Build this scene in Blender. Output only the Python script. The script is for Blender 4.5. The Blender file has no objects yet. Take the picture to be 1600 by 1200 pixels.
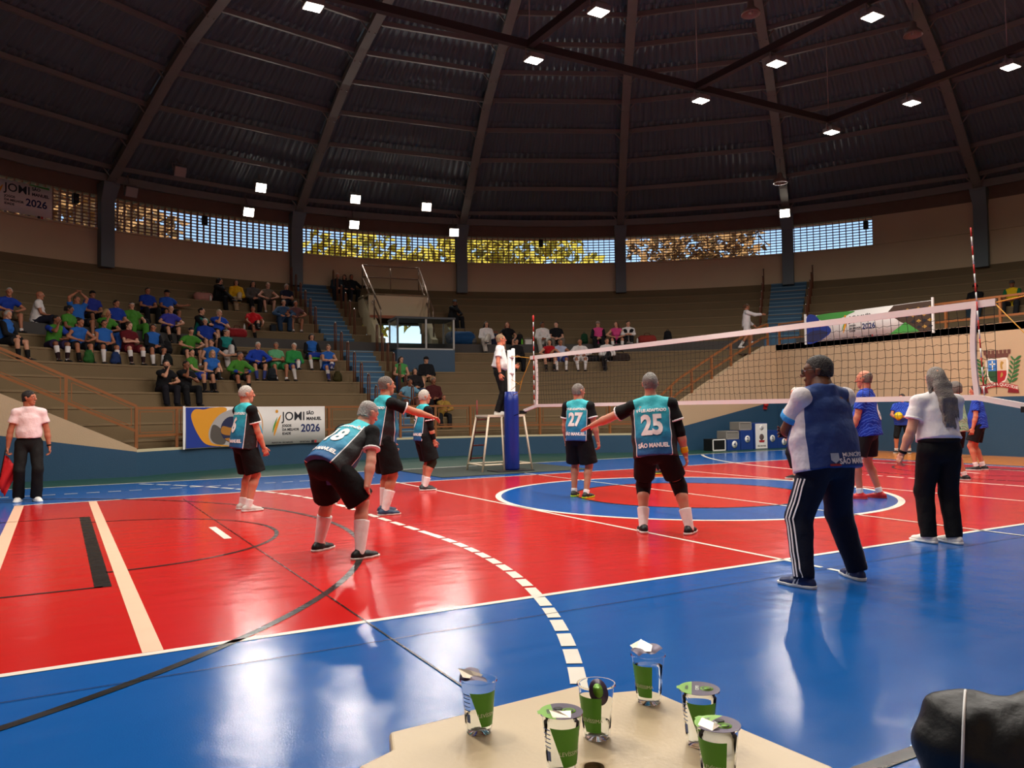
import bpy, bmesh, math, random
import numpy as np
from mathutils import Vector, Matrix
from mathutils.bvhtree import BVHTree
random.seed(7)
scene = bpy.context.scene
COL = scene.collection
PI = math.pi
def srgb(c):
    out = []
    for v in c[:3]:
        v = v / 255.0
        out.append(v / 12.92 if v <= 0.04045 else ((v + 0.055) / 1.055) ** 2.4)
    return tuple(out)

# ------------------------------------------------------------ camera
cam_d = bpy.data.cameras.new('camera'); cam = bpy.data.objects.new('camera', cam_d); COL.objects.link(cam)
scene.camera = cam
CAM = Vector((-8.514, -9.417, 1.345)); YAW, PITCH, ROLL, FPX = 0.5185, 0.03153, -0.01178, 1244.6
fw = Vector((math.sin(YAW) * math.cos(PITCH), math.cos(YAW) * math.cos(PITCH), math.sin(PITCH)))
r0 = Vector((math.cos(YAW), -math.sin(YAW), 0)); u0 = r0.cross(fw)
rt = r0 * math.cos(ROLL) + u0 * math.sin(ROLL); up = -r0 * math.sin(ROLL) + u0 * math.cos(ROLL)
M = Matrix((rt, up, -fw)).transposed().to_4x4(); M.translation = CAM
cam.matrix_world = M
cam_d.sensor_width = 36.0; cam_d.lens = 36.0 * FPX / 1600.0; cam_d.clip_start = 0.05; cam_d.clip_end = 400

# ------------------------------------------------------------ world, sun, exposure
w = bpy.data.worlds.new('world'); scene.world = w; w.use_nodes = True
nt = w.node_tree; nt.nodes.clear()
wo = nt.nodes.new('ShaderNodeOutputWorld'); wb = nt.nodes.new('ShaderNodeBackground'); sky = nt.nodes.new('ShaderNodeTexSky')
sky.sky_type = 'NISHITA'; sky.sun_disc = False; sky.sun_elevation = math.radians(48); sky.sun_rotation = math.radians(215)
sky.altitude = 600; sky.air_density = 1.0; sky.dust_density = 0.4; sky.ozone_density = 2.0
wb.inputs['Strength'].default_value = 0.2
nt.links.new(sky.outputs[0], wb.inputs[0]); nt.links.new(wb.outputs[0], wo.inputs[0])
sd = bpy.data.lights.new('sun', 'SUN'); sd.energy = 5.0; sd.angle = 0.01; sd.color = (1, 0.93, 0.8)
sun = bpy.data.objects.new('sun', sd); COL.objects.link(sun); sun.location = (-40, -60, 60)
sun.rotation_euler = (math.radians(42), 0, math.radians(-40))
scene.view_settings.view_transform = 'Standard'; scene.view_settings.look = 'None'
scene.view_settings.exposure = 0.0; scene.view_settings.gamma = 1.0
scene.view_settings.use_curve_mapping = False
RIG_W = 132.0      # each court floodlight on the rig
RING_W = 46.0      # each floodlight on the ring beam

# ------------------------------------------------------------ helpers
def empty(name, loc=(0, 0, 0), rz=0.0):
    o = bpy.data.objects.new(name, None); COL.objects.link(o); o.location = loc; o.rotation_euler = (0, 0, rz)
    o.empty_display_size = 0.2
    return o
def tag(o, label=None, cat=None, group=None, kind=None):
    if label: o['label'] = label
    if cat: o['category'] = cat
    if group: o['group'] = group
    if kind: o['kind'] = kind
    return o
def mesh_np(name, V, F):
    """V (n,3) float, F (m,k) int array"""
    me = bpy.data.meshes.new(name)
    V = np.asarray(V, np.float32); F = np.asarray(F, np.int32)
    n, (m, k) = len(V), F.shape
    me.vertices.add(n); me.vertices.foreach_set('co', V.ravel())
    me.loops.add(m * k); me.loops.foreach_set('vertex_index', F.ravel())
    me.polygons.add(m); me.polygons.foreach_set('loop_start', np.arange(0, m * k, k, dtype=np.int32))
    try: me.polygons.foreach_set('loop_total', np.full(m, k, np.int32))
    except Exception: pass
    me.polygons.foreach_set('use_smooth', np.ones(m, bool))
    me.update(calc_edges=True)
    return me
def link(name, me, material, parent=None, loc=None):
    o = bpy.data.objects.new(name, me); COL.objects.link(o)
    if material is not None:
        me.materials.clear()
        for mm in (material if isinstance(material, (list, tuple)) else [material]): me.materials.append(mm)
    if parent is not None: o.parent = parent
    if loc is not None: o.location = loc
    return o
class MB:
    """collects boxes, bars, tubes into one mesh"""
    def __init__(s): s.v = []; s.f = []; s.sm = []
    def add(s, vs, fs, smooth=False):
        b = len(s.v); s.v += [tuple(v) for v in vs]; s.f += [tuple(i + b for i in f) for f in fs]; s.sm += [smooth] * len(fs)
        return s
    def box(s, lo, hi, rot=None, at=(0, 0, 0)):
        x0, y0, z0 = lo; x1, y1, z1 = hi
        vs = [Vector(v) for v in ((x0, y0, z0), (x1, y0, z0), (x1, y1, z0), (x0, y1, z0), (x0, y0, z1), (x1, y0, z1), (x1, y1, z1), (x0, y1, z1))]
        if rot is not None: vs = [rot @ v for v in vs]
        a = Vector(at); vs = [v + a for v in vs]
        return s.add(vs, [(0, 3, 2, 1), (4, 5, 6, 7), (0, 1, 5, 4), (1, 2, 6, 5), (2, 3, 7, 6), (3, 0, 4, 7)])
    def bar(s, a, b, w, h, upv=(0, 0, 1)):
        a = Vector(a); b = Vector(b); d = (b - a).normalized(); u = Vector(upv)
        if abs(d.dot(u)) > 0.98: u = Vector((1, 0, 0))
        l = d.cross(u).normalized() * (w / 2); q = l.cross(d).normalized() * (h / 2)
        vs = [a - l - q, a + l - q, a + l + q, a - l + q, b - l - q, b + l - q, b + l + q, b - l + q]
        return s.add(vs, [(0, 1, 2, 3), (7, 6, 5, 4), (0, 4, 5, 1), (1, 5, 6, 2), (2, 6, 7, 3), (3, 7, 4, 0)])
    def tube(s, pts, r, n=8, closed=False, caps=True):
        pts = [Vector(q) for q in pts]; N = len(pts); rs = r if isinstance(r, (list, tuple)) else [r] * N
        rings = []; prev = None
        for i, q in enumerate(pts):
            if closed: d = (pts[(i + 1) % N] - pts[i - 1])
            else: d = (pts[min(i + 1, N - 1)] - pts[max(i - 1, 0)])
            d.normalize()
            if prev is None:
                u = Vector((0, 0, 1)) if abs(d.z) < 0.9 else Vector((1, 0, 0))
                l = d.cross(u).normalized()
            else:
                l = (prev - d * prev.dot(d)).normalized()
            prev = l; m = d.cross(l)
            rings.append([q + l * (rs[i] * math.cos(2 * PI * j / n)) + m * (rs[i] * math.sin(2 * PI * j / n)) for j in range(n)])
        vs = [v for rg in rings for v in rg]; fs = []
        for i in range(N if closed else N - 1):
            a = i * n; b = ((i + 1) % N) * n
            for j in range(n): fs.append((a + j, a + (j + 1) % n, b + (j + 1) % n, b + j))
        if caps and not closed: fs += [tuple(range(n))[::-1], tuple(range((N - 1) * n, N * n))]
        return s.add(vs, fs, True)
    def lathe(s, prof, at=(0, 0, 0), n=24, axis=None):
        a = Vector(at); vs = []; fs = []
        for (r, z) in prof:
            for j in range(n):
                v = Vector((r * math.cos(2 * PI * j / n), r * math.sin(2 * PI * j / n), z))
                if axis is not None: v = axis @ v
                vs.append(a + v)
        for i in range(len(prof) - 1):
            for j in range(n): fs.append((i * n + j, i * n + (j + 1) % n, (i + 1) * n + (j + 1) % n, (i + 1) * n + j))
        return s.add(vs, fs, True)
    def prism(s, poly, z0, z1, tf=None):
        n = len(poly); vs = [Vector((x, y, z0)) for x, y in poly] + [Vector((x, y, z1)) for x, y in poly]
        if tf is not None: vs = [tf @ v for v in vs]
        fs = [tuple(range(n))[::-1], tuple(range(n, 2 * n))] + [(i, (i + 1) % n, n + (i + 1) % n, n + i) for i in range(n)]
        return s.add(vs, fs)
    def mesh(s, name):
        me = bpy.data.meshes.new(name); me.from_pydata([tuple(v) for v in s.v], [], s.f)
        me.polygons.foreach_set('use_smooth', np.array(s.sm, bool)); me.update()
        return me
    def build(s, name, material, parent=None, loc=None, bevel=0):
        o = link(name, s.mesh(name), material, parent, loc)
        if bevel:
            md = o.modifiers.new('bevel', 'BEVEL'); md.width = bevel; md.segments = 2; md.limit_method = 'ANGLE'
        return o
def copy_tree(o, parent=None):
    c = o.copy(); COL.objects.link(c); c.parent = parent
    for ch in list(o.children): copy_tree(ch, c)
    return c
def cylp(r, az, z): return Vector((r * math.sin(az), r * math.cos(az), z))
D2R = math.radians

# ------------------------------------------------------------ materials
MATS = {}
def mat(name, rgb, rough=0.6, metal=0.0, var=0.0, vscale=4.0, bump=0.0, bscale=60.0, emit=0.0, coat=0.0, spec=0.5, lin=False, trans=0.0, ior=1.45, alpha=1.0, sheen=0.0):
    if name in MATS: return MATS[name]
    m = bpy.data.materials.new(name); m.use_nodes = True; nt = m.node_tree; b = nt.nodes['Principled BSDF']
    c = rgb if lin else srgb(rgb)
    b.inputs['Base Color'].default_value = (*c, 1); b.inputs['Roughness'].default_value = rough; b.inputs['Metallic'].default_value = metal
    b.inputs['Specular IOR Level'].default_value = spec; b.inputs['Coat Weight'].default_value = coat
    b.inputs['Transmission Weight'].default_value = trans; b.inputs['IOR'].default_value = ior; b.inputs['Alpha'].default_value = alpha
    if coat: b.inputs['Coat Roughness'].default_value = 0.08
    if sheen: b.inputs['Sheen Weight'].default_value = sheen
    if emit:
        b.inputs['Emission Color'].default_value = (*c, 1); b.inputs['Emission Strength'].default_value = emit
    if var or bump:
        tc = nt.nodes.new('ShaderNodeTexCoord')
    if var:
        nz = nt.nodes.new('ShaderNodeTexNoise'); nz.inputs['Scale'].default_value = vscale; nz.inputs['Detail'].default_value = 5
        nt.links.new(tc.outputs['Object'], nz.inputs['Vector'])
        mx = nt.nodes.new('ShaderNodeMix'); mx.data_type = 'RGBA'
        mx.inputs['A'].default_value = (*[v * (1 - var) for v in c], 1); mx.inputs['B'].default_value = (*[min(1, v * (1 + var)) for v in c], 1)
        nt.links.new(nz.outputs['Fac'], mx.inputs['Factor']); nt.links.new(mx.outputs['Result'], b.inputs['Base Color'])
    if bump:
        n2 = nt.nodes.new('ShaderNodeTexNoise'); n2.inputs['Scale'].default_value = bscale; n2.inputs['Detail'].default_value = 4
        nt.links.new(tc.outputs['Object'], n2.inputs['Vector'])
        bp = nt.nodes.new('ShaderNodeBump'); bp.inputs['Strength'].default_value = bump; bp.inputs['Distance'].default_value = 0.02
        nt.links.new(n2.outputs['Fac'], bp.inputs['Height']); nt.links.new(bp.outputs['Normal'], b.inputs['Normal'])
    MATS[name] = m
    return m
def cloth(rgb, rough=0.8):
    rgb = tuple(int(v) for v in rgb)
    return mat('fabric_%d_%d_%d' % rgb, rgb, rough, var=0.12, vscale=9, bump=0.35, bscale=22, spec=0.25)
def skin(rgb): return mat('skin_%d_%d_%d' % tuple(rgb), rgb, 0.5, var=0.08, vscale=14, spec=0.4)
def hairm(rgb): return mat('hair_%d_%d_%d' % tuple(rgb), rgb, 0.6, var=0.3, vscale=60, bump=1.0, bscale=90)
def floor_paint(name, rgb, rough=0.16, var=0.07):
    """glossy sports-floor paint: same coat on every colour, scuffs and fine grain"""
    m = bpy.data.materials.new(name); m.use_nodes = True; nt = m.node_tree; b = nt.nodes['Principled BSDF']; c = srgb(rgb); N = nt.nodes; L = nt.links
    ge = N.new('ShaderNodeNewGeometry')
    n1 = N.new('ShaderNodeTexNoise'); n1.inputs['Scale'].default_value = 0.9; n1.inputs['Detail'].default_value = 6; L.new(ge.outputs['Position'], n1.inputs['Vector'])
    mp = N.new('ShaderNodeMapping'); mp.inputs['Scale'].default_value = (0.6, 7, 1); mp.inputs['Rotation'].default_value = (0, 0, 0.12); L.new(ge.outputs['Position'], mp.inputs['Vector'])
    n3 = N.new('ShaderNodeTexNoise'); n3.inputs['Scale'].default_value = 1.2; n3.inputs['Detail'].default_value = 5; L.new(mp.outputs[0], n3.inputs['Vector'])
    mx = N.new('ShaderNodeMix'); mx.data_type = 'RGBA'
    mx.inputs['A'].default_value = (*[v * (1 - var) for v in c], 1); mx.inputs['B'].default_value = (*[min(1, v * (1 + var) + 0.004) for v in c], 1)
    ad = N.new('ShaderNodeMath'); ad.operation = 'MULTIPLY_ADD'; ad.inputs[1].default_value = 0.5; ad.inputs[2].default_value = 0.0
    L.new(n1.outputs['Fac'], ad.inputs[0])
    ad2 = N.new('ShaderNodeMath'); ad2.operation = 'MULTIPLY_ADD'; ad2.inputs[1].default_value = 0.5; L.new(n3.outputs['Fac'], ad2.inputs[0]); L.new(ad.outputs[0], ad2.inputs[2])
    L.new(ad2.outputs[0], mx.inputs['Factor']); L.new(mx.outputs['Result'], b.inputs['Base Color'])
    rr = N.new('ShaderNodeMapRange'); rr.inputs['To Min'].default_value = rough * 0.8; rr.inputs['To Max'].default_value = rough * 1.35
    L.new(n3.outputs['Fac'], rr.inputs['Value']); L.new(rr.outputs[0], b.inputs['Roughness'])
    n2 = N.new('ShaderNodeTexNoise'); n2.inputs['Scale'].default_value = 130; n2.inputs['Detail'].default_value = 3; L.new(ge.outputs['Position'], n2.inputs['Vector'])
    n4 = N.new('ShaderNodeTexNoise'); n4.inputs['Scale'].default_value = 3.0; n4.inputs['Detail'].default_value = 2; L.new(ge.outputs['Position'], n4.inputs['Vector'])
    bp = N.new('ShaderNodeBump'); bp.inputs['Strength'].default_value = 0.07; bp.inputs['Distance'].default_value = 0.01; L.new(n2.outputs['Fac'], bp.inputs['Height'])
    bp2 = N.new('ShaderNodeBump'); bp2.inputs['Strength'].default_value = 0.05; bp2.inputs['Distance'].default_value = 0.1; L.new(n4.outputs['Fac'], bp2.inputs['Height']); L.new(bp.outputs[0], bp2.inputs['Normal'])
    L.new(bp2.outputs[0], b.inputs['Normal'])
    b.inputs['Specular IOR Level'].default_value = 0.5
    MATS[name] = m
    return m
def wall_mat(name, rgb, var=0.08, rough=0.75):
    return mat(name, rgb, rough, var=var, vscale=0.8, bump=0.15, bscale=35)
m_red = floor_paint('red_court_paint', (200, 26, 24)); m_blue = floor_paint('blue_floor_paint', (8, 88, 166)); m_green = floor_paint('green_floor_paint', (28, 74, 58), 0.3)
m_orange = floor_paint('orange_floor_paint', (214, 128, 34)); m_wline = floor_paint('white_line_paint', (232, 224, 210), 0.3, 0.03); m_bline = floor_paint('black_line_paint', (22, 20, 20), 0.25)
m_peach = floor_paint('peach_floor_tape', (240, 190, 160), 0.4, 0.03)
m_navywall = wall_mat('blue_wall_paint', (42, 74, 100), 0.1, 0.45); m_beige = wall_mat('beige_wall_paint', (186, 158, 126)); m_tier = wall_mat('beige_tier_paint', (116, 96, 68), 0.12)
m_nose = wall_mat('tier_edge_paint', (126, 105, 76)); m_snose = wall_mat('stair_edge_paint', (112, 144, 164)); m_grey = wall_mat('dark_grey_paint', (72, 68, 66)); m_stair = wall_mat('blue_stair_paint', (62, 98, 128)); m_upper = wall_mat('upper_wall_paint', (206, 184, 152))
m_conc = wall_mat('blue_grey_column_paint', (110, 122, 128)); m_curb = wall_mat('pale_curb_paint', (196, 184, 150))
m_brown = mat('brown_rail_paint', (136, 84, 46), 0.4, var=0.1); m_steel = mat('grey_steel_paint', (128, 126, 122), 0.5, 0.3, var=0.1); m_roof = mat('roof_sheet_metal', (100, 112, 122), 0.4, 0.2, var=0.15, vscale=1.5)
m_white = mat('white_paint', (232, 230, 226), 0.4); m_black = mat('black_plastic', (14, 14, 15), 0.5); m_chrome = mat('steel_cap', (190, 186, 180), 0.25, 0.9)
m_lamp = mat('lit_lamp_glass', (255, 244, 226), emit=16.0)
# ============================================================ FLOOR
def ring_sector(r0, r1, a0, a1, z0, z1, step=2.0, mb=None, close=True):
    mb = mb or MB(); n = max(1, int(math.ceil(abs(a1 - a0) / step))); vs = []; fs = []
    for i in range(n + 1):
        a = D2R(a0 + (a1 - a0) * i / n)
        vs += [cylp(r0, a, z0), cylp(r1, a, z0), cylp(r1, a, z1), cylp(r0, a, z1)]
    for i in range(n):
        b = 4 * i; c = b + 4
        fs += [(b, c, c + 1, b + 1), (b + 1, c + 1, c + 2, b + 2), (b + 2, c + 2, c + 3, b + 3), (b + 3, c + 3, c, b)]
    if close and abs(a1 - a0) < 359.9: fs += [(0, 1, 2, 3), (4 * n + 3, 4 * n + 2, 4 * n + 1, 4 * n)]
    mb.add(vs, fs)
    return mb
flo = MB().box((-23, -23, -0.3), (23, 23, 0)).build('floor', m_green); tag(flo, 'painted sports hall floor with red court and blue surround', 'floor', kind='structure')
def flat(name, pts, z, m, label=None):
    o = MB().add([(x, y, z) for x, y in pts], [tuple(range(len(pts)))]).build(name, m, flo)
    if label: o['label'] = label
    return o
def rect(name, x0, x1, y0, y1, z, m, label=None): return flat(name, [(x0, y0), (x1, y0), (x1, y1), (x0, y1)], z, m, label)
def arc(name, cx, cy, r, w, a0, a1, z, m, dash=None, label=None):
    mb = MB(); L = abs(a1 - a0) * r
    def seg(b0, b1):
        n = max(2, int(abs(b1 - b0) * r / 0.12)); vs = []; fs = []
        for i in range(n + 1):
            a = b0 + (b1 - b0) * i / n
            vs += [(cx + (r - w / 2) * math.cos(a), cy + (r - w / 2) * math.sin(a), z), (cx + (r + w / 2) * math.cos(a), cy + (r + w / 2) * math.sin(a), z)]
        up_ = (a1 > a0)
        fs = [(2 * i, 2 * i + 1, 2 * i + 3, 2 * i + 2) if up_ else (2 * i, 2 * i + 2, 2 * i + 3, 2 * i + 1) for i in range(n)]
        mb.add(vs, fs)
    if dash:
        p = (dash[0] + dash[1]); k = int(L / p); s = (a1 - a0) / L
        for i in range(k + 1):
            e = min(L, i * p + dash[0])
            if e > i * p + 0.03: seg(a0 + s * i * p, a0 + s * e)
    else: seg(a0, a1)
    o = mb.build(name, m, flo)
    if label: o['label'] = label
    return o
def disc(name, r, z, m): return flat(name, [(r * math.cos(i * PI / 60), r * math.sin(i * PI / 60)) for i in range(120)], z, m)
rect('blue_field', -12.4, 12.4, -10.5, 7.6, 0.0008, m_blue)
rect('red_court', -9, 9, -4.5, 4.5, 0.0016, m_red)
for s in (-1, 1): rect('orange_end', min(s * 9.32, s * 12.39), max(s * 9.32, s * 12.39), -6.3, 6.3, 0.0016, m_orange)
disc('blue_centre_ring', 3.0, 0.0024, m_blue); disc('red_centre_circle', 1.75, 0.0032, m_red)
ZL = 0.004; LW = 0.05
arc('centre_circle_line', 0, 0, 2.96, 0.09, 0, 2 * PI, ZL, m_wline); arc('centre_circle_line', 0, 0, 1.77, 0.05, 0, 2 * PI, ZL, m_bline)
for s in (-1, 1):
    rect('side_line', -9.03, 9.03, s * 4.5 - 0.03, s * 4.5 + 0.03, ZL, m_wline)
    rect('end_line', s * 9 - (0.06 if s < 0 else 0.03), s * 9 + (0.06 if s < 0 else 0.03), -4.5, 4.5, ZL, m_peach if s < 0 else m_wline)
    rect('attack_line', s * 3 - 0.025, s * 3 + 0.025, -4.5, 4.5, ZL, m_wline)
    rect('taped_back_line', s * 8.04 - (0.055 if s < 0 else 0.025), s * 8.04 + (0.055 if s < 0 else 0.025), -4.47, 4.47, 0.005, m_peach if s < 0 else m_wline)
    for t in (-1, 1):
        for ya, yb in ((4.53, 4.9), (4.97, 5.12)):
            y0 = t * ya; y1 = t * yb
            rect('attack_dash', s * 3 - 0.025, s * 3 + 0.025, min(y0, y1), max(y0, y1), ZL, m_wline)
    # basketball key, free-throw half circle, three-point arc
    rect('free_throw_bar', min(s * 8.26, s * 8.14), max(s * 8.26, s * 8.14), -2.44, 2.44, ZL, m_bline)
    for t in (-1, 1): rect('key_line', min(s * 8.2, s * 12.39), max(s * 8.2, s * 12.39), t * 2.42 - 0.02, t * 2.42 + 0.02, ZL, m_bline)
    c = 0 if s > 0 else PI
    arc('free_throw_arc', s * 8.15, 0, 1.8, 0.045, c + PI - PI / 2, c + PI + PI / 2, ZL, m_bline)
    arc('three_point_arc', s * 11.75, 0, 6.12, 0.06, c + PI - 1.45, c + PI + 1.45, ZL, m_bline)
    # handball / futsal nine metre line, dashed
    rect('seven_metre_mark', s * 6.93 - 0.04, s * 6.93 + 0.04, -0.5, 0.5, ZL, m_wline)
    for k in range(7):
        y = -1.5 + k * 0.43
        rect('nine_metre_dash', s * 5 - 0.04, s * 5 + 0.04, y, y + 0.33, ZL, m_wline)
    for t in (-1, 1):
        ang0 = 0.0 if s < 0 else PI; sg = t if s < 0 else -t
        arc('nine_metre_arc', s * 14, t * 1.5, 9.0, 0.085, ang0, ang0 + sg * 0.72, 0.0046, m_wline, (0.25, 0.06) if (s, t) == (-1, -1) else ((0.33, 0.1) if s < 0 else (0.5, 0.02)))
rect('centre_line', -0.025, 0.025, -6.2, 6.0, ZL, m_wline)
for i in range(20): rect('coach_line_dash', -9.4 + i * 0.33, -9.4 + i * 0.33 + 0.2, 6.0, 6.05, ZL, m_wline)
rect('outer_line', -12.3, 12.3, 7.56, 7.64, ZL, m_wline); rect('outer_line', -12.3, 12.3, -7.5, -7.43, ZL, m_bline)
rect('floor_joint', -6.806, -6.794, -10, 4, 0.0052, m_bline); rect('floor_joint', -12, 12, -4.965, -4.957, 0.0052, m_bline)
# ============================================================ PERIMETER WALLS
def wall_strip(name, pts, zlo, zhi, m, thick=0.22, nrm=None, parent=None):
    """vertical wall following a plan polyline; thickness grows away from the hall"""
    mb = MB(); n = len(pts); vs = []; fs = []
    for i in range(n):
        a = Vector((*pts[max(i - 1, 0)], 0)); b = Vector((*pts[min(i + 1, n - 1)], 0)); d = (b - a).normalized()
        o = Vector((-d.y, d.x, 0)) * thick
        q = Vector((*pts[i], 0)); l = zlo[i] if isinstance(zlo, list) else zlo; h = zhi[i] if isinstance(zhi, list) else zhi
        vs += [q + Vector((0, 0, l)), q + Vector((0, 0, h)), q + o + Vector((0, 0, h)), q + o + Vector((0, 0, l))]
    for i in range(n - 1):
        b = 4 * i; c = b + 4
        fs += [(b, c, c + 1, b + 1), (b + 1, c + 1, c + 2, b + 2), (b + 2, c + 2, c + 3, b + 3), (b + 3, c + 3, c, b)]
    fs += [(0, 1, 2, 3), (4 * n - 1, 4 * n - 2, 4 * n - 3, 4 * n - 4)]
    mb.add(vs, fs)
    return mb.build(name, m, parent)
RW = 11.7; AZW = 37.0; YS = RW * math.cos(D2R(AZW)); XS = RW * math.sin(D2R(AZW))
arcpts = [(RW * math.sin(D2R(a)), RW * math.cos(D2R(a))) for a in np.linspace(-AZW, AZW, 48)]
wf = wall_strip('wall_far', arcpts, 0.0, 0.52, m_navywall); tag(wf, 'low curved blue wall in front of the far stand', 'wall', kind='structure')
cb = wall_strip('coping', arcpts, 0.52, 0.57, m_curb, 0.24, parent=wf)
def zst(x):   # top of the stair parapets
    return float(np.interp(x, [6.9, 8.2, 9.5, 10.9, 12.0, 12.5], [0.57, 1.5, 2.18, 2.88, 3.36, 3.4]))
def zsl(x): return 0.56 + 0.475 * (x - 6.95)
xs = [XS, 8.2, 9.5, 10.9, 12.0, 12.4]
wr = wall_strip('wall_stair_right', [(x, YS) for x in xs], 0.0, [0.53 + 0.2 * (x - XS) * 0.93 for x in xs], m_navywall); tag(wr, 'blue lower wall below the rising stair parapet on the right', 'wall', kind='structure')
wall_strip('upper_band', [(x, YS) for x in xs], [0.53 + 0.2 * (x - XS) * 0.93 for x in xs], [zst(x) for x in xs], m_beige, parent=wr)
xs2 = [-12.4, -9.5, -8.4, -XS]
wl = wall_strip('wall_stair_left', [(x, YS) for x in xs2], 0.0, [0.53 + 0.165 * (-x - XS) for x in xs2], m_navywall); tag(wl, 'blue lower wall below the rising stair parapet on the left', 'wall', kind='structure')
wall_strip('upper_band', [(x, YS) for x in xs2], [0.53 + 0.165 * (-x - XS) for x in xs2], [zsl(-x) for x in xs2], m_beige, parent=wl)
we = wall_strip('wall_right', [(12.4, 9.34), (12.4, -10.6)], 0.0, 1.52, m_navywall); tag(we, 'dark blue end wall behind the orange floor strip', 'wall', kind='structure')
wall_strip('upper_band', [(12.4, 9.34), (12.4, -10.6)], 1.52, 3.4, m_beige, parent=we)
wlf = wall_strip('wall_left', [(-12.4, -10.6), (-12.4, 9.34)], 0.0, 3.4, m_navywall); tag(wlf, 'blue end wall beyond the left end of the court', 'wall', kind='structure')
wn = wall_strip('wall_near', [(12.4, -10.6), (-12.4, -10.6)], 0.0, 3.4, m_beige); tag(wn, 'beige wall behind the scorer table', 'wall', kind='structure')
# ============================================================ GRANDSTAND
LR = [(12.3 + 0.62 * (k - 1), 0.38 + 0.375 * k) for k in range(1, 9)]; W_R, W_Z = 17.1, 3.73
UR = [(18.4 + 0.6 * (k - 1), 3.73 + 0.38 * k) for k in range(1, 8)]
stand = empty('floor_grandstand'); tag(stand, 'curved beige concrete grandstand of stepped rows', 'grandstand', kind='structure')
ring_sector(11.9, 12.4, -38, 38, 0.3, 0.42).build('front_walkway', m_tier, stand)
def azcut(r): return math.degrees(math.acos(min(1, 9.62 / r)))
for k, (r, z) in enumerate(LR):
    lim = azcut(r)
    t_ = ring_sector(r, r + 0.68, -lim, lim, z - 0.52, z).build('tier', m_tier, stand); ring_sector(r - 0.018, r + 0.05, -lim, lim, z - 0.045, z + 0.003).build('nosing', m_nose, t_)
ring_sector(W_R, 18.45, -100, 140, 3.0, W_Z).build('walkway', m_grey, stand)
VA0, VA1 = 4.4, 11.4
for k, (r, z) in enumerate(UR):
    r2 = r + 0.66 if k < 6 else 22.6
    if k < 3:
        ring_sector(r, r2, -100, VA0, z - 0.5, z).build('tier', m_tier, stand); ring_sector(r, r2, VA1, 140, z - 0.5, z).build('tier', m_tier, stand)
        for q0, q1 in ((-100, VA0), (VA1, 140)): ring_sector(r - 0.018, r + 0.05, q0, q1, z - 0.045, z + 0.003).build('nosing', m_nose, stand)
    else:
        t_ = ring_sector(r, r2, -100, 140, z - 0.5, z).build('tier', m_tier, stand)
        if k < 6: ring_sector(r - 0.018, r + 0.05, -100, 140, z - 0.045, z + 0.003).build('nosing', m_nose, t_)
for s in (1, -1):   # end platforms beyond the stairs
    MB().prism([(s * 12.4, 9.34), (s * 12.4, -10.6), (s * 17.5, -10.6), (s * 17.5, 0), (s * 16.2, 6), (s * 14.0, 10.0), (s * 12.4, 11.3)][::s], 3.2, 3.39).build('end_platform', m_tier, stand)
def stair_flight(a0, a1, rows, zbase, label):
    root = empty('stair_flight'); tag(root, label, 'stairs', kind='structure')
    zp = zbase
    for (r, z, t) in rows:
        zm = (z + zp) / 2
        ring_sector(r - t / 2, r + 0.02, a0, a1, zp - 0.1, zm).build('step', m_stair, root)
        ring_sector(r - 0.015, r + t / 2 + 0.1, a0, a1, zm - 0.02, z + 0.008).build('step', m_stair, root)
        for rr, ze in ((r - t / 2, zm), (r - 0.015, z + 0.008)): ring_sector(rr - 0.012, rr + 0.04, a0, a1, ze - 0.03, ze + 0.003).build('step_edge', m_snose, root)
        zp = z
    return root
stair_flight(-1.0, 2.2, [(r, z, 0.6) for r, z in UR[:7]], W_Z, 'upper flight of blue steps climbing to the lattice windows on the left')
stair_flight(-0.6, 3.0, [(r, z, 0.62) for r, z in LR], 0.42, 'lower flight of blue steps from the railing to the walkway')
st = stair_flight(51.2, 54.8, [(r, z, 0.6) for r, z in UR[:7]], W_Z, 'flight of blue steps on the right behind the net')
ring_sector(17.07, 17.12, 51.2, 54.8, 3.4, W_Z + 0.005).build('step', m_stair, st)
ring_sector(17.07, 17.12, -1.0, 2.2, 3.38, W_Z + 0.005).build('step', m_grey, st)
# vomitory (entrance cut into the upper stand)
vom = empty('door_1'); tag(vom, 'entrance opening cut in the upper stand with daylight behind', 'doorway', kind='structure')
def radial_wall(az, pts, th, m, name):
    a = D2R(az); t = Vector((math.cos(a), -math.sin(a), 0)) * th
    vs = [cylp(r, a, z) for r, z in pts] + [cylp(r, a, z) + t for r, z in pts]; n = len(pts)
    return MB().add(vs, [tuple(range(n)), tuple(range(n, 2 * n))[::-1]] + [(i, n + i, n + (i + 1) % n, (i + 1) % n) for i in range(n)]).build(name, m, vom)
for az, th in ((VA0, 0.22), (VA1 - 0.6, 0.22)):
    radial_wall(az, [(17.25, 3.7), (17.25, 3.9), (17.5, 3.95), (19.6, 5.72), (20.2, 5.72), (20.2, 5.2), (18.4, 3.7)], th, m_curb, 'side_wall')
ring_sector(18.5, 18.7, VA0, VA1, 4.82, 5.66).build('lintel', m_upper, vom); ring_sector(18.5, 20.3, VA0, VA1, 5.6, 5.68).build('roof_slab', m_tier, vom)
ring_sector(17.3, 22.6, VA0, VA1 + 9, 3.6, 3.74).build('passage_floor', m_grey, vom)
ring_sector(18.5, 18.65, 10.5, VA1, 3.7, 4.85).build('inner_wall', m_beige, vom)
ring_sector(18.46, 18.6, VA0, 10.5, 4.76, 4.86).build('door_head', mat('terracotta_trim', (168, 92, 62)), vom)
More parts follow.
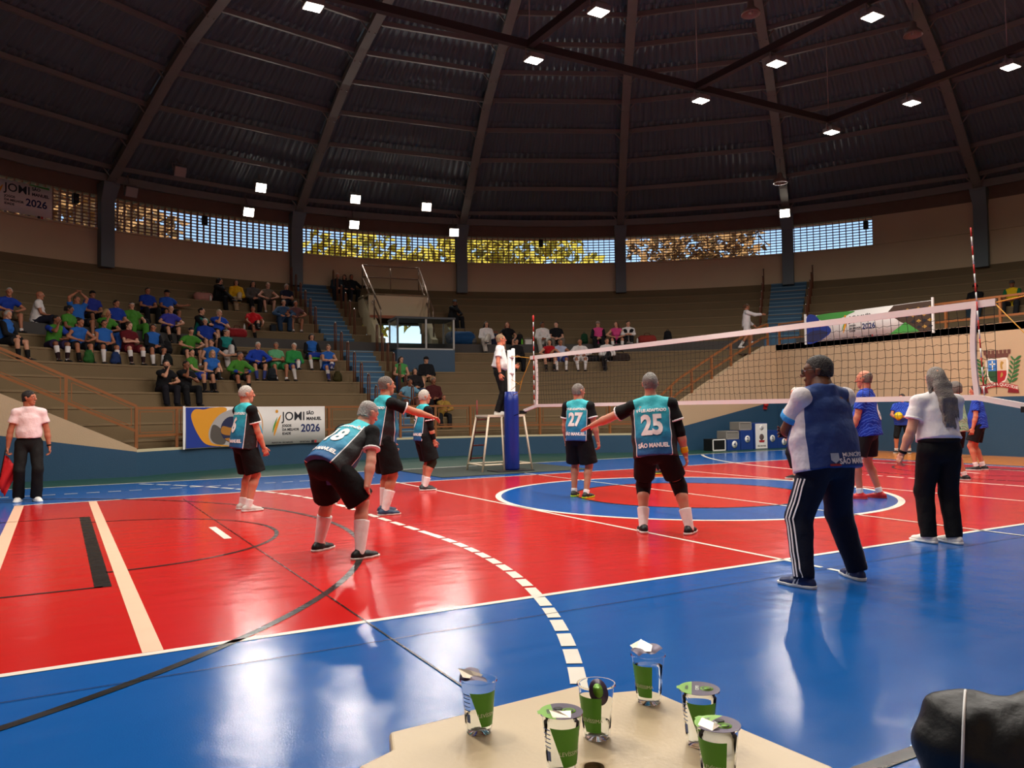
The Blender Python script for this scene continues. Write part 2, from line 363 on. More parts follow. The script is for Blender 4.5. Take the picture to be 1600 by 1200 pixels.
# ============================================================ OUTER WALL, COLUMNS, WINDOWS
R_O = 22.0; SILL, HEAD = 7.64, 8.77
wb_ = empty('wall_back'); tag(wb_, 'curved upper wall above the last row of the stand', 'wall', kind='structure')
ring_sector(R_O + 0.07, R_O + 0.3, -180, 180, 6.3, SILL, 1.5).build('lower_band', m_upper, wb_)
ring_sector(R_O + 0.3, R_O + 0.5, 24, 363, 0.0, 6.4, 3).build('base_band', m_upper, wb_)
ring_sector(R_O, R_O + 0.3, -180, 180, HEAD, 9.65, 3).build('lintel_band', mat('brown_concrete', (112, 92, 80), 0.8, var=0.15), wb_)
ring_sector(R_O, R_O + 0.3, 61.3, 323, SILL, HEAD, 3).build('solid_band', m_upper, wb_)
m_lat = mat('terracotta_lattice', (150, 104, 84), 0.8, var=0.2, vscale=6)
COLS = [-37, -19, -1, 17, 35, 53, 71, 89]
names = ['behind the small corner banner', 'left of the blue stairs', 'right of the blue stairs', 'above the middle of the stand', 'above the right of the stand', 'ending at the solid right wall']
for b in range(6):
    a0 = COLS[b]; a1 = COLS[b + 1] if b < 5 else 61.3
    root = empty('window_%d' % (b + 1)); tag(root, 'terracotta lattice window ' + names[b], 'window', kind='structure')
    fin = MB(); n = int((a1 - a0) * PI / 180 * R_O / 0.23)
    for i in range(n + 1):
        a = D2R(a0 + (a1 - a0) * i / n); rot = Matrix.Rotation(-a, 3, 'Z')
        fin.box((-0.011, 0.02, SILL), (0.011, 0.18, HEAD), rot, cylp(R_O, a, 0))
    o = fin.build('lattice_fins', m_lat, root); o['kind'] = 'stuff'
    sl = MB()
    for j in range(1, 10):
        z = SILL + (HEAD - SILL) * j / 10
        ring_sector(R_O + 0.03, R_O + 0.15, a0, a1, z - 0.008, z + 0.008, 1.5, sl)
    o = sl.build('lattice_slats', m_lat, root); o['kind'] = 'stuff'
    ring_sector(R_O - 0.02, R_O + 0.3, a0, a1, SILL - 0.05, SILL + 0.002, 1.5).build('sill', m_upper, root)
ring_sector(22.4, 23.6, -60, 80, 9.0, 9.08).build('outer_eave', mat('terracotta_eave', (190, 104, 72)), wb_)
colbm = MB().box((-0.22, -0.30, 6.3), (0.22, 0.02, 8.55)).add([(-0.22, -0.30, 8.55), (0.22, -0.30, 8.55), (0.22, 0.02, 8.55), (-0.22, 0.02, 8.55), (-0.26, -0.62, 9.02), (0.26, -0.62, 9.02), (0.26, 0.02, 9.02), (-0.26, 0.02, 9.02)], [(0, 1, 5, 4), (1, 2, 6, 5), (2, 3, 7, 6), (3, 0, 4, 7), (4, 5, 6, 7)])
colbm.box((-0.26, -0.62, 9.02), (0.26, 0.02, 9.12))
cme = colbm.mesh('column')
cw = ['beside the small corner banner', 'at the top of the blue stairs on the left', 'above the glass booth', 'behind the right half of the net top', 'at the head of the right blue stairs', 'on the solid wall at the right']
for i in range(6):
    az = COLS[1] + 18 * i
    o = link('column', cme, m_conc); o.location = cylp(R_O, D2R(az), 0); o.rotation_euler = (0, 0, -D2R(az))
    tag(o, 'blue-grey concrete column ' + cw[i], 'column', 'ring of concrete columns', kind='structure')
# ============================================================ CEILING (dome)
PR = [0, 3, 6, 9, 11.8, 12.6, 14.2, 15.85, 17.28, 18.5, 20.17, 22.0, 23.4]; PZ = [15.0, 14.9, 14.65, 14.2, 13.6, 13.35, 12.9, 12.35, 11.68, 11.0, 10.03, 9.08, 8.35]
def dz(r): return float(np.interp(r, PR, PZ))
ceil = empty('ceiling'); tag(ceil, 'dark corrugated metal dome roof with steel ribs and purlins', 'ceiling', kind='structure')
rows = [22.9, 21.3, 20.0, 18.7, 17.4, 16.1, 14.8, 13.5, 12.2, 10.8, 9.3, 7.6, 5.6, 3.4, 0.4]
pan = []
for k in range(len(rows) - 1):
    ra, rb = rows[k], rows[k + 1]; nW = max(6, int(0.3142 * (ra + rb) / 2 / 0.062)); vs = []; fs = []
    for i in range(nW + 1):
        a = D2R(-9.12 + 18.24 * i / nW); h = 0.022 * (1 if (i // 2) % 2 else -1)
        re = max(0.05, rb - 0.3); vs += [cylp(ra, a, dz(ra) + 0.30 + h), cylp(re, a, dz(re) + 0.22 + h)]
    for i in range(nW): fs.append((2 * i, 2 * i + 1, 2 * i + 3, 2 * i + 2))
    pan.append(MB().add(vs, fs).mesh('roof_panel'))
purl = []
for r in rows[1:-1]:
    mb = MB(); h = D2R(9); z = dz(r) + 0.14
    mb.bar(cylp(r, -h, z), cylp(r, h, z), 0.09, 0.15)
    for s in (-1, 1):
        mb.bar(cylp(r, s * (h - 0.35 / r), z - 0.03), cylp(r - 0.02, s * (h - 0.08 / r), z - 0.36), 0.04, 0.04)
    purl.append(mb.mesh('purlin'))
mbr = MB(); prof = [22.0, 21, 20.17, 18.5, 17.28, 15.85, 14.2, 12.6, 11, 9, 6, 3, 0.6]
for a, b in zip(prof[:-1], prof[1:]):
    mbr.bar((0, a, dz(a) - 0.05), (0, b, dz(b) - 0.05), 0.2, 0.3); mbr.bar((0, a, dz(a) - 0.2), (0, b, dz(b) - 0.2), 0.3, 0.03)
rib = mbr.mesh('rib')
for i in range(20):
    az = COLS[1] + 18 * i
    o = link('rib', rib, m_steel, ceil); o.rotation_euler = (0, 0, -D2R(az))
    for k, me in enumerate(pan):
        if k == len(pan) - 1 and i > 9: pass
        o = link('roof_panel', me, m_roof, ceil); o.rotation_euler = (0, 0, -D2R(az + 9))
    if i < 9 or i > 17:
        for me in purl:
            o = link('purlin', me, m_steel, ceil); o.rotation_euler = (0, 0, -D2R(az + 9))
def beam_ring(r, z, w, h, name):
    mb = MB()
    for i in range(20):
        a, b = D2R(COLS[1] + 18 * i), D2R(COLS[1] + 18 * i + 18)
        for j in range(3): mb.bar(cylp(r, a + (b - a) * j / 3, z), cylp(r, a + (b - a) * (j + 1) / 3, z), w, h)
    mb.build(name, m_steel, ceil)
beam_ring(21.55, 9.27, 0.12, 0.26, 'ring_beam')
# ============================================================ RAILINGS
def railing(name, label, path, base_z, top_h, mid_h, npost, frames=True, material=None, group=None):
    material = material or m_brown
    """path: function t in 0..1 -> Vector xy ; base_z: function t -> z"""
    root = empty(name); tag(root, label, 'railing', group)
    P = [path(i / npost) for i in range(npost + 1)]; Z = [base_z(i / npost) for i in range(npost + 1)]
    for q, z in zip(P, Z): MB().bar((q.x, q.y, z), (q.x, q.y, z + top_h), 0.06, 0.06, (0, 1, 0)).build('post', material, root)
    fine = 3
    for hh, nm in ((top_h, 'top_rail'), (mid_h, 'mid_rail')):
        mb = MB(); N = npost * fine
        for i in range(N):
            a, b = i / N, (i + 1) / N; qa, qb = path(a), path(b)
            mb.bar((qa.x, qa.y, base_z(a) + hh), (qb.x, qb.y, base_z(b) + hh), 0.055, 0.055)
        mb.build(nm, material, root)
    if frames:
        for i in range(npost):
            a, b = P[i], P[i + 1]; d = (b - a); g = 0.1 / max(d.length, .1); mb = MB()
            def pt(t, h): q = a + d * t; z = Z[i] + (Z[i + 1] - Z[i]) * t; return (q.x, q.y, z + h)
            c = [pt(g, mid_h + 0.07), pt(1 - g, mid_h + 0.07), pt(1 - g, top_h - 0.08), pt(g, top_h - 0.08)]
            for j in range(4): mb.bar(c[j], c[(j + 1) % 4], 0.018, 0.018)
            mb.build('panel_frame', material, root)
    return root
RR = RW + 0.12
railing('railing', 'brown steel railing along the low curved blue wall', lambda t: Vector((RR * math.sin(D2R(-36.6 + 72.6 * t)), RR * math.cos(D2R(-36.6 + 72.6 * t)))), lambda t: 0.56, 0.9, 0.3, 14)
railing('railing', 'brown stair railing sloping up to the left above the flag judge', lambda t: Vector((-XS - 5.3 * t, YS + 0.12)), lambda t: zsl(XS + 5.3 * t), 0.9, 0.36, 4)
railing('railing', 'brown stair railing sloping up to the right behind the net', lambda t: Vector((XS + 5.1 * t, YS + 0.12)), lambda t: zst(XS + 5.1 * t), 0.72, 0.3, 6, False)
railing('railing', 'brown railing on top of the beige end wall at the right', lambda t: Vector((12.52, 9.3 - 13 * t)), lambda t: 3.39, 0.7, 0.2, 9, False)
m_alu = mat('worn_metal_rail', (120, 98, 82), 0.35, 0.4)
vr = empty('railing'); tag(vr, 'thin metal handrail around the entrance opening in the upper stand', 'railing')
for az in (VA0 + 0.3, VA1 - 0.3):
    a = D2R(az)
    for h in (0.95, 0.5): MB().tube([cylp(17.4, a, 4.0 + h), cylp(19.95, a, 6.0 + h)], 0.03).build('handrail', m_alu, vr)
    for r in (17.4, 18.25, 19.1, 19.95): MB().tube([cylp(r, a, 4.0 + (r - 17.4) * 0.784), cylp(r, a, 4.95 + (r - 17.4) * 0.784)], 0.025).build('post', m_alu, vr)
for h in (0.95, 0.5): MB().tube([cylp(19.95, D2R(VA0 + 0.3 + (VA1 - VA0 - 0.6) * i / 6), 6.0 + h) for i in range(7)], 0.025).build('handrail', m_alu, vr)
MB().tube([cylp(19.95, D2R(7.9), 5.95), cylp(19.95, D2R(7.9), 6.95)], 0.022).build('post', m_alu, vr)
# hoop rails beside the stairs
hoop = MB().tube([(0, -0.09, 0), (0, -0.09, 0.86), (0, -0.06, 0.93), (0, 0, 0.955), (0, 0.06, 0.93), (0, 0.09, 0.86), (0, 0.09, 0)], 0.02, 6)
hme = hoop.mesh('hoop'); capm = MB().lathe([(0.0, -0.02), (0.035, -0.01), (0.035, 0.015), (0.0, 0.03)], (0, 0, 0.955), 8).mesh('hoop_cap')
m_hoop = mat('hoop_paint', (112, 66, 46), 0.4)
for az, rws, txt in ((-1.7, UR[:6], 'left of the upper blue stairs'), (2.7, UR[:6], 'right of the upper blue stairs'), (-1.3, LR[1:], 'left of the lower blue stairs'), (3.7, LR[1:], 'right of the lower blue stairs'), (50.5, UR[:6], 'left of the right-hand blue stairs'), (55.5, UR[:6], 'right of the right-hand blue stairs')):
    for hn, (r, z) in enumerate(rws):
        t = empty('stair_hoop', cylp(r + 0.2, D2R(az), z), -D2R(az)); tag(t, 'brown steel hoop rail %s, %s' % (txt, ('lowest of the row', 'second from the bottom', 'third from the bottom', 'fourth from the bottom', 'fifth from the bottom', 'sixth from the bottom', 'topmost of the row')[hn]), 'handrail', 'hoop rails ' + txt)
        link('hoop', hme, m_hoop, t); link('cap', capm, m_chrome, t)
# ============================================================ OUTSIDE: trees and house seen through the lattice
def blob_mesh(seed, n=420):
    rnd = random.Random(seed); mb = MB()
    for i in range(n):
        v = Vector((rnd.gauss(0, 1), rnd.gauss(0, 1), rnd.gauss(0, 1))).normalized() * (rnd.random() ** 0.33)
        c = Vector((v.x * 5.2, v.y * 5.2, v.z * 3.4)); s = rnd.uniform(0.5, 1.0)
        for q in range(4):
            a = Vector((rnd.gauss(0, 1), rnd.gauss(0, 1), rnd.gauss(0, 1))).normalized(); b = a.orthogonal().normalized(); e = c + a * s * 0.6
            mb.add([e - b * s * 0.4, e + a * s * 0.5, e + b * s * 0.4, e - a * s * 0.3 + a.cross(b) * 0.3 * s], [(0, 1, 2, 3)])
    return mb
m_leaf = [mat('tree_leaves_yellow', (196, 176, 60), 0.7, var=0.35, vscale=0.6), mat('tree_leaves_green', (128, 140, 60), 0.7, var=0.35, vscale=0.6), mat('tree_leaves_brown', (170, 128, 78), 0.7, var=0.3, vscale=0.6)]
m_bark = mat('tree_bark', (92, 72, 56), 0.9)
for i, (az, dist, ht, sc, mi, lab) in enumerate([(-14, 38, 10.2, 1.3, 2, 'brown-leaved tree outside the lattice window left of the blue stairs'), (-3.5, 47, 7.8, 0.9, 0, 'low golden tree outside the lattice just left of the stair-top column'), (12, 41, 9.6, 1.05, 0, 'golden tree outside the lattice above the glass booth'), (26, 42, 10.4, 1.25, 0, 'wide yellow-green tree outside the middle lattice window'), (43, 43, 12.0, 0.85, 2, 'tall sparse brown tree outside the right lattice window'), (-27, 34, 8.0, 0.75, 2, 'small reddish tree outside the corner lattice window')]):
    t = empty('tree', cylp(dist, D2R(az), 0)); tag(t, lab, 'tree', 'trees outside the hall')
    o = blob_mesh(40 + i).build('crown', m_leaf[mi], t, (0, 0, ht)); o.scale = (sc, sc, sc * 0.9)
    MB().tube([(0, 0, 0), (0.1, 0, ht * 0.5), (0, 0.1, ht)], [0.35, 0.28, 0.12]).build('trunk', m_bark, t)
hs = empty('house', cylp(50, D2R(-24), 0), -D2R(-24)); tag(hs, 'pink rendered house outside the corner lattice window', 'house')
MB().box((-12, 0, 0), (7, 8, 12.6)).build('wall', mat('pink_render', (214, 150, 140), 0.8, var=0.1), hs)
MB().add([(-12.6, -0.6, 12.6), (7.6, -0.6, 12.6), (7.6, 8.6, 12.6), (-12.6, 8.6, 12.6), (-9, 4, 15), (4, 4, 15)], [(0, 1, 5, 4), (1, 2, 5), (2, 3, 4, 5), (3, 0, 4)]).build('roof', mat('clay_roof', (176, 92, 62), 0.8), hs)
for x in (-10, -6.5, -3, 0.5, 4):
    MB().box((x, -0.06, 9.8), (x + 1.4, 0.1, 11.4)).build('window', mat('house_window', (70, 82, 100), 0.2), hs)
gnd = MB().add([(-120, -120, -0.35), (120, -120, -0.35), (120, 120, -0.35), (-120, 120, -0.35)], [(0, 1, 2, 3)]).build('ground', mat('outside_ground', (120, 118, 90), 0.9)); tag(gnd, 'dry ground outside the hall', 'ground', kind='structure')
# ============================================================ text helper
def text_bm(s, size, bold=0.0, sx=1.0, align='CENTER', grid=0.0):
    """flat text as a bmesh in its own x/y plane"""
    cu = bpy.data.curves.new('txt', 'FONT'); cu.body = s; cu.size = size; cu.align_x = align; cu.align_y = 'CENTER'; cu.offset = bold; cu.fill_mode = 'FRONT'; cu.resolution_u = 3
    o = bpy.data.objects.new('txt', cu); COL.objects.link(o); dg = bpy.context.evaluated_depsgraph_get()
    me = bpy.data.meshes.new_from_object(o.evaluated_get(dg)); bpy.data.objects.remove(o); bpy.data.curves.remove(cu)
    bm = bmesh.new(); bm.from_mesh(me); bpy.data.meshes.remove(me)
    for v in bm.verts: v.co.x *= sx
    if grid and bm.verts:
        for ax in (0, 1):
            lo = min(v.co[ax] for v in bm.verts); hi = max(v.co[ax] for v in bm.verts); x = lo + grid
            while x < hi:
                co = Vector((0, 0, 0)); co[ax] = x; no = Vector((0, 0, 0)); no[ax] = 1
                bmesh.ops.bisect_plane(bm, geom=bm.verts[:] + bm.edges[:] + bm.faces[:], plane_co=co, plane_no=no); x += grid
    return bm
def text_obj(name, s, size, m, parent, fn, bold=0.0, sx=1.0, align='CENTER', grid=0.0):
    """fn maps flat (x,y) to a point in the parent's frame"""
    bm = text_bm(s, size, bold, sx, align, grid)
    for v in bm.verts: v.co = fn(v.co.x, v.co.y)
    me = bpy.data.meshes.new(name); bm.to_mesh(me); bm.free()
    return link(name, me, m, parent)
def shape_obj(name, polys, m, parent, fn, off=0.0):
    mb = MB()
    for poly in polys: mb.add([fn(x, y, off) for x, y in poly], [tuple(range(len(poly)))])
    return mb.build(name, m, parent)
# ============================================================ LAMPS
def area_light(parent, loc, energy, size, rot=(0, 0, 0), col=(1.0, 0.93, 0.84), spread=PI):
    d = bpy.data.lights.new('lamp_light', 'AREA'); d.energy = energy; d.shape = 'RECTANGLE'; d.size = size; d.size_y = size * 0.8; d.color = col; d.spread = spread
    o = bpy.data.objects.new('lamp_light', d); COL.objects.link(o); o.parent = parent; o.location = loc; o.rotation_euler = rot
    return o
rig_z = 8.95
rig = empty('lamp_rig'); tag(rig, 'dark steel beam grid hanging over the court and carrying floodlights', 'beam grid')
gx = [-9.3, -4.65, 0, 4.65, 9.3]; gy = [-4.6, -2.3, 0, 2.3, 4.6]
m_dark = mat('dark_steel_beam', (58, 54, 52), 0.5, 0.3)
for y in (-4.65, 4.65): MB().bar((-9.4, y, rig_z), (9.4, y, rig_z), 0.14, 0.16).build('beam', m_dark, rig)
for x in gx: MB().bar((x, -4.6, rig_z), (x, 4.6, rig_z), 0.14, 0.16).build('beam', m_dark, rig)
for x in gx:
    for y in (-4.6, 0, 4.6):
        MB().tube([(x, y, rig_z + 0.06), (x * 0.98, y * 0.98, dz(math.hypot(x, y)) + 0.1)], 0.012, 5).build('cable', m_steel, rig)
bx_ = MB().box((-0.17, -0.15, -0.05), (0.17, 0.15, 0.05)).box((-0.12, -0.1, 0.05), (0.12, 0.1, 0.10)); lamp_b = bx_.mesh('housing')
lens_b = MB().box((-0.15, -0.13, -0.062), (0.15, 0.13, -0.05)).mesh('lens'); brk_b = MB().bar((-0.19, 0, 0), (-0.19, 0, 0.16), 0.02, 0.03).bar((0.19, 0, 0), (0.19, 0, 0.16), 0.02, 0.03).bar((-0.19, 0, 0.16), (0.19, 0, 0.16), 0.03, 0.02).mesh('bracket')
RN = ['first', 'second', 'third', 'fourth', 'fifth']
for i, x in enumerate(gx):
    for j, y in enumerate(gy):
        t = empty('floodlight', (x + 0.1, y, rig_z - 0.27)); tag(t, 'lit floodlight on the beam grid, %s from the left and %s from the near side' % (RN[i], RN[j]), 'lamp', 'floodlights on the beam grid')
        link('housing', lamp_b, m_steel, t); link('lens', lens_b, m_lamp, t); link('bracket', brk_b, m_steel, t)
        area_light(t, (0, 0, -0.075), RIG_W, 0.3, spread=D2R(174))
flood = [((-2.11, 20.19, 9.55), 1, 'upper of the pair left of the stair-top column'), ((1.49, 20.25, 9.58), 1, 'upper of the pair above the entrance opening'), ((4.31, 19.84, 9.51), 1, 'upper one left of the column above the booth'), ((-2.37, 21.07, 8.82), 1, 'lower of the pair left of the stair-top column'), ((1.73, 21.13, 8.79), 1, 'lower of the pair above the entrance opening'), ((5.79, 20.39, 8.74), 1, 'lower one beside the column above the booth'), ((16.7, 12.6, 9.05), 1, 'on the column at the head of the right stairs'), ((-4.92, 19.7, 9.62), 0, 'unlit one at the left under the roof'), ((-6.39, 20.21, 8.86), 0, 'unlit one beside the column at the left')]
fh = MB().box((-0.2, -0.06, -0.17), (0.2, 0.06, 0.17)); fh_me = fh.mesh('housing'); fl_me = MB().box((-0.18, -0.072, -0.15), (0.18, -0.06, 0.15)).mesh('lens'); fb_me = MB().bar((-0.22, 0, 0), (-0.22, 0.1, 0.28), 0.03, 0.02).bar((0.22, 0, 0), (0.22, 0.1, 0.28), 0.03, 0.02).bar((-0.22, 0.1, 0.28), (0.22, 0.1, 0.28), 0.03, 0.02).bar((0, 0.1, 0.28), (0, 0.3, 0.62), 0.03, 0.03).mesh('bracket')
m_off = mat('unlit_lamp_glass', (150, 140, 130), 0.3)
for (q, on, lab) in flood:
    az = math.atan2(q[0], q[1]); t = empty('ring_floodlight', q, -az); tag(t, 'floodlight under the roof edge, ' + lab, 'lamp', 'floodlights under the roof edge')
    piv = D2R(22)
    for nm, me, mm in (('housing', fh_me, m_steel), ('lens', fl_me, m_lamp if on else m_off), ('bracket', fb_me, m_steel)):
        o = link(nm, me if on else me.copy(), mm, t); o.rotation_euler = (piv if nm != 'bracket' else 0, 0, 0)
    if on: area_light(t, (0, -0.1, -0.03), RING_W, 0.34, (D2R(-68), 0, 0), spread=D2R(120))
for q, lab in (((8.02, 6.04, 12.19), 'upper one beside the rib'), ((15.0, 11.3, 9.76), 'low one above the bright lamp at the right'), ((12.77, 4.4, 11.99), 'right one under the dome')):
    t = empty('pendant_lamp', q); tag(t, 'unlit round pendant lamp, ' + lab, 'lamp', 'unlit round pendant lamps')
    MB().lathe([(0.05, 0.34), (0.09, 0.3), (0.1, 0.16), (0.24, 0.02), (0.27, -0.06), (0.25, -0.06), (0.22, 0.02), (0.05, 0.14)], n=16).build('shade', mat('pale_lamp_shade', (140, 120, 110), 0.4), t)
    MB().tube([(0, 0, 0.3), (0, 0, dz(math.hypot(q[0], q[1])) - q[2])], 0.015, 5).build('cord', m_steel, t)
    MB().lathe([(0.0, -0.05), (0.06, -0.03), (0.06, 0.05), (0.03, 0.1)], n=10).build('bulb', m_off, t)
for q, lab in (((-8.04, 20.37, 8.47), 'left of the column near the corner banner'), ((-3.83, 21.56, 8.44), 'on the window left of the blue stairs'), ((9.61, 19.68, 8.5), 'on the middle window'), ((19.1, 10.71, 8.42), 'at the right end of the last window')):
    az = math.atan2(q[0], q[1]); t = empty('wall_speaker', q, -az); tag(t, 'small dark loudspeaker ' + lab, 'loudspeaker', 'small dark loudspeakers on the lattice')
    MB().box((-0.09, -0.08, -0.16), (0.09, 0.08, 0.16)).build('case', m_black, t, bevel=0.01); MB().lathe([(0.0, 0.0), (0.06, 0.005), (0.065, 0.0)], (0, -0.083, -0.03), 12, Matrix.Rotation(PI / 2, 3, 'X')).build('cone', mat('speaker_cone', (50, 46, 44)), t)
    MB().bar((0, 0.08, 0.05), (0, 0.5, 0.12), 0.03, 0.03).build('arm', m_black, t)
# ============================================================ NET
net = empty('volleyball_net', (0, 0, 0)); tag(net, 'volleyball net with white bands stretched across the court', 'net')
m_band = mat('white_net_tape', (236, 224, 218), 0.7, var=0.05, vscale=3); m_cord = mat('dark_net_cord', (42, 36, 30), 0.8); m_yrope = mat('yellow_rope', (214, 150, 40), 0.7)
YN = 4.72
def nx(y, z): return 0.03 * math.sin(1.3 * y) * math.sin((z - 1.45) * 3.2)        # slight billow
def ntop(y): return 2.43 + 0.012 * (y / 4.7) ** 2
def nbot(y): return 1.44 - 0.0 * y
def band(name, fn_lo, fn_hi, y0, y1, t=0.012):
    mb = MB(); n = 40; vs = []; fs = []
    for i in range(n + 1):
        y = y0 + (y1 - y0) * i / n; lo = fn_lo(y); hi = fn_hi(y)
        for s in (-t, t): vs += [(nx(y, lo) + s, y, lo), (nx(y, hi) + s, y, hi)]
    for i in range(n):
        b = 4 * i; c = b + 4
        fs += [(b, b + 1, c + 1, c), (b + 2, c + 2, c + 3, b + 3), (b + 1, b + 3, c + 3, c + 1), (b, c, c + 2, b + 2)]
    fs += [(0, 2, 3, 1), (4 * n, 4 * n + 1, 4 * n + 3, 4 * n + 2)]
    mb.add(vs, fs); return mb.build(name, m_band, net)
band('top_band', lambda y: ntop(y) - 0.075, ntop, -YN, YN); band('bottom_band', lambda y: nbot(y) - 0.06 - (0.10 * max(0, (abs(y) - 4.5) / 0.5)), lambda y: nbot(y) - (0.10 * max(0, (abs(y) - 4.5) / 0.5)), -5.0, 5.0, 0.02)
cords = MB(); w_ = 0.0032
NY = 94; NZ = 10
for i in range(NY + 1):
    y = -4.7 + 9.4 * i / NY; jit = 0.012 * math.sin(i * 2.1)
    pts = [(nx(y, z), y + jit * math.sin(z * 9 + i), z) for z in np.linspace(nbot(y), ntop(y) - 0.07, 7)]
    cords.tube(pts, w_, 3, caps=False)
for j in range(1, NZ):
    pts = []
    for i in range(NY * 2 + 1):
        y = -4.7 + 9.4 * i / (NY * 2); z = nbot(y) + (ntop(y) - 0.07 - nbot(y)) * j / NZ + (0.012 if i % 2 else -0.006) * math.sin(j * 1.7 + i * 0.3)
        pts.append((nx(y, z), y, z))
    cords.tube(pts, w_, 3, caps=False)
o = cords.build('netting', m_cord, net); o['kind'] = 'stuff'
for s in (-1, 1):
    mb = MB()
    for k in range(8):
        z0 = 1.42 + (2.40 - 1.42) * k / 8; z1 = 1.42 + (2.40 - 1.42) * (k + 1) / 8; b0 = 0.03 * math.sin(PI * k / 8) * s; b1 = 0.03 * math.sin(PI * (k + 1) / 8) * s
        mb.bar((0, s * 4.5 - b0, z0), (0, s * 4.5 - b1, z1), 0.03, 0.055, (0, 1, 0))
    mb.build('side_band', m_band, net)
    an = empty('antenna'); an.parent = net
    y = s * 4.54; tilt = 0.05 if s < 0 else 0.0
    for k in range(18):
        z0 = 1.43 + 0.1 * k; MB().tube([(-0.03, y + tilt * (z0 - 2.43), z0), (-0.03, y + tilt * (z0 + 0.1 - 2.43), z0 + 0.1)], 0.008, 6).build('antenna_stripe', mat('red_antenna', (196, 40, 36)) if k % 2 else m_white, an)
    if s > 0: MB().lathe([(0, 0), (0.02, 0.02), (0.02, 0.1), (0, 0.13)], (-0.03, y, 3.15), 8).build('antenna_tip', mat('red_antenna', (196, 40, 36)), an)
for s in (-1, 1):
    p = empty('net_post', (0, s * 5.6, 0)); tag(p, 'white net post with a blue padded sleeve ' + ('beside the referee stand' if s > 0 else 'at the near side of the net'), 'net post')
    MB().lathe([(0.05, 0), (0.05, 2.62), (0.0, 2.63)], n=16).lathe([(0.04, 1.0), (0.04, 2.66), (0, 2.67)], (0.09, 0, 0), 12).build('tube', m_white, p)
    pd = MB()
    pd.lathe([(0.0, 0.02), (0.15, 0.02), (0.165, 0.08), (0.16, 1.5), (0.145, 1.72), (0.0, 1.73)], (0.03, 0, 0), 10).build('pad', mat('blue_vinyl_pad', (24, 44, 128), 0.35, bump=0.3, bscale=8), p)
    MB().box((-0.45, -0.25, 0), (0.45, 0.25, 0.03)).build('base_plate', mat('black_rubber', (24, 24, 24), 0.8), p)
    for z in (2.1, 2.45): MB().lathe([(0.0, 0), (0.07, 0), (0.07, 0.05), (0, 0.05)], (0.03, 0, z), 10).build('collar', m_white, p)
    q = MB(); y0 = -s * (5.6 - YN) ; 
    q.tube([(0.02, 0, 2.5), (0, y0, 2.40)], 0.007, 5).tube([(0.02, 0, 2.0), (0.0, y0 * 0.5, 1.86), (0, y0, 2.38)], 0.006, 5).tube([(0.02, 0, 1.75), (0, y0 * 0.6, 1.95), (0, y0 * 0.45, 1.7), (0.02, 0, 1.62)], 0.006, 5).build('yellow_rope', m_yrope, p)
    MB().tube([(0.02, 0, 1.18), (0, -s * 0.6, 1.28)], 0.008, 5).build('black_rope', m_black, p)
    MB().box((-0.03, -0.1, -0.03), (0.03, 0.1, 0.03), None, (0, -s * 0.55, 1.28)).build('buckle', m_black, p)
# ============================================================ REFEREE STAND
rs = empty('referee_stand', (-0.02, 6.05, 0)); tag(rs, 'white tubular referee stand with a red ladder beside the blue net post', 'referee stand')
m_cream = mat('cream_tube', (222, 204, 178), 0.4); m_redl = mat('dark_red_ladder', (120, 40, 32), 0.5)
PZ_ = 1.19
feet = [(-0.62, -0.35), (0.62, -0.35), (0.62, 0.4), (-0.62, 0.4)]; tops = [(-0.42, -0.28), (0.46, -0.28), (0.46, 0.3), (-0.42, 0.3)]
for f, t in zip(feet, tops): MB().tube([(f[0], f[1], 0), (t[0], t[1], PZ_)], 0.024).build('leg', m_cream, rs)
MB().tube([(-0.12, -0.42, 0), (-0.1, -0.28, PZ_)], 0.024).build('leg', m_cream, rs)
for i in range(4):
    a, b = [(f[0] * 0.96, f[1] * 0.96, 0.15) for f in (feet[i], feet[(i + 1) % 4])]; MB().tube([a, b], 0.02).build('brace', m_cream, rs)
    MB().tube([(*tops[i], PZ_), (*tops[(i + 1) % 4], PZ_)], 0.022).build('top_bar', m_cream, rs)
MB().box((-0.44, -0.3, PZ_ + 0.0), (0.48, 0.32, PZ_ + 0.035)).build('platform', m_cream, rs)
ld = empty('ladder'); ld.parent = rs
for x in (-0.42, -0.1): MB().tube([(x, 0.62, 0.2), (x + 0.05, 0.36, 1.2), (x + 0.05, 0.36, 1.55 if x < -0.2 else 1.2)], 0.018).build('ladder_rail', m_redl, ld)
for k in range(4):
    z = 0.25 + 0.29 * k; y = 0.62 - 0.26 * (z - 0.2); MB().tube([(-0.42, y, z), (-0.08, y, z)], 0.016).build('rung', m_redl, ld)
mt = MB().box((-1.9, 5.0, 0.004), (1.7, 7.4, 0.012)).build('floor_mat', mat('dark_green_mat', (52, 60, 54), 0.85, var=0.15)); tag(mt, 'dark rubber mat under the referee stand', 'mat')
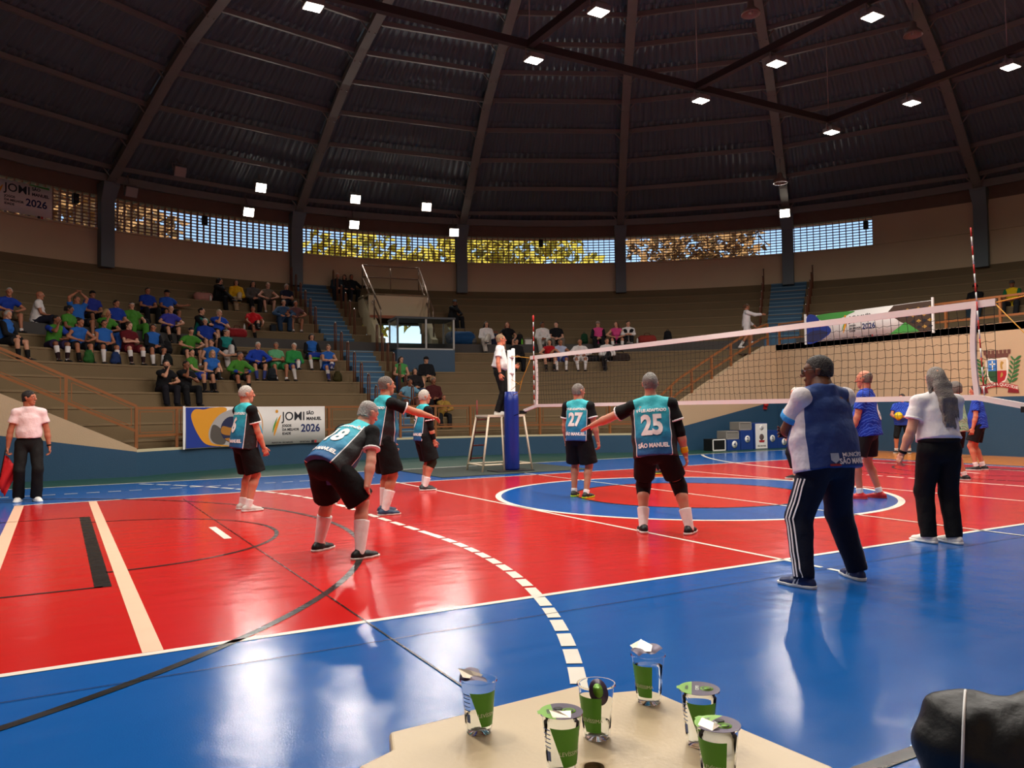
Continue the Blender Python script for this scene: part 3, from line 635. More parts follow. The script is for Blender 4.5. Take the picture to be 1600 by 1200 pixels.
# ============================================================ PODIUM
m_pod = mat('podium_blue', (26, 58, 128), 0.5)
def num_disc(root, x, z, y, s, r=0.11):
    MB().lathe([(0, 0), (r, 0), (r, 0.012), (0, 0.012)], (x, y, z), 20, Matrix.Rotation(PI / 2, 3, 'X')).build('number_disc', m_white, root)
    text_obj('numeral', s, r * 1.5, mat('navy_print', (24, 40, 96)), root, lambda a, b: Vector((x + a, y - 0.016, z + b)), 0.004)
pods = [('4', -1.1, 0.0, 0.33), ('2', -0.55, 0.0, 0.6), ('1', 0.0, -0.05, 0.82), ('3', 0.55, 0.0, 0.58), ('5', 1.08, 0.0, 0.36)]
px0 = 10.65
for s, dx, dy, h in pods:
    t = empty('podium_block', (px0 + dx, 8.75 + dy, 0)); lab = {'4': 'blue podium block marked 4 at the left', '2': 'blue podium block marked 2 with a grey box standing on it', '1': 'tall white-fronted podium block marked 1 with an emblem', '3': 'blue podium block marked 3 right of the white block', '5': 'low blue podium block marked 5 at the right end'}[s]
    tag(t, lab, 'podium', 'winners podium blocks')
    MB().box((-0.26, -0.25, 0), (0.26, 0.25, h)).build('block', m_pod, t, bevel=0.01)
    if s == '1':
        MB().box((-0.25, -0.27, 0.02), (0.25, -0.25, h - 0.02)).build('front_panel', m_white, t)
        num_disc(t, 0, h - 0.14, -0.272, s, 0.08)
        rot = Matrix.Rotation(PI / 2, 3, 'X')
        MB().lathe([(0, 0), (0.1, 0), (0.08, 0.008), (0, 0.008)], (0, -0.272, 0.38), 14, rot).build('emblem', mat('emblem_grey', (96, 80, 78)), t)
        MB().prism([(-0.1, 0), (0.1, 0), (0.12, 0.06), (-0.12, 0.06)], -0.0, 0.01, Matrix.Translation((0, -0.272, 0.22)) @ Matrix.Rotation(PI / 2, 4, 'X')).build('emblem_ribbon', mat('red_print', (170, 40, 44)), t)
        text_obj('lettering', 'SÃO MANUEL', 0.06, m_black, t, lambda a, b: Vector((a, -0.274, 0.1 + b)), 0.001)
    else: num_disc(t, 0, h * 0.55, -0.252, s)
for nm, x, z0, h, lab in (('storage_box', px0 - 1.66, 0.0, 0.36, 'black crate with a white rim left of the podium'), ('storage_box', px0 - 1.1, 0.332, 0.26, 'lower grey box lying on the leftmost podium block'), ('storage_box', px0 - 0.55, 0.602, 0.26, 'upper grey box, on the step beside the white block')):
    t = empty(nm, (x, 8.78, z0)); tag(t, lab, 'box'); g = mat('grey_board', (128, 124, 116), 0.7) if z0 else m_black
    MB().box((-0.26, -0.2, 0), (0.26, 0.2, h)).build('body', g, t, bevel=0.01)
    e = MB()
    for a, b in (((-0.25, 0.02), (0.25, 0.02)), ((0.25, 0.02), (0.25, h - 0.02)), ((0.25, h - 0.02), (-0.25, h - 0.02)), ((-0.25, h - 0.02), (-0.25, 0.02))): e.bar((a[0], -0.205, a[1]), (b[0], -0.205, b[1]), 0.02, 0.03)
    e.build('rim', m_white if not z0 else mat('light_edge', (150, 146, 138)), t)
al = empty('alarm_bell', (11.79, 9.3, 1.4)); tag(al, 'small red alarm bell on the blue wall above the podium', 'alarm')
MB().lathe([(0, 0), (0.09, 0), (0.09, 0.05), (0.04, 0.1), (0, 0.1)], (0, 0, 0), 14, Matrix.Rotation(PI / 2, 3, 'X')).build('gong', mat('red_enamel', (170, 34, 36), 0.35), al); MB().box((-0.06, -0.02, -0.16), (0.06, 0.04, -0.06)).build('box', mat('red_enamel', (170, 34, 36)), al)
# ============================================================ BANNERS
m_bwhite = mat('white_banner_vinyl', (222, 216, 212), 0.5, var=0.03); m_nav = mat('navy_print', (24, 40, 96)); m_bblue = mat('blue_banner_print', (34, 56, 142), 0.5); m_byel = mat('amber_banner_print', (222, 150, 40), 0.5); m_bgreen = mat('green_banner_print', (70, 150, 66), 0.5); m_ink = mat('dark_ink', (36, 36, 44), 0.5)
def bez(pts, n=10):
    """smooth closed outline through points"""
    out = []; N = len(pts)
    for i in range(N):
        p0, p1, p2, p3 = [np.array(pts[(i + k - 1) % N], float) for k in range(4)]
        for j in range(n):
            t = j / n; out.append(tuple(0.5 * ((2 * p1) + (-p0 + p2) * t + (2 * p0 - 5 * p1 + 4 * p2 - p3) * t * t + (-p0 + 3 * p1 - 3 * p2 + p3) * t ** 3)))
    return out
def patch(name, poly, m, root, fn, off, grid=0.15):
    """polygon cut on a grid so that it follows a curved or rippled sheet"""
    bm = bmesh.new(); bm.faces.new([bm.verts.new((x, y, 0)) for x, y in poly]); bmesh.ops.triangulate(bm, faces=bm.faces[:])
    for ax in (0, 1):
        lo = min(v.co[ax] for v in bm.verts); hi = max(v.co[ax] for v in bm.verts); x = lo + grid
        while x < hi:
            co = Vector((0, 0, 0)); co[ax] = x; no = Vector((0, 0, 0)); no[ax] = 1
            bmesh.ops.bisect_plane(bm, geom=bm.verts[:] + bm.edges[:] + bm.faces[:], plane_co=co, plane_no=no); x += grid
    for v in bm.verts: v.co = fn(v.co.x, v.co.y, off)
    me = bpy.data.meshes.new(name); bm.to_mesh(me); bm.free(); return link(name, me, m, root)
def logo(root, fn, x, y, s, g=0.15, o=0.006):
    """event logo: little figure of coloured strokes, name, year, sponsor line"""
    T = lambda nm, txt, px, py, sz, m, b=0.0, sx=1.0: text_obj(nm, txt, sz * s, m, root, lambda a, c: fn(x + px * s + a, y + py * s + c, o), b * s, sx, 'LEFT', g)
    for k, (m, dx) in enumerate(((m_byel, 0.10), (m_bgreen, 0.05), (mat('cyan_print', (70, 160, 200)), 0.0))):
        patch('logo_stroke', bez([(x + (dx - 0.02) * s, y - 0.42 * s + 0.1 * k * s), (x + (dx + 0.02) * s, y - 0.1 * s), (x + (dx + 0.22 - 0.07 * k) * s, y + (0.2 - 0.06 * k) * s), (x + (dx + 0.14 - 0.05 * k) * s, y - 0.05 * s)], 6), m, root, fn, o, g)
    patch('logo_head', [(x + 0.18 * s + 0.05 * s * math.cos(a), y + 0.3 * s + 0.05 * s * math.sin(a)) for a in np.linspace(0, 2 * PI, 12, False)], m_byel, root, fn, o, g)
    T('lettering', 'JOMI', 0.36, 0.14, 0.36, m_ink, 0.004); T('lettering', 'SÃO', 1.16, 0.24, 0.13, m_ink, 0.005); T('lettering', 'MANUEL', 1.16, 0.07, 0.13, m_ink, 0.005)
    for i, t in enumerate(('JOGOS', 'DA MELHOR', 'IDADE')): T('lettering', t, 0.36, -0.13 - 0.115 * i, 0.1, m_ink, 0.004)
    T('lettering', '2026', 0.98, -0.22, 0.32, m_nav, 0.008)
    T('sponsor_line', 'PREFEITURA  SÃO MANUEL', 0.0, -0.62, 0.06, m_ink, 0.001); T('sponsor_line', 'SECRETARIA', 0.95, -0.62, 0.06, m_ink, 0.001)
    patch('sponsor_mark', [(x + 1.33 * s, y - 0.66 * s), (x + 1.42 * s, y - 0.66 * s), (x + 1.42 * s, y - 0.58 * s), (x + 1.33 * s, y - 0.58 * s)], m_ink, root, fn, o, g); patch('sponsor_mark', [(x + 1.43 * s, y - 0.66 * s), (x + 1.5 * s, y - 0.66 * s), (x + 1.5 * s, y - 0.58 * s), (x + 1.43 * s, y - 0.58 * s)], mat('red_print', (170, 40, 44)), root, fn, o, g)
def sheet(root, fn, x0, x1, y0, y1, m, name='sheet'):
    n = max(2, int((x1 - x0) / 0.12)); mb = MB(); vs = []; fs = []
    for i in range(n + 1):
        x = x0 + (x1 - x0) * i / n
        vs += [fn(x, y0, 0), fn(x, (y0 + y1) / 2, 0), fn(x, y1, 0), fn(x, y1, -0.006), fn(x, y0, -0.006)]
    for i in range(n):
        b = 5 * i; c = b + 5; fs += [(b, c, c + 1, b + 1), (b + 1, c + 1, c + 2, b + 2), (b + 2, c + 2, c + 3, b + 3), (b + 3, c + 3, c + 4, b + 4), (b + 4, c + 4, c, b)]
    mb.add(vs, fs, True); return mb.build(name, m, root)
# 1) front railing banner: x = arc length from its left edge, y = height
b1 = empty('event_banner'); tag(b1, 'white event banner with a volleyball picture tied to the front railing', 'banner')
RB = 11.62; AB0 = D2R(-31.3)
def fb(x, y, off=0.0):
    a = AB0 + x / RB; r = RB - off - 0.012 * math.sin(x * 5.1 + y * 2) ; return cylp(r, a, y)
LB = D2R(19.55) * RB
sheet(b1, fb, 0, LB, 0.53, 1.48, m_bwhite)
patch('blue_field', [(0.05, 0.54), (1.0, 0.54), (1.15, 0.6), (1.2, 1.0), (1.0, 1.47), (0.05, 1.47)], m_bblue, b1, fb, 0.003)
patch('amber_swirl', bez([(0.2, 1.25), (0.35, 0.9), (0.6, 0.62), (1.0, 0.55), (1.3, 0.56), (1.1, 0.75), (0.8, 1.0), (0.9, 1.25), (1.15, 1.38), (1.1, 1.47), (0.75, 1.46), (0.55, 1.42), (0.3, 1.42)], 5), m_byel, b1, fb, 0.006)
patch('photo_patch', bez([(0.68, 0.9), (0.75, 0.65), (1.05, 0.58), (1.6, 0.56), (1.62, 1.0), (1.45, 1.4), (1.1, 1.36), (0.85, 1.2)], 5), mat('photo_grey_print', (168, 162, 160)), b1, fb, 0.008)
patch('photo_court', bez([(0.72, 0.78), (0.85, 0.62), (1.1, 0.6), (1.12, 0.8), (0.95, 1.0), (0.78, 1.05)], 5), mat('photo_dark_print', (86, 78, 72)), b1, fb, 0.010)
ball = [(1.3 + 0.31 * math.cos(a), 0.94 + 0.31 * math.sin(a)) for a in np.linspace(0, 2 * PI, 28, False)]
patch('printed_ball', ball, mat('navy_ball_print', (34, 38, 72)), b1, fb, 0.011)
patch('printed_ball_panel', bez([(1.02, 0.85), (1.3, 0.8), (1.58, 0.92), (1.55, 1.08), (1.3, 0.98), (1.04, 1.02)], 5), mat('ochre_ball_print', (170, 112, 40)), b1, fb, 0.013)
patch('printed_ball_panel', bez([(1.1, 0.72), (1.3, 0.64), (1.52, 0.74), (1.3, 0.74)], 5), mat('ochre_ball_print', (170, 112, 40)), b1, fb, 0.013)
for nm, r_ in (('thin_arc', 0.78),): patch(nm, [(1.55 + (0.62 + 0.008) * math.cos(a) , 1.0 + 0.62 * math.sin(a)) for a in np.linspace(-0.85, 0.85, 16)] + [(1.55 + 0.61 * math.cos(a), 1.0 + 0.62 * math.sin(a)) for a in np.linspace(0.85, -0.85, 16)], m_byel, b1, fb, 0.006)
logo(b1, fb, 2.42, 1.10, 0.86)
MB().box((-0.02, -0.02, 0.52), (0.02, 0.02, 1.5), None, fb(0.0, 0, 0.01)).build('edge_pole', m_white, b1)
# 2) banner on the right end railing
b2 = empty('event_banner'); tag(b2, 'event banner with blue and green shapes hanging on the right railing behind the net', 'banner')
def fr(x, y, off=0.0): return Vector((12.34 - off - 0.015 * math.sin(x * 4 + y), 8.06 - x, y))
sheet(b2, fr, 0, 4.28, 3.36, 4.2, m_bwhite)
patch('blue_swoosh', bez([(0.0, 3.37), (0.5, 3.38), (0.95, 3.6), (0.9, 3.8), (0.6, 3.95), (0.4, 4.19), (0.05, 4.19)], 5), m_bblue, b2, fr, 0.004)
patch('blue_crowd', bez([(0.05, 3.4), (0.5, 3.4), (0.85, 3.6), (0.5, 3.72), (0.1, 3.66)], 5), mat('dim_crowd_print', (44, 48, 90)), b2, fr, 0.006)
patch('green_swoosh', bez([(0.45, 4.19), (0.7, 3.98), (1.1, 3.96), (1.6, 4.1), (1.75, 4.19)], 5), m_bgreen, b2, fr, 0.004)
patch('green_corner', [(2.95, 3.37), (3.45, 3.68), (3.9, 3.37)], m_bgreen, b2, fr, 0.006)
patch('chess_photo', [(2.9, 4.0), (3.3, 3.7), (3.6, 3.55), (3.85, 3.37), (4.26, 3.37), (4.26, 4.19), (3.1, 4.19)], mat('chess_photo_print', (70, 52, 40)), b2, fr, 0.004)
for i in range(5):
    for j in range(4):
        x, y = 3.45 + 0.17 * i, 3.45 + 0.17 * j
        if y < 4.1 and x + 0.8 * (y - 3.4) > 3.7 and x < 4.15: patch('chess_square', [(x, y + 0.05), (x + 0.08, y), (x + 0.16, y + 0.05), (x + 0.08, y + 0.1)], mat('gold_print', (176, 136, 64)) if (i + j) % 2 else m_ink, b2, fr, 0.006)
logo(b2, fr, 1.35, 3.84, 0.72)
for x in (0.0, 4.28): MB().box((-0.025, -0.025, 3.3), (0.025, 0.025, 4.28), None, (*fr(x, 0, 0.01)[:2], 0)).build('edge_pole', m_white, b2)
# 3) banner over the corner window
b3 = empty('event_banner'); tag(b3, 'small white event banner hung over the lattice at the top left', 'banner')
RB3 = 21.75; A3 = D2R(-31.2)
def f3(x, y, off=0.0): return cylp(RB3 - off, A3 + x / RB3, y)
sheet(b3, f3, 0, D2R(7.6) * RB3, 7.62, 8.6, m_bwhite); logo(b3, f3, 1.12, 8.22, 1.0); patch('green_edge', [(2.2, 8.56), (2.8, 8.52), (2.8, 8.59), (2.2, 8.59)], m_bgreen, b3, f3, 0.004)
# ============================================================ CREST on the end wall
cr = empty('painted_crest'); tag(cr, 'painted town crest with a shield, crown and red ribbon on the beige wall', 'wall emblem')
def fc(x, y, off=0.0): return Vector((12.392 - off, 2.13 - x, 2.16 + y))
m_leafp = mat('green_leaf_print', (44, 104, 52)); m_crown = mat('crown_print', (104, 62, 52)); m_ribbon = mat('crest_red', (168, 30, 40)); m_sil = mat('crest_white', (226, 220, 206)); m_cb = mat('crest_blue', (60, 120, 190)); m_cg = mat('crest_dark_green', (36, 78, 44)); m_cream2 = mat('crest_cream', (214, 190, 160))
patch('shield_border', bez([(-0.26, 0.33), (0, 0.33), (0.26, 0.33), (0.27, 0.0), (0.2, -0.25), (0, -0.36), (-0.2, -0.25), (-0.27, 0.0)], 4), m_sil, cr, fc, 0.003, 1)
for (x0, x1, y0, y1, m) in ((-0.23, 0, 0.02, 0.3, m_cb), (0, 0.23, 0.02, 0.3, m_cream2)): patch('shield_quarter', [(x0, y0), (x1, y0), (x1, y1), (x0, y1)], m, cr, fc, 0.006, 1)
patch('shield_quarter', [(-0.23, 0.02), (-0.23, -0.08), (-0.18, -0.22), (0, -0.32), (0, 0.02)], m_cg, cr, fc, 0.006, 1); patch('shield_quarter', [(0.23, 0.02), (0.23, -0.08), (0.18, -0.22), (0, -0.32), (0, 0.02)], m_ribbon, cr, fc, 0.006, 1)
patch('cross', [(-0.13, 0.05), (-0.1, 0.05), (-0.1, 0.28), (-0.13, 0.28)], m_sil, cr, fc, 0.008, 1); patch('cross', [(-0.19, 0.18), (-0.04, 0.18), (-0.04, 0.21), (-0.19, 0.21)], m_sil, cr, fc, 0.008, 1)
patch('figure_mark', bez([(0.09, 0.07), (0.14, 0.06), (0.13, 0.16), (0.17, 0.22), (0.11, 0.26), (0.08, 0.18)], 3), mat('gold_print', (176, 136, 64)), cr, fc, 0.008, 1); patch('figure_mark', bez([(0.08, -0.16), (0.14, -0.1), (0.12, -0.02), (0.09, -0.06)], 3), mat('gold_print', (176, 136, 64)), cr, fc, 0.008, 1)
patch('crown', [(-0.27, 0.36), (0.27, 0.36), (0.3, 0.46), (-0.3, 0.46)], m_crown, cr, fc, 0.003, 1)
for k in range(7):
    x = -0.3 + 0.1 * k - 0.03; patch('crown_tower', [(x, 0.44), (x + 0.065, 0.44), (x + 0.075, 0.55), (x - 0.01, 0.55)], m_crown, cr, fc, 0.004, 1)
for s in (-1, 1):
    patch('stem', [(s * 0.3, -0.35), (s * 0.42, 0.0), (s * 0.44, 0.3), (s * 0.42, 0.3), (s * 0.4, 0.0), (s * 0.27, -0.35)], m_leafp, cr, fc, 0.003, 1)
    for k in range(6):
        y = -0.28 + 0.11 * k; bx = s * (0.33 + 0.02 * k); l = 0.17 if s > 0 else 0.13
        for t in (-1, 1):
            dx = s * l * (1 if t > 0 else -0.55); patch('leaf', bez([(bx, y), (bx + dx * 0.5, y + 0.09), (bx + dx, y + 0.1), (bx + dx * 0.55, y + 0.02)], 3), m_leafp, cr, fc, 0.004, 1)
def rib_y(x): return -0.40 - 0.0 + 0.07 * math.cos(x * 4.2)
patch('ribbon', [(x, rib_y(x) + 0.06) for x in np.linspace(-0.5, 0.5, 15)] + [(x, rib_y(x) - 0.06) for x in np.linspace(0.5, -0.5, 15)], m_ribbon, cr, fc, 0.009, 0.1)
for s in (-1, 1): patch('ribbon_tail', [(s * 0.5, -0.43), (s * 0.52, -0.56), (s * 0.24, -0.54), (s * 0.27, -0.42)], mat('crest_dark_red', (120, 22, 32)), cr, fc, 0.007, 1)
text_obj('motto', 'AD MAIORA QUOTIDIE', 0.105, m_sil, cr, lambda a, b: fc(a, rib_y(a) + b, 0.013), 0.002, 0.92, 'CENTER', 0.08)
# ============================================================ GLASS BOOTH
bo = empty('glass_booth', (0, 0, 0)); tag(bo, 'blue booth with glazed top standing at the entrance opening of the stand', 'booth')
ba0, ba1 = D2R(5.3), D2R(12.6); A_ = cylp(16.0, ba0, 0); B_ = cylp(16.0, ba1, 0); fx = (B_ - A_).normalized(); fy = Vector((-fx.y, fx.x, 0)); fy = fy if fy.dot(A_) > 0 else -fy
Lb = (B_ - A_).length; rotb = Matrix((fx, fy, Vector((0, 0, 1)))).transposed()
def bbox(lo, hi): return MB().box(lo, hi, rotb, A_)
bbox((0, 0, 2.62), (Lb, 1.35, 3.42)).build('base', m_navywall, bo)
m_gl = mat('booth_glass', (235, 242, 244), 0.03, trans=1.0, ior=1.15, spec=0.6); m_frame = mat('pale_window_frame', (176, 176, 172), 0.4)
m_dfr = mat('booth_dark_frame', (62, 66, 70), 0.5)
for x0, x1 in ((0.06, Lb * 0.5 - 0.03), (Lb * 0.5 + 0.03, Lb - 0.06)): bbox((x0, 0.02, 3.46), (x1, 0.03, 4.48)).build('pane', m_gl, bo)
bbox((0.02, 0.06, 3.46), (0.03, 1.3, 4.48)).build('pane', m_gl, bo); bbox((Lb - 0.03, 0.06, 3.46), (Lb - 0.02, 1.3, 4.48)).build('pane', m_gl, bo)
for x in (0.0, Lb * 0.5 - 0.03, Lb - 0.06): bbox((x, 0, 3.42), (x + 0.06, 0.06, 4.5)).build('mullion', m_frame if x else m_dfr, bo)
for y in (1.29,):
    for x in (0, Lb - 0.06): bbox((x, y, 3.42), (x + 0.06, y + 0.06, 4.5)).build('mullion', m_frame, bo)
bbox((0, 0, 3.42), (Lb, 0.07, 3.47)).build('sill', m_frame, bo); bbox((-0.03, -0.03, 4.48), (Lb + 0.03, 1.38, 4.55)).build('roof', m_dfr, bo)
# ============================================================ SCORER TABLE AND CUPS
TZ = 0.68; tcx, tcy, trot = -7.645, -8.185, D2R(3)
def tf(x, y, z=TZ): c, s = math.cos(trot), math.sin(trot); return Vector((tcx + c * x - s * y, tcy + s * x + c * y, z))
tb = empty('plastic_table', (tcx, tcy, 0), trot); tag(tb, 'square off-white plastic table with notched corners and a centre hole', 'table')
m_plast = mat('offwhite_plastic', (226, 202, 164), 0.35, var=0.06, vscale=7, bump=0.05, bscale=90)
h_ = 0.365; nt_ = 0.115
outl = []
for sx, sy in ((1, 1), (-1, 1), (-1, -1), (1, -1)):
    a = (sx * h_, sy * (h_ - nt_)); b = (sx * (h_ - nt_ * 0.72), sy * (h_ - nt_ * 0.72)); c = (sx * (h_ - nt_), sy * h_)
    outl += [a, b, c] if sx * sy > 0 else [c, b, a]
hole = [(0.019 * math.cos(a), 0.019 * math.sin(a)) for a in np.linspace(0, 2 * PI, 20, False)]
bm = bmesh.new(); ov = [bm.verts.new((x, y, TZ)) for x, y in outl]; hv = [bm.verts.new((x, y, TZ)) for x, y in hole]
eds = [bm.edges.new((ov[i], ov[(i + 1) % 12])) for i in range(12)] + [bm.edges.new((hv[i], hv[(i + 1) % 20])) for i in range(20)]
bmesh.ops.triangle_fill(bm, use_beauty=True, use_dissolve=False, edges=eds)
bmesh.ops.recalc_face_normals(bm, faces=bm.faces[:])
if sum(f.normal.z for f in bm.faces) < 0: bmesh.ops.reverse_faces(bm, faces=bm.faces[:])
me = bpy.data.meshes.new('top'); bm.to_mesh(me); bm.free()
o = link('top', me, m_plast, tb); md = o.modifiers.new('s', 'SOLIDIFY'); md.thickness = 0.055; md.offset = -1; md = o.modifiers.new('b', 'BEVEL'); md.width = 0.008; md.segments = 3; md.limit_method = 'ANGLE'
for sx in (-1, 1):
    for sy in (-1, 1): MB().tube([(sx * 0.26, sy * 0.26, TZ - 0.04), (sx * 0.3, sy * 0.3, 0)], [0.035, 0.022], 8).build('leg', m_plast, tb)
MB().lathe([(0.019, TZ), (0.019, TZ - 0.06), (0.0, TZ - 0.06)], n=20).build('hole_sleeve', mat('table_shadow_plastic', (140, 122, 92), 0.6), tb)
m_clear = mat('clear_cup_plastic', (250, 252, 252), 0.03, trans=1.0, ior=1.03, spec=0.9); m_water = mat('water', (250, 253, 253), 0.0, trans=1.0, ior=1.06)
m_cgreen = mat('green_cup_print', (82, 156, 36), 0.35); m_cblue = mat('pale_blue_cup_print', (70, 100, 170), 0.4); m_lgreen = mat('green_foil', (128, 188, 58), 0.3, 0.2); m_lpur = mat('purple_foil', (74, 56, 84), 0.3, 0.2); m_foil = mat('silver_foil', (206, 190, 170), 0.25, 0.8); m_cwhite = mat('cup_white_print', (230, 240, 220), 0.4)
CR0, CR1, CH = 0.0265, 0.036, 0.107
def cr_(z): return CR0 + (CR1 - CR0) * z / CH
def cup(x, y, face, lid, level, label):
    q = Vector((x, y, TZ + 0.0005)); t = empty('water_cup', q, face); tag(t, label, 'cup', 'cups of water on the plastic table')
    MB().lathe([(0, 0.0), (CR0 - 0.002, 0.0), (CR0, 0.004), (cr_(0.015) + 0.0005, 0.015), (cr_(0.016), 0.017), (CR1, CH - 0.004), (CR1 + 0.0035, CH - 0.002), (CR1 + 0.0035, CH), (CR1 - 0.001, CH), (CR1 - 0.0012, CH - 0.006), (CR0 - 0.001, 0.003), (0, 0.003)], n=36).build('cup_wall', m_clear, t)
    MB().lathe([(0, 0.0035), (CR0 - 0.002, 0.0035), (cr_(level) - 0.0022, level), (0, level)], n=36).build('water', m_water, t)
    def fcup(u, z, o=0.0006):
        r = cr_(z) + o; return Vector((r * math.sin(u), -r * math.cos(u), z))
    # green leaf-shaped print wrapping the front
    mb = MB(); n = 14; vs = []; fs = []
    for i in range(n + 1):
        z = 0.018 + (0.088 - 0.018) * i / n; u0 = -0.05 - 0.75 * (i / n); u1 = 1.05
        for j in range(9): vs.append(fcup(u0 + (u1 - u0) * j / 8, z))
    for i in range(n):
        for j in range(8): b = 9 * i + j; fs.append((b, b + 1, b + 10, b + 9))
    mb.add(vs, fs, True).build('green_label', m_cgreen, t)
    text_obj('lettering', 'LEVÍSSIMA', 0.011, m_cwhite, t, lambda a, b: fcup(0.42 + a / 0.034, 0.042 + b, 0.0012), 0.0, 1.0, 'CENTER', 0.008)
    for k in range(5):
        z = 0.05 + 0.008 * k; mb = MB(); vs = [fcup(-1.35 + 0.55 * j / 5, z + d, 0.0008) for j in range(6) for d in (0, 0.0022)]
        mb.add(vs, [(2 * j, 2 * j + 2, 2 * j + 3, 2 * j + 1) for j in range(5)]).build('printed_line', m_cblue, t)
    mb = MB(); vs = [fcup(-1.15 + 0.3 * j / 3, z, 0.0008) for j in range(4) for z in (0.026, 0.044)]; mb.add(vs, [(2 * j, 2 * j + 2, 2 * j + 3, 2 * j + 1) for j in range(3)]).build('printed_table', m_cblue, t)
    zl = CH + 0.0008; R = CR1 + 0.004
    def seg(name, a0, a1, m, z=zl, chord=None, zfun=None):
        mb = MB(); pts = [(R * math.cos(a), R * math.sin(a)) for a in np.linspace(a0, a1, 20)]
        n_ = len(pts); zz = [zfun(p) if zfun else z for p in pts]
        mb.add([(p[0], p[1], zv) for p, zv in zip(pts, zz)] + [(p[0], p[1], zv + 0.0005) for p, zv in zip(pts, zz)], [tuple(range(n_))[::-1], tuple(range(n_, 2 * n_))] + [(i, (i + 1) % n_, n_ + (i + 1) % n_, n_ + i) for i in range(n_)]).build(name, m, t)
    if lid in ('full', 'torn'):
        seg('lid_purple', -PI * 0.62, PI * 0.62, m_lpur); seg('lid_green', PI * 0.62, PI * 1.38, m_lgreen)
        MB().prism([(-R - 0.004, -0.006), (-R + 0.004, -0.012), (-R + 0.004, 0.012), (-R - 0.004, 0.006)], zl, zl + 0.0006).build('lid_tab', m_lgreen, t)
        for rr, mm in ((0.013, m_lgreen), (0.009, m_lpur), (0.006, m_lgreen)): MB().lathe([(0, 0), (rr, 0), (rr, 0.0003), (0, 0.0003)], (0.014, 0.0, zl + 0.0007 + (0.014 - rr) * 0.06), 18).build('lid_ring', mm, t)
        text_obj('lid_text', 'COPO', 0.009, m_cwhite, t, lambda a, b: Vector((-0.004 - b, a, zl + 0.0012)), 0.0003); text_obj('lid_text', 'SODA', 0.008, m_lpur, t, lambda a, b: Vector((-0.024 - b, a, zl + 0.0012)), 0.0003)
        if lid == 'torn':
            MB().add([(-0.02, -0.03, zl + 0.001), (0.012, -0.034, zl + 0.001), (0.016, -0.014, zl + 0.006), (-0.004, -0.006, zl + 0.003), (-0.024, -0.012, zl + 0.008)], [(0, 1, 2, 3, 4)]).build('torn_foil', m_foil, t)
            MB().lathe([(0, 0), (0.009, 0), (0.009, 0.0003), (0, 0.0003)], (-0.004, 0.012, zl + 0.0012), 8).build('lid_opening', m_black, t)
    elif lid == 'peeled':      # lid folded back over the far rim
        mb = MB(); vs = []; fs = []
        for i in range(9):
            x_ = -R + 2 * R * 0.62 * i / 8
            for j in range(7):
                w_2 = math.sqrt(max(0.0, R * R - x_ * x_)) * 0.95; y_ = -w_2 + 2 * w_2 * j / 6
                vs.append((x_, y_, zl + 0.002 + 0.012 * math.sin((x_ + R) * 60) * 0.6 + 0.004 * math.sin(j * 1.3)))
        for i in range(8):
            for j in range(6): b = 7 * i + j; fs.append((b, b + 1, b + 8, b + 7))
        mb.add(vs, fs, True).build('peeled_lid', [m_lpur], t)
        MB().add([(-R * 0.95, -0.02, zl + 0.013), (-R * 0.2, -0.03, zl + 0.009), (R * 0.25, 0.0, zl + 0.007), (-R * 0.3, 0.026, zl + 0.011), (-R * 0.98, 0.016, zl + 0.02)], [(0, 1, 2, 3, 4)]).build('foil_underside', m_foil, t)
    elif lid == 'inside':      # lid pushed into the cup
        rot = Matrix.Rotation(D2R(66), 3, 'Y')
        MB().lathe([(0, 0), (0.026, 0), (0.026, 0.0006), (0, 0.0006)], (0.010, -0.004, CH - 0.014), 20, rot).build('pushed_lid', m_lpur, t)
        MB().lathe([(0, 0.0008), (0.012, 0.0008), (0, 0.0010)], (0.0115, -0.006, CH - 0.010), 12, rot).build('lid_ring', m_lgreen, t)
        MB().lathe([(0, -0.001), (0.014, -0.001), (0, -0.0012)], (0.0115, -0.006, CH - 0.010), 12, rot).build('lid_ring', m_lgreen, t)
sc_ = (1.345 - TZ) / (1.345 - 0.72)
def cpos(x, y): return (CAM.x + (x - CAM.x) * sc_, CAM.y + (y - CAM.y) * sc_)
# the camera sees each cup along this bearing; the print faces differ cup by cup
for (x, y), off, lid, lev, lab in (((-7.80, -8.02), 0.25, 'peeled', 0.034, 'half-empty water cup with its lid peeled open at the left'), ((-7.755, -8.245), 0.15, 'torn', 0.09, 'sealed water cup with a punctured lid beside the table hole'), ((-7.62, -8.16), -0.75, 'inside', 0.03, 'open water cup with its dark lid pushed inside'), ((-7.42, -8.07), -0.8, 'peeled', 0.082, 'water cup at the far corner with a crumpled foil lid'), ((-7.475, -8.285), 0.0, 'full', 0.092, 'full water cup with an intact green and purple lid'), ((-7.565, -8.425), -0.6, 'torn', 0.09, 'nearest water cup with torn foil at the bottom edge')):
    cx, cy = cpos(x, y); bear = math.atan2(cx - CAM.x, cy - CAM.y)
    cup(cx, cy, -bear + off, lid, lev, lab)
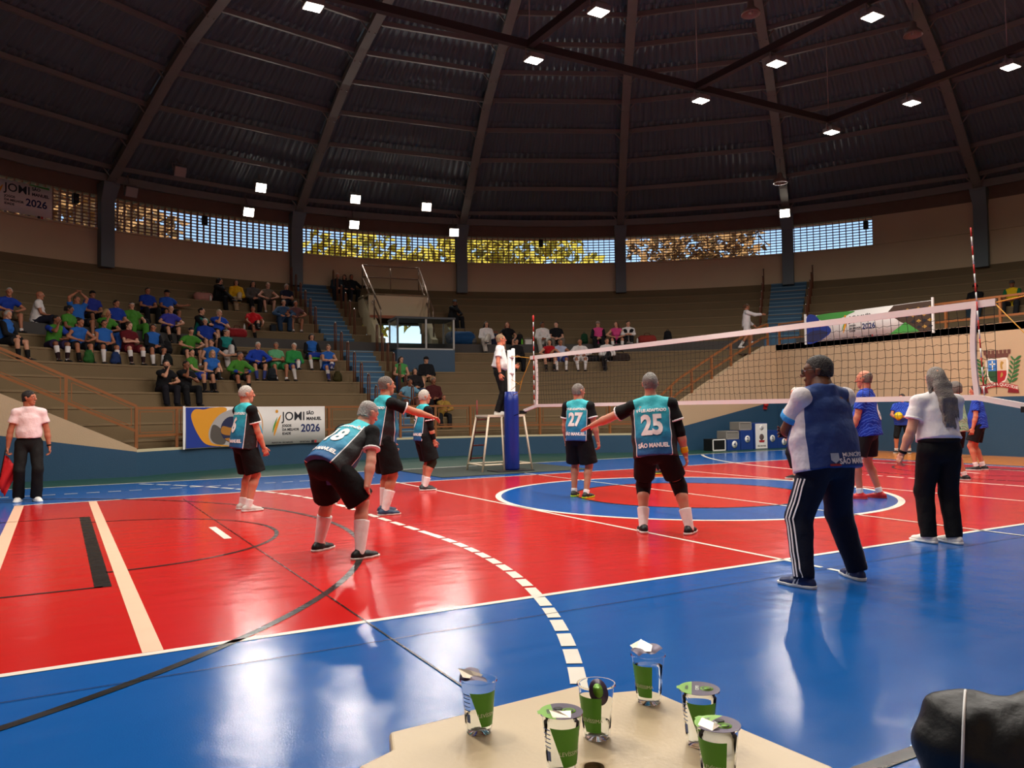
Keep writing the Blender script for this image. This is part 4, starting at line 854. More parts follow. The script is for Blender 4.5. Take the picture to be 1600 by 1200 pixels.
# ============================================================ FIGURE ENGINE (distance fields -> one continuous skin)
def V3(*a): return np.array(a, float)
def unit(v): v = np.asarray(v, float); return v / max(1e-9, np.linalg.norm(v))
class Pr:
    __slots__ = ('p0', 'p1', 'a0', 'b0', 'a1', 'b1', 'lat', 'f0', 'f1', 'rz', 'sub', 'k')
    def __init__(s, p0, p1, r0, r1=None, lat=None, flat=(0, 0), rz=None, sub=False, k=None):
        s.p0 = np.asarray(p0, float); s.p1 = np.asarray(p1, float)
        if np.linalg.norm(s.p1 - s.p0) < 1e-5: s.p1 = s.p0 + V3(0, 0, 1e-4)
        r1 = r0 if r1 is None else r1
        s.a0, s.b0 = r0 if isinstance(r0, tuple) else (r0, r0); s.a1, s.b1 = r1 if isinstance(r1, tuple) else (r1, r1)
        s.lat = lat; s.f0, s.f1 = flat; s.rz = rz; s.sub = sub; s.k = k
    def dist(s, X, Y, Z):
        d = s.p1 - s.p0; L = np.linalg.norm(d); ax = d / L
        lat = np.asarray(s.lat if s.lat is not None else (V3(1, 0, 0) if abs(ax[0]) < 0.9 else V3(0, 1, 0)), float)
        lat = unit(lat - ax * (lat @ ax)); bt = np.cross(ax, lat)
        x = X - s.p0[0]; y = Y - s.p0[1]; z = Z - s.p0[2]
        t0 = x * ax[0] + y * ax[1] + z * ax[2]; t = np.clip(t0 / L, 0, 1); ov = t0 - t * L
        a = s.a0 + (s.a1 - s.a0) * t; b = s.b0 + (s.b1 - s.b0) * t; m = np.minimum(a, b)
        u = x * lat[0] + y * lat[1] + z * lat[2]; v = x * bt[0] + y * bt[1] + z * bt[2]
        q = (u / a) ** 2 + (v / b) ** 2
        rz = s.rz if s.rz else m
        if s.f0: ov = np.maximum(ov, 0)
        if s.f1: ov = np.minimum(ov, 0)
        dd = (np.sqrt(q + (ov / rz) ** 2) - 1) * np.minimum(m, rz)
        if s.f0: dd = np.maximum(dd, -t0)
        if s.f1: dd = np.maximum(dd, t0 - L)
        return dd
    def box(s):
        r = max(s.a0, s.b0, s.a1, s.b1, s.rz or 0)
        return np.minimum(s.p0, s.p1) - r, np.maximum(s.p0, s.p1) + r
EDG = [((0, 0, 0), (1, 0, 0)), ((0, 1, 0), (1, 1, 0)), ((0, 0, 1), (1, 0, 1)), ((0, 1, 1), (1, 1, 1)), ((0, 0, 0), (0, 1, 0)), ((1, 0, 0), (1, 1, 0)), ((0, 0, 1), (0, 1, 1)), ((1, 0, 1), (1, 1, 1)), ((0, 0, 0), (0, 0, 1)), ((1, 0, 0), (1, 0, 1)), ((0, 1, 0), (0, 1, 1)), ((1, 1, 0), (1, 1, 1))]
def nets(F, org, vox):
    s = F < 0; nx_, ny_, nz_ = F.shape
    c = np.zeros((nx_ - 1, ny_ - 1, nz_ - 1), np.int8)
    for i in (0, 1):
        for j in (0, 1):
            for k in (0, 1): c += s[i:nx_ - 1 + i, j:ny_ - 1 + j, k:nz_ - 1 + k]
    act = (c > 0) & (c < 8); idx = np.argwhere(act); n = len(idx)
    if n == 0: return np.zeros((0, 3)), np.zeros((0, 4), int)
    acc = np.zeros((n, 3)); cnt = np.zeros(n)
    for a, b in EDG:
        fa = F[idx[:, 0] + a[0], idx[:, 1] + a[1], idx[:, 2] + a[2]]; fb_ = F[idx[:, 0] + b[0], idx[:, 1] + b[1], idx[:, 2] + b[2]]
        m = (fa < 0) != (fb_ < 0); t = np.where(m, fa / np.where(m, fa - fb_, 1), 0)
        A = np.array(a, float); B = np.array(b, float); acc += m[:, None] * (A + (B - A) * t[:, None]); cnt += m
    V = (idx + acc / cnt[:, None]) * vox + org
    vid = np.full(act.shape, -1, np.int32); vid[act] = np.arange(n); Q = []
    for ax in range(3):
        o1, o2 = [(1, 2), (2, 0), (0, 1)][ax]
        sl0 = [slice(None)] * 3; sl1 = [slice(None)] * 3; sl0[ax] = slice(0, -1); sl1[ax] = slice(1, None)
        ch = s[tuple(sl0)] != s[tuple(sl1)]; e = np.argwhere(ch); e = e[(e[:, o1] > 0) & (e[:, o2] > 0) & (e[:, o1] < F.shape[o1] - 1) & (e[:, o2] < F.shape[o2] - 1)]
        if not len(e): continue
        def cell(d1, d2): q = e.copy(); q[:, o1] -= d1; q[:, o2] -= d2; return vid[q[:, 0], q[:, 1], q[:, 2]]
        q = np.stack([cell(1, 1), cell(0, 1), cell(0, 0), cell(1, 0)], 1); ins = s[e[:, 0], e[:, 1], e[:, 2]]
        q[~ins] = q[~ins][:, ::-1]; Q.append(q)
    return V, np.concatenate(Q) if Q else np.zeros((0, 4), int)
def sdf(prims, vox, k=0.03, cuts=(), wr=0.0, seed=0, jag=0.0):
    lo = np.min([p.box()[0] for p in prims if not p.sub], 0) - 2.5 * vox; hi = np.max([p.box()[1] for p in prims if not p.sub], 0) + 2.5 * vox
    n = np.ceil((hi - lo) / vox).astype(int) + 1; F = np.full(n, 1.0, np.float32); g = [lo[i] + vox * np.arange(n[i]) for i in range(3)]
    for p in prims:
        kk = k if p.k is None else p.k; b0, b1 = p.box(); pad = kk + 2 * vox
        i0 = np.clip(np.floor((b0 - pad - lo) / vox).astype(int), 0, n - 1); i1 = np.clip(np.ceil((b1 + pad - lo) / vox).astype(int) + 1, 1, n)
        X = g[0][i0[0]:i1[0], None, None]; Y = g[1][None, i0[1]:i1[1], None]; Z = g[2][None, None, i0[2]:i1[2]]
        d = p.dist(X, Y, Z); sl = tuple(slice(a, b) for a, b in zip(i0, i1)); f = F[sl]
        if p.sub: F[sl] = np.maximum(f, -d)
        elif kk > 1e-6:
            h = np.maximum(kk - np.abs(f - d), 0) / kk; F[sl] = np.minimum(f, d) - h * h * kk * 0.25
        else: F[sl] = np.minimum(f, d)
    X = g[0][:, None, None]; Y = g[1][None, :, None]; Z = g[2][None, None, :]
    if wr:
        F += wr * (np.sin(31 * Z + 13 * X + seed) * np.sin(17 * Y + 9 * Z + 2 * seed) + 0.6 * np.sin(47 * X - 23 * Z + 3 * seed) * np.sin(29 * Y + 5 * X))
    for (q, nn) in cuts:
        q = np.asarray(q, float); nn = unit(nn); F = np.maximum(F, (X - q[0]) * nn[0] + (Y - q[1]) * nn[1] + (Z - q[2]) * nn[2] + (jag * np.sin(140 * X + 60 * Z) * np.sin(105 * Y + 120 * Z) if jag else 0.0))
    return nets(F, lo, vox)
def join_np(parts):
    Vs, Fs, o = [], [], 0
    for V, F in parts:
        if len(V) == 0: continue
        Vs.append(V); Fs.append(F + o); o += len(V)
    return np.concatenate(Vs), np.concatenate(Fs)
def ik(a, c, l1, l2, pole):
    a = np.asarray(a, float); c = np.asarray(c, float); d = c - a; L = np.linalg.norm(d); L2 = min(L, (l1 + l2) * 0.998); L2 = max(L2, abs(l1 - l2) * 1.05); ax = unit(d)
    c = a + ax * L2; p = np.asarray(pole, float); p = unit(p - ax * (p @ ax)); x = (l1 * l1 - l2 * l2 + L2 * L2) / (2 * L2); h = math.sqrt(max(0, l1 * l1 - x * x))
    return a + ax * x + p * h, c
def rotz(v, a): c, s = math.cos(a), math.sin(a); return V3(v[0] * c - v[1] * s, v[0] * s + v[1] * c, v[2])
DOT = MB().lathe([(0, -1), (0.7, -0.7), (1, 0), (0.7, 0.7), (0, 1)], n=8).mesh('dot')
def dot(name, parent, pos, sc, m, rot=(0, 0, 0)):
    key = name + '_' + m.name
    if key not in DOTS: d = DOT.copy(); d.materials.append(m); DOTS[key] = d
    o = bpy.data.objects.new(name, DOTS[key]); COL.objects.link(o); o.parent = parent; o.location = tuple(pos); o.scale = tuple(sc); o.rotation_euler = rot
    return o
DOTS = {}
def jersey_mat(name, top, mid, low, side, pipe, cen=0.47, wid=0.19):
    """football-style print: vertical colour fade, dark side panels, white piping (from the garment's own coordinates)"""
    if name in MATS: return MATS[name]
    m = bpy.data.materials.new(name); m.use_nodes = True; nt = m.node_tree; N = nt.nodes; L = nt.links; b = N['Principled BSDF']; b.inputs['Roughness'].default_value = 0.65
    at = N.new('ShaderNodeAttribute'); at.attribute_name = 'garment'; sp = N.new('ShaderNodeSeparateXYZ'); L.new(at.outputs['Vector'], sp.inputs[0])
    cr2 = N.new('ShaderNodeValToRGB'); e = cr2.color_ramp.elements; e[0].position = 0.0; e[0].color = (*srgb(low), 1); e[1].position = 0.95; e[1].color = (*srgb(top), 1); q = cr2.color_ramp.elements.new(0.45); q.color = (*srgb(mid), 1)
    L.new(sp.outputs['Y'], cr2.inputs[0])
    def mth(op, a, c=None):
        n = N.new('ShaderNodeMath'); n.operation = op
        for i, v in enumerate((a, c)):
            if v is None: continue
            if isinstance(v, (int, float)): n.inputs[i].default_value = v
            else: L.new(v, n.inputs[i])
        return n.outputs[0]
    out = cr2.outputs[0]
    if side is not None:
        wdt = mth('MULTIPLY_ADD', sp.outputs['Y'], -0.10); N[-1].inputs[2].default_value = wid
        dist_ = mth('ABSOLUTE', mth('SUBTRACT', sp.outputs['X'], cen)); sel = mth('LESS_THAN', dist_, wdt); selp = mth('LESS_THAN', dist_, mth('ADD', wdt, 0.018)); lowy = mth('LESS_THAN', sp.outputs['Y'], 0.86)
        for s_, c in ((selp, pipe), (sel, side)):
            mx = N.new('ShaderNodeMix'); mx.data_type = 'RGBA'; L.new(mth('MULTIPLY', s_, lowy), mx.inputs['Factor']); L.new(out, mx.inputs['A']); mx.inputs['B'].default_value = (*srgb(c), 1); out = mx.outputs['Result']
    L.new(out, b.inputs['Base Color'])
    n2 = N.new('ShaderNodeTexNoise'); n2.inputs['Scale'].default_value = 12; tc = N.new('ShaderNodeTexCoord'); L.new(tc.outputs['Object'], n2.inputs['Vector']); bp = N.new('ShaderNodeBump'); bp.inputs['Strength'].default_value = 0.4; bp.inputs['Distance'].default_value = 0.03
    L.new(n2.outputs['Fac'], bp.inputs['Height']); L.new(bp.outputs[0], b.inputs['Normal'])
    MATS[name] = m; return m
def streak_mat(name, base, lite):
    if name in MATS: return MATS[name]
    m = cloth(base).copy(); m.name = name; nt = m.node_tree; b = nt.nodes['Principled BSDF']; tc = nt.nodes.new('ShaderNodeTexCoord'); wv = nt.nodes.new('ShaderNodeTexWave'); wv.inputs['Scale'].default_value = 13; wv.inputs['Distortion'].default_value = 6; wv.bands_direction = 'DIAGONAL'; cr2 = nt.nodes.new('ShaderNodeValToRGB'); cr2.color_ramp.elements[0].position = 0.62; cr2.color_ramp.elements[0].color = (*srgb(base), 1); cr2.color_ramp.elements[1].color = (*srgb(lite), 1)
    nt.links.new(tc.outputs['Object'], wv.inputs['Vector']); nt.links.new(wv.outputs['Color'], cr2.inputs[0]); nt.links.new(cr2.outputs[0], b.inputs['Base Color']); MATS[name] = m; return m

def figure(label, loc, az, o, group=None):
    """o: outfit and pose options. az = bearing the figure faces (degrees clockwise from +Y)."""
    g = o.get; q = g('q', 0); H = g('H', 1.72); s = H / 1.75; w = g('w', 1.0); bl = g('belly', 0.2)
    vx = 0.0105 if q else 0.027; hv = 0.0062 if q else 0.0165
    root = empty('person', loc, -D2R(az)); tag(root, label, 'person', group)
    # ---- skeleton (x right, y forward, z up)
    lf, lsd = [D2R(v) for v in g('lean', (2, 0))]; T = unit(V3(math.sin(lsd), math.sin(lf), math.cos(lf) * math.cos(lsd))); X = unit(V3(1, 0, 0) - T * T[0]); Fd = np.cross(T, X)
    P = V3(*g('pelvis', (0, 0, 0.93 * s)))
    tw = D2R(g('twist', 0)); Xs = X * math.cos(tw) + Fd * math.sin(tw)
    NB = P + T * 0.545 * s
    curve = g('hunch', 0.0); NB = NB + Fd * curve
    SC = P + T * 0.455 * s + Fd * curve * 0.8
    hw = g('hw', 1.0); sh = {sd: SC + Xs * sd * 0.182 * s * w ** 0.5 for sd in (-1, 1)}
    hip = {sd: P + X * sd * 0.092 * s + T * -0.02 for sd in (-1, 1)}
    lt, ls = 0.435 * s, 0.425 * s; ua, fa = 0.295 * s, 0.255 * s
    knee, ank, elb, wri = {}, {}, {}, {}
    for sd, nm in ((-1, 'footL'), (1, 'footR')):
        f = g(nm, (0.12, 0.0, 0.085)); pole = g('pole' + nm[-1], (0.15, 1, 0.1))
        knee[sd], ank[sd] = ik(hip[sd], (sd * f[0], f[1], f[2]), lt, ls, (sd * pole[0], pole[1], pole[2]))
    for sd, nm in ((-1, 'armL'), (1, 'armR')):
        a = g(nm, 'down')
        if a == 'down': a = ((0.18, 0.02, -1), (0.08, 0.22, -1))
        if a[0] == 'ik':
            t = a[1]; pole = a[2] if len(a) > 2 else (0.6, -0.5, -0.6)
            elb[sd], wri[sd] = ik(sh[sd], (sd * t[0], t[1], t[2]), ua, fa, (sd * pole[0], pole[1], pole[2]))
        else:
            u = unit((sd * a[0][0], a[0][1], a[0][2])); f = unit((sd * a[1][0], a[1][1], a[1][2])); elb[sd] = sh[sd] + u * ua; wri[sd] = elb[sd] + f * fa
    hy, hp = [D2R(v) for v in g('head', (0, 0))]
    tl = g('neckfollow', 0.5); nd = unit(T * (1 - tl) + V3(0, 0, 1) * tl); HC = NB + nd * 0.135 * s + V3(0, 0.018, 0) + V3(*g('headoff', (0, 0, 0)))
    fy_ = rotz(V3(0, math.cos(hp), math.sin(hp)), -hy); hx = unit(np.cross(fy_, V3(0, 0, 1))); hz = np.cross(hx, fy_)
    def hp_(x, y, z): return HC + (hx * x + fy_ * y + hz * z) * s * g('hs', 1.0)
    hs_ = s * g('hs', 1.0)
    sk = skin(g('skin', (196, 140, 112)))
    # ---- body, head and hands: one mesh
    B = []
    fem = g('fem', 0)
    cw_, ww_, pw_ = (0.152 if fem else 0.168) * w, (0.128 if fem else 0.148) * w, (0.168 if fem else 0.158) * w
    B += [Pr(P - T * 0.03 * s, P + T * 0.07 * s, (pw_ * s, 0.112 * s), (ww_ * s, (0.108 + 0.03 * bl) * s), X), Pr(P + T * 0.10 * s + Fd * 0.035 * bl, P + T * 0.22 * s + Fd * 0.03 * bl, (ww_ * s * (1 + .12 * bl), (0.105 + 0.06 * bl) * s), (ww_ * s, (0.105 + 0.04 * bl) * s), X),
          Pr(P + T * 0.24 * s, P + T * 0.40 * s + Fd * curve * 0.6, (ww_ * 1.02 * s, (0.108 + 0.02 * bl) * s), (cw_ * s, 0.105 * s), Xs), Pr(sh[-1], sh[1], 0.054 * s, 0.054 * s), Pr(NB - T * 0.04 * s, sh[-1], 0.042 * s, 0.042 * s), Pr(NB - T * 0.04 * s, sh[1], 0.042 * s, 0.042 * s), Pr(SC - T * 0.03, NB + T * 0.01 * s, (0.09 * s, 0.06 * s), (0.054 * s, 0.052 * s), Xs), Pr(NB - T * 0.03, HC - hz * 0.05 * s - fy_ * 0.012, 0.056 * s * g('neck', 1.0), 0.052 * s * g('neck', 1.0))]
    af = g('armfat', 1.0); lg = g('legfat', 1.0)
    for sd in (-1, 1):
        B += [Pr(sh[sd], elb[sd], 0.053 * s * af, 0.041 * s * af), Pr(elb[sd], elb[sd] + (wri[sd] - elb[sd]) * 0.35, 0.041 * s * af, 0.042 * s * af, k=0.02), Pr(elb[sd] + (wri[sd] - elb[sd]) * 0.3, wri[sd], 0.042 * s * af, 0.027 * s * af, k=0.02)]
        kn, an_ = knee[sd], ank[sd]; d = an_ - kn; back = unit(np.cross(np.cross(d, V3(sd * 0.0, 1, 0.3)), d)) * -1
        B += [Pr(hip[sd], kn, 0.084 * s * lg, 0.055 * s * lg), Pr(kn, kn + d * 0.3 + back * 0.012 * s, 0.052 * s * lg, 0.056 * s * lg, k=0.02), Pr(kn + d * 0.28 + back * 0.012 * s, an_, 0.055 * s * lg, 0.035 * s * lg, k=0.02), Pr(an_, an_ + V3(0, 0.05 * s, -0.035 * s), 0.035 * s, 0.03 * s, k=0.01)]
    parts = [sdf(B, vx, 0.035)]
    hd = [Pr(hp_(0, -0.012, 0.032), hp_(0, -0.012, 0.0321), (0.076 * hs_, 0.094 * hs_), None, hx, rz=0.088 * hs_), Pr(hp_(0, 0.022, -0.02), hp_(0, 0.034, -0.062), (0.064 * hs_, 0.066 * hs_), (0.046 * hs_, 0.046 * hs_), hx), Pr(hp_(0, 0.055, -0.088), hp_(0, 0.052, -0.09), 0.028 * hs_), Pr(hp_(0, -0.03, -0.02), hp_(0, -0.035, -0.12), 0.056 * hs_, 0.052 * hs_), Pr(hp_(-0.03, 0.066, 0.03), hp_(0.03, 0.066, 0.03), 0.02 * hs_, k=0.02)]
    if q:
        hd += [Pr(hp_(0, 0.085, 0.018), hp_(0, 0.106, -0.018), 0.010 * hs_, 0.0135 * hs_, k=0.012), Pr(hp_(-0.011, 0.095, -0.022), hp_(0.011, 0.095, -0.022), 0.009 * hs_, k=0.008), Pr(hp_(-0.016, 0.082, -0.052), hp_(0.016, 0.082, -0.052), 0.0105 * hs_, k=0.01)]
    else: hd += [Pr(hp_(0, 0.084, 0.016), hp_(0, 0.108, -0.016), 0.013 * hs_, 0.016 * hs_, k=0.01)]
    for sd in (-1, 1): hd.append(Pr(hp_(sd * 0.078, -0.012, 0.018), hp_(sd * 0.076, -0.006, -0.014), (0.010 * hs_, 0.021 * hs_), (0.009 * hs_, 0.013 * hs_), hx, k=0.006))
    parts.append(sdf(hd, hv, 0.022))
    for sd, nm in ((-1, 'handL'), (1, 'handR')):
        hd_ = g(nm, None) or {}; dr = unit(rotd) if (rotd := hd_.get('dir')) is not None else unit(wri[sd] - elb[sd])
        if hd_.get('dir') is not None: dr = unit((sd * rotd[0], rotd[1], rotd[2]))
        pn = np.array(hd_.get('palm', (-1, 0.15, 0)), float); pn[0] *= sd; pn = pn - dr * (pn @ dr); pn = unit(pn) if np.linalg.norm(pn) > 1e-3 else unit(np.cross(dr, V3(0, 1, 0.3)))
        la = np.cross(dr, pn); fwd_t = np.array(hd_.get('thumb', (0, 1, 0.3)), float); fwd_t[0] *= sd
        if la @ fwd_t < 0: la = -la
        cu = D2R(hd_.get('curl', 28)); W0 = wri[sd] - dr * 0.012
        if q:
            hh = [Pr(W0, W0 + dr * 0.04 * s, (0.026 * s, 0.019 * s), (0.036 * s, 0.016 * s), la), Pr(W0 + dr * 0.04 * s, W0 + dr * 0.092 * s, (0.037 * s, 0.016 * s), (0.038 * s, 0.013 * s), la)]
            for i, (of, ln) in enumerate(((0.031, 0.070), (0.0105, 0.080), (-0.0105, 0.074), (-0.031, 0.058))):
                sp_ = D2R(hd_.get('spread', 5)) * (1.5 - i); c = cu * (1 + 0.12 * i); b0 = W0 + dr * 0.092 * s + la * of * s
                d1 = unit(dr * math.cos(c) + pn * math.sin(c) + la * math.tan(sp_)); d2 = unit(dr * math.cos(2.1 * c) + pn * math.sin(2.1 * c) + la * math.tan(sp_)); m1 = b0 + d1 * ln * 0.52 * s
                hh += [Pr(b0 - d1 * 0.012, m1, 0.0088 * s, 0.0080 * s, k=0.0), Pr(m1, m1 + d2 * ln * 0.48 * s, 0.0080 * s, 0.0066 * s, k=0.0)]
            tb0 = W0 + dr * 0.03 * s + la * 0.03 * s; td = unit(dr * 0.75 + la * 0.6 + pn * 0.35); tm = tb0 + td * 0.042 * s; hh += [Pr(tb0, tm, 0.0125 * s, 0.010 * s, k=0.012), Pr(tm, tm + unit(td + dr * 0.5) * 0.032 * s, 0.010 * s, 0.008 * s, k=0.0)]
            parts.append(sdf(hh, 0.0048, 0.012))
        else:
            M1 = W0 + dr * 0.095 * s; c = unit(dr * math.cos(cu) + pn * math.sin(cu))
            hh = [Pr(W0, M1, (0.034 * s, 0.02 * s), (0.036 * s, 0.018 * s), la), Pr(M1, M1 + c * 0.07 * s, (0.036 * s, 0.016 * s), (0.03 * s, 0.012 * s), la), Pr(W0 + dr * 0.03 + la * 0.025, W0 + dr * 0.075 + la * 0.055, 0.014 * s, 0.011 * s)]
            parts.append(sdf(hh, 0.017, 0.01))
    Vb, Fb = join_np(parts); body = link('body', mesh_np('body', Vb, Fb), sk, root)
    # ---- face
    ew = mat('eye_white', (236, 230, 224), 0.3); ei = mat('eye_dark', (34, 24, 20), 0.2); lip = mat('lips_%d' % g('skin', (196, 140, 112))[0], tuple(int(v * f) for v, f in zip(g('skin', (196, 140, 112)), (0.78, 0.6, 0.58))), 0.5)
    hrot = Matrix((Vector(hx), Vector(fy_), Vector(hz))).transposed().to_euler()
    for sd in (-1, 1):
        if q:
            dot('eye', root, hp_(sd * 0.031, 0.0795, 0.012), (0.0125 * hs_, 0.008 * hs_, 0.0075 * hs_), ew, hrot); dot('iris', root, hp_(sd * 0.031, 0.0862, 0.012), (0.006 * hs_, 0.003 * hs_, 0.006 * hs_), ei, hrot)
            if g('hair'): dot('eyebrow', root, hp_(sd * 0.032, 0.0865, 0.034), (0.018 * hs_, 0.005 * hs_, 0.0045 * hs_), hairm(g('brow', g('hair'))), hrot)
        else: dot('eye', root, hp_(sd * 0.031, 0.083, 0.012), (0.013 * hs_, 0.006 * hs_, 0.007 * hs_), ei, hrot)
    dot('mouth', root, hp_(0, 0.088 if q else 0.08, -0.053), (0.024 * hs_, 0.007 * hs_, 0.0055 * hs_), lip, hrot)
    # ---- hair
    hs = g('style', 'short'); hc = g('hair', (40, 32, 28))
    if hs != 'none' and hc:
        hr = [Pr(hp_(0, -0.016, 0.036), hp_(0, -0.016, 0.0361), (0.0805 * hs_, 0.0975 * hs_), None, hx, rz=(0.0905 + g('hairh', 0.0)) * hs_)]
        face = (hp_(0, 0.055, 0.03), fy_ * 0.9 - hz * 0.42); low = (hp_(0, 0, -0.045), -hz)
        cuts = [face, low]
        hr.append(Pr(hp_(0, -0.045, -0.005), hp_(0, -0.045, -0.045), (0.068 * hs_, 0.056 * hs_), None, hx))
        if hs == 'fringe': cuts.append((hp_(0, -0.02, 0.055), hz * 0.8 + fy_ * 0.5))
        if hs == 'crop': cuts[0] = (hp_(0, 0.05, 0.05), fy_ * 0.8 - hz * 0.6); cuts[1] = (hp_(0, 0, -0.03), -hz)
        if hs == 'long':
            cuts[1] = (hp_(0, 0, -0.5), -hz); L_ = g('hairlen', 0.26)
            hr += [Pr(hp_(0, -0.055, 0.0), hp_(0, -0.085, -0.06), (0.088 * hs_, 0.06 * hs_), (0.095 * hs_, 0.055 * hs_), hx), Pr(hp_(0, -0.085, -0.06), hp_(0, -0.14, -0.2), (0.095 * hs_, 0.05 * hs_), (0.1 * hs_, 0.04 * hs_), hx), Pr(hp_(0, -0.14, -0.2), hp_(0, -0.165, -0.06) - V3(0, 0, max(0.18, L_) * s), (0.1 * hs_, 0.04 * hs_), (0.06 * hs_, 0.025 * hs_), hx)]
            for sd in (-1, 1): hr.append(Pr(hp_(sd * 0.07, 0.0, 0.03), hp_(sd * 0.085, -0.02, -0.14), 0.026 * hs_, 0.024 * hs_))
            if q:
                for i_ in range(9):
                    xx = -0.085 + 0.021 * i_; b0_ = hp_(xx, -0.16, -0.2); hr.append(Pr(b0_, hp_(xx * 1.1 + 0.015, -0.185, -0.1) - V3(0, 0.0, (L_ * (0.75 + 0.45 * math.sin(i_ * 2.3) ** 2)) * s), 0.020 * hs_, 0.006 * hs_, k=0.004))
        if hs == 'bob':
            cuts[1] = (hp_(0, 0, -0.11), -hz); hr += [Pr(hp_(0, -0.04, 0.0), hp_(0, -0.045, -0.1), (0.094 * hs_, 0.075 * hs_), (0.1 * hs_, 0.07 * hs_), hx)]
        if hs in ('bun', 'tail'):
            hr.append(Pr(hp_(0, -0.115, 0.05), hp_(0, -0.118, 0.045) if hs == 'bun' else hp_(0, -0.15, -0.1), (0.04 * hs_, 0.04 * hs_), (0.025 * hs_, 0.025 * hs_)))
        if hs == 'curly': cuts[1] = (hp_(0, 0, -0.08), -hz); hr.append(Pr(hp_(0, -0.035, 0.02), hp_(0, -0.05, -0.04), (0.105 * hs_, 0.1 * hs_), (0.1 * hs_, 0.08 * hs_), hx))
        Vh, Fh = sdf(hr, 0.0075 if q else 0.0165, 0.02, cuts, 0.005 if hs in ('curly', 'long') else 0.0034, jag=0.007 if q else 0.0)
        if len(Fh): link('hair', mesh_np('hair', Vh, Fh), hairm(hc), root)
    if g('beard'):
        Vh, Fh = sdf([Pr(hp_(0, 0.03, -0.05), hp_(0, 0.038, -0.078), (0.062 * hs_, 0.06 * hs_), (0.048 * hs_, 0.048 * hs_), hx)], 0.012, 0.01, [(hp_(0, 0, -0.035), hz)]); link('beard', mesh_np('beard', Vh, Fh), hairm(g('beard')), root)
    if g('cap'):
        Vh, Fh = sdf([Pr(hp_(0, -0.012, 0.045), hp_(0, -0.012, 0.0451), (0.088 * hs_, 0.104 * hs_), None, hx, rz=0.092 * hs_), Pr(hp_(0, 0.08, 0.05), hp_(0, 0.15, 0.04), (0.065 * hs_, 0.012 * hs_), (0.05 * hs_, 0.009 * hs_), hx)], hv, 0.01, [(hp_(0, 0, 0.035), -hz)]); link('cap', mesh_np('cap', Vh, Fh), cloth(g('cap')), root)
    if g('band'):
        Vh, Fh = sdf([Pr(hp_(0, -0.012, 0.058), hp_(0, -0.012, 0.082), (0.084 * hs_, 0.102 * hs_), (0.08 * hs_, 0.097 * hs_), hx, flat=(1, 1))], hv, 0.0); link('headband', mesh_np('headband', Vh, Fh), cloth(g('band')), root)
    if g('glasses'):
        mb = MB()
        for sd in (-1, 1):
            c = [hp_(sd * (0.034 + 0.023 * math.cos(t)), 0.102, 0.01 + 0.017 * math.sin(t)) for t in np.linspace(0, 2 * PI, 16, False)]; mb.tube(c, 0.0022, 5, closed=True); mb.tube([hp_(sd * 0.058, 0.1, 0.014), hp_(sd * 0.083, 0.02, 0.018), hp_(sd * 0.082, -0.04, 0.008)], 0.0022, 5)
        mb.tube([hp_(-0.011, 0.102, 0.014), hp_(0.011, 0.102, 0.014)], 0.0022, 5); mb.build('glasses', m_black, root)
        for sd in (-1, 1): mb = MB(); mb.add([hp_(sd * (0.034 + 0.022 * math.cos(t)), 0.1015, 0.01 + 0.016 * math.sin(t)) for t in np.linspace(0, 2 * PI, 14, False)], [tuple(range(14))]); mb.build('lens', mat('spectacle_lens', (200, 210, 215), 0.05, alpha=0.12), root)
    # ---- top
    tp = g('top', ('tee', (60, 90, 160))); kind, tc_ = tp[0], tp[1]; opt = tp[2] if len(tp) > 2 else {}
    tuck = opt.get('tuck', 0); e = 0.015 if q else 0.02; loose = opt.get('loose', 0.012)
    hem = P + T * (0.075 if tuck else -0.085) * s
    up_a = P + T * 0.14 * s + Fd * 0.03 * bl; ch = P + T * 0.36 * s + Fd * curve * 0.5
    ws = max(pw_, ww_ * (1 + .12 * bl)) if not tuck else max(ww_ * (1 + 0.12 * bl), pw_ * 0.96)
    S = [Pr(hem, up_a, ((ws + loose) * s + e, (0.118 + 0.035 * bl + loose) * s + e), ((max(ww_ * (1 + .12 * bl), cw_ * .95) + loose * 0.8) * s + e, (0.112 + 0.055 * bl + loose * 0.5) * s + e), X, (1, 0)), Pr(up_a, ch, ((max(ww_ * (1 + .12 * bl), cw_ * .95) + loose * 0.8) * s + e, (0.112 + 0.055 * bl + loose * 0.5) * s + e), (cw_ * 1.02 * s + e, 0.112 * s + e), Xs), Pr(sh[-1], sh[1], 0.056 * s + e * 0.7, 0.056 * s + e * 0.7), Pr(NB - T * 0.04 * s, NB + (sh[-1] - NB) * 0.7 - T * 0.012, 0.058 * s + e, 0.052 * s + e), Pr(NB - T * 0.04 * s, NB + (sh[1] - NB) * 0.7 - T * 0.012, 0.058 * s + e, 0.052 * s + e), Pr(SC - T * 0.02, NB - T * 0.004, (0.12 * s, 0.085 * s + e), (0.078 * s, 0.07 * s + e), Xs, (0, 1))]
    if fem: 
        for sd in (-1, 1): S.append(Pr(P + T * 0.335 * s + Xs * sd * 0.075 * s + Fd * 0.095 * s, P + T * 0.33 * s + Xs * sd * 0.07 * s + Fd * 0.1 * s, 0.062 * s))
    slen = {'tank': 0.0, 'bib': 0.0, 'long': 2.0, 'jersey': 0.62, 'tee': 0.58, 'polo': 0.56}[kind]
    if 'slen' in opt: slen = opt['slen']
    slc = opt.get('sleeve'); SL = []
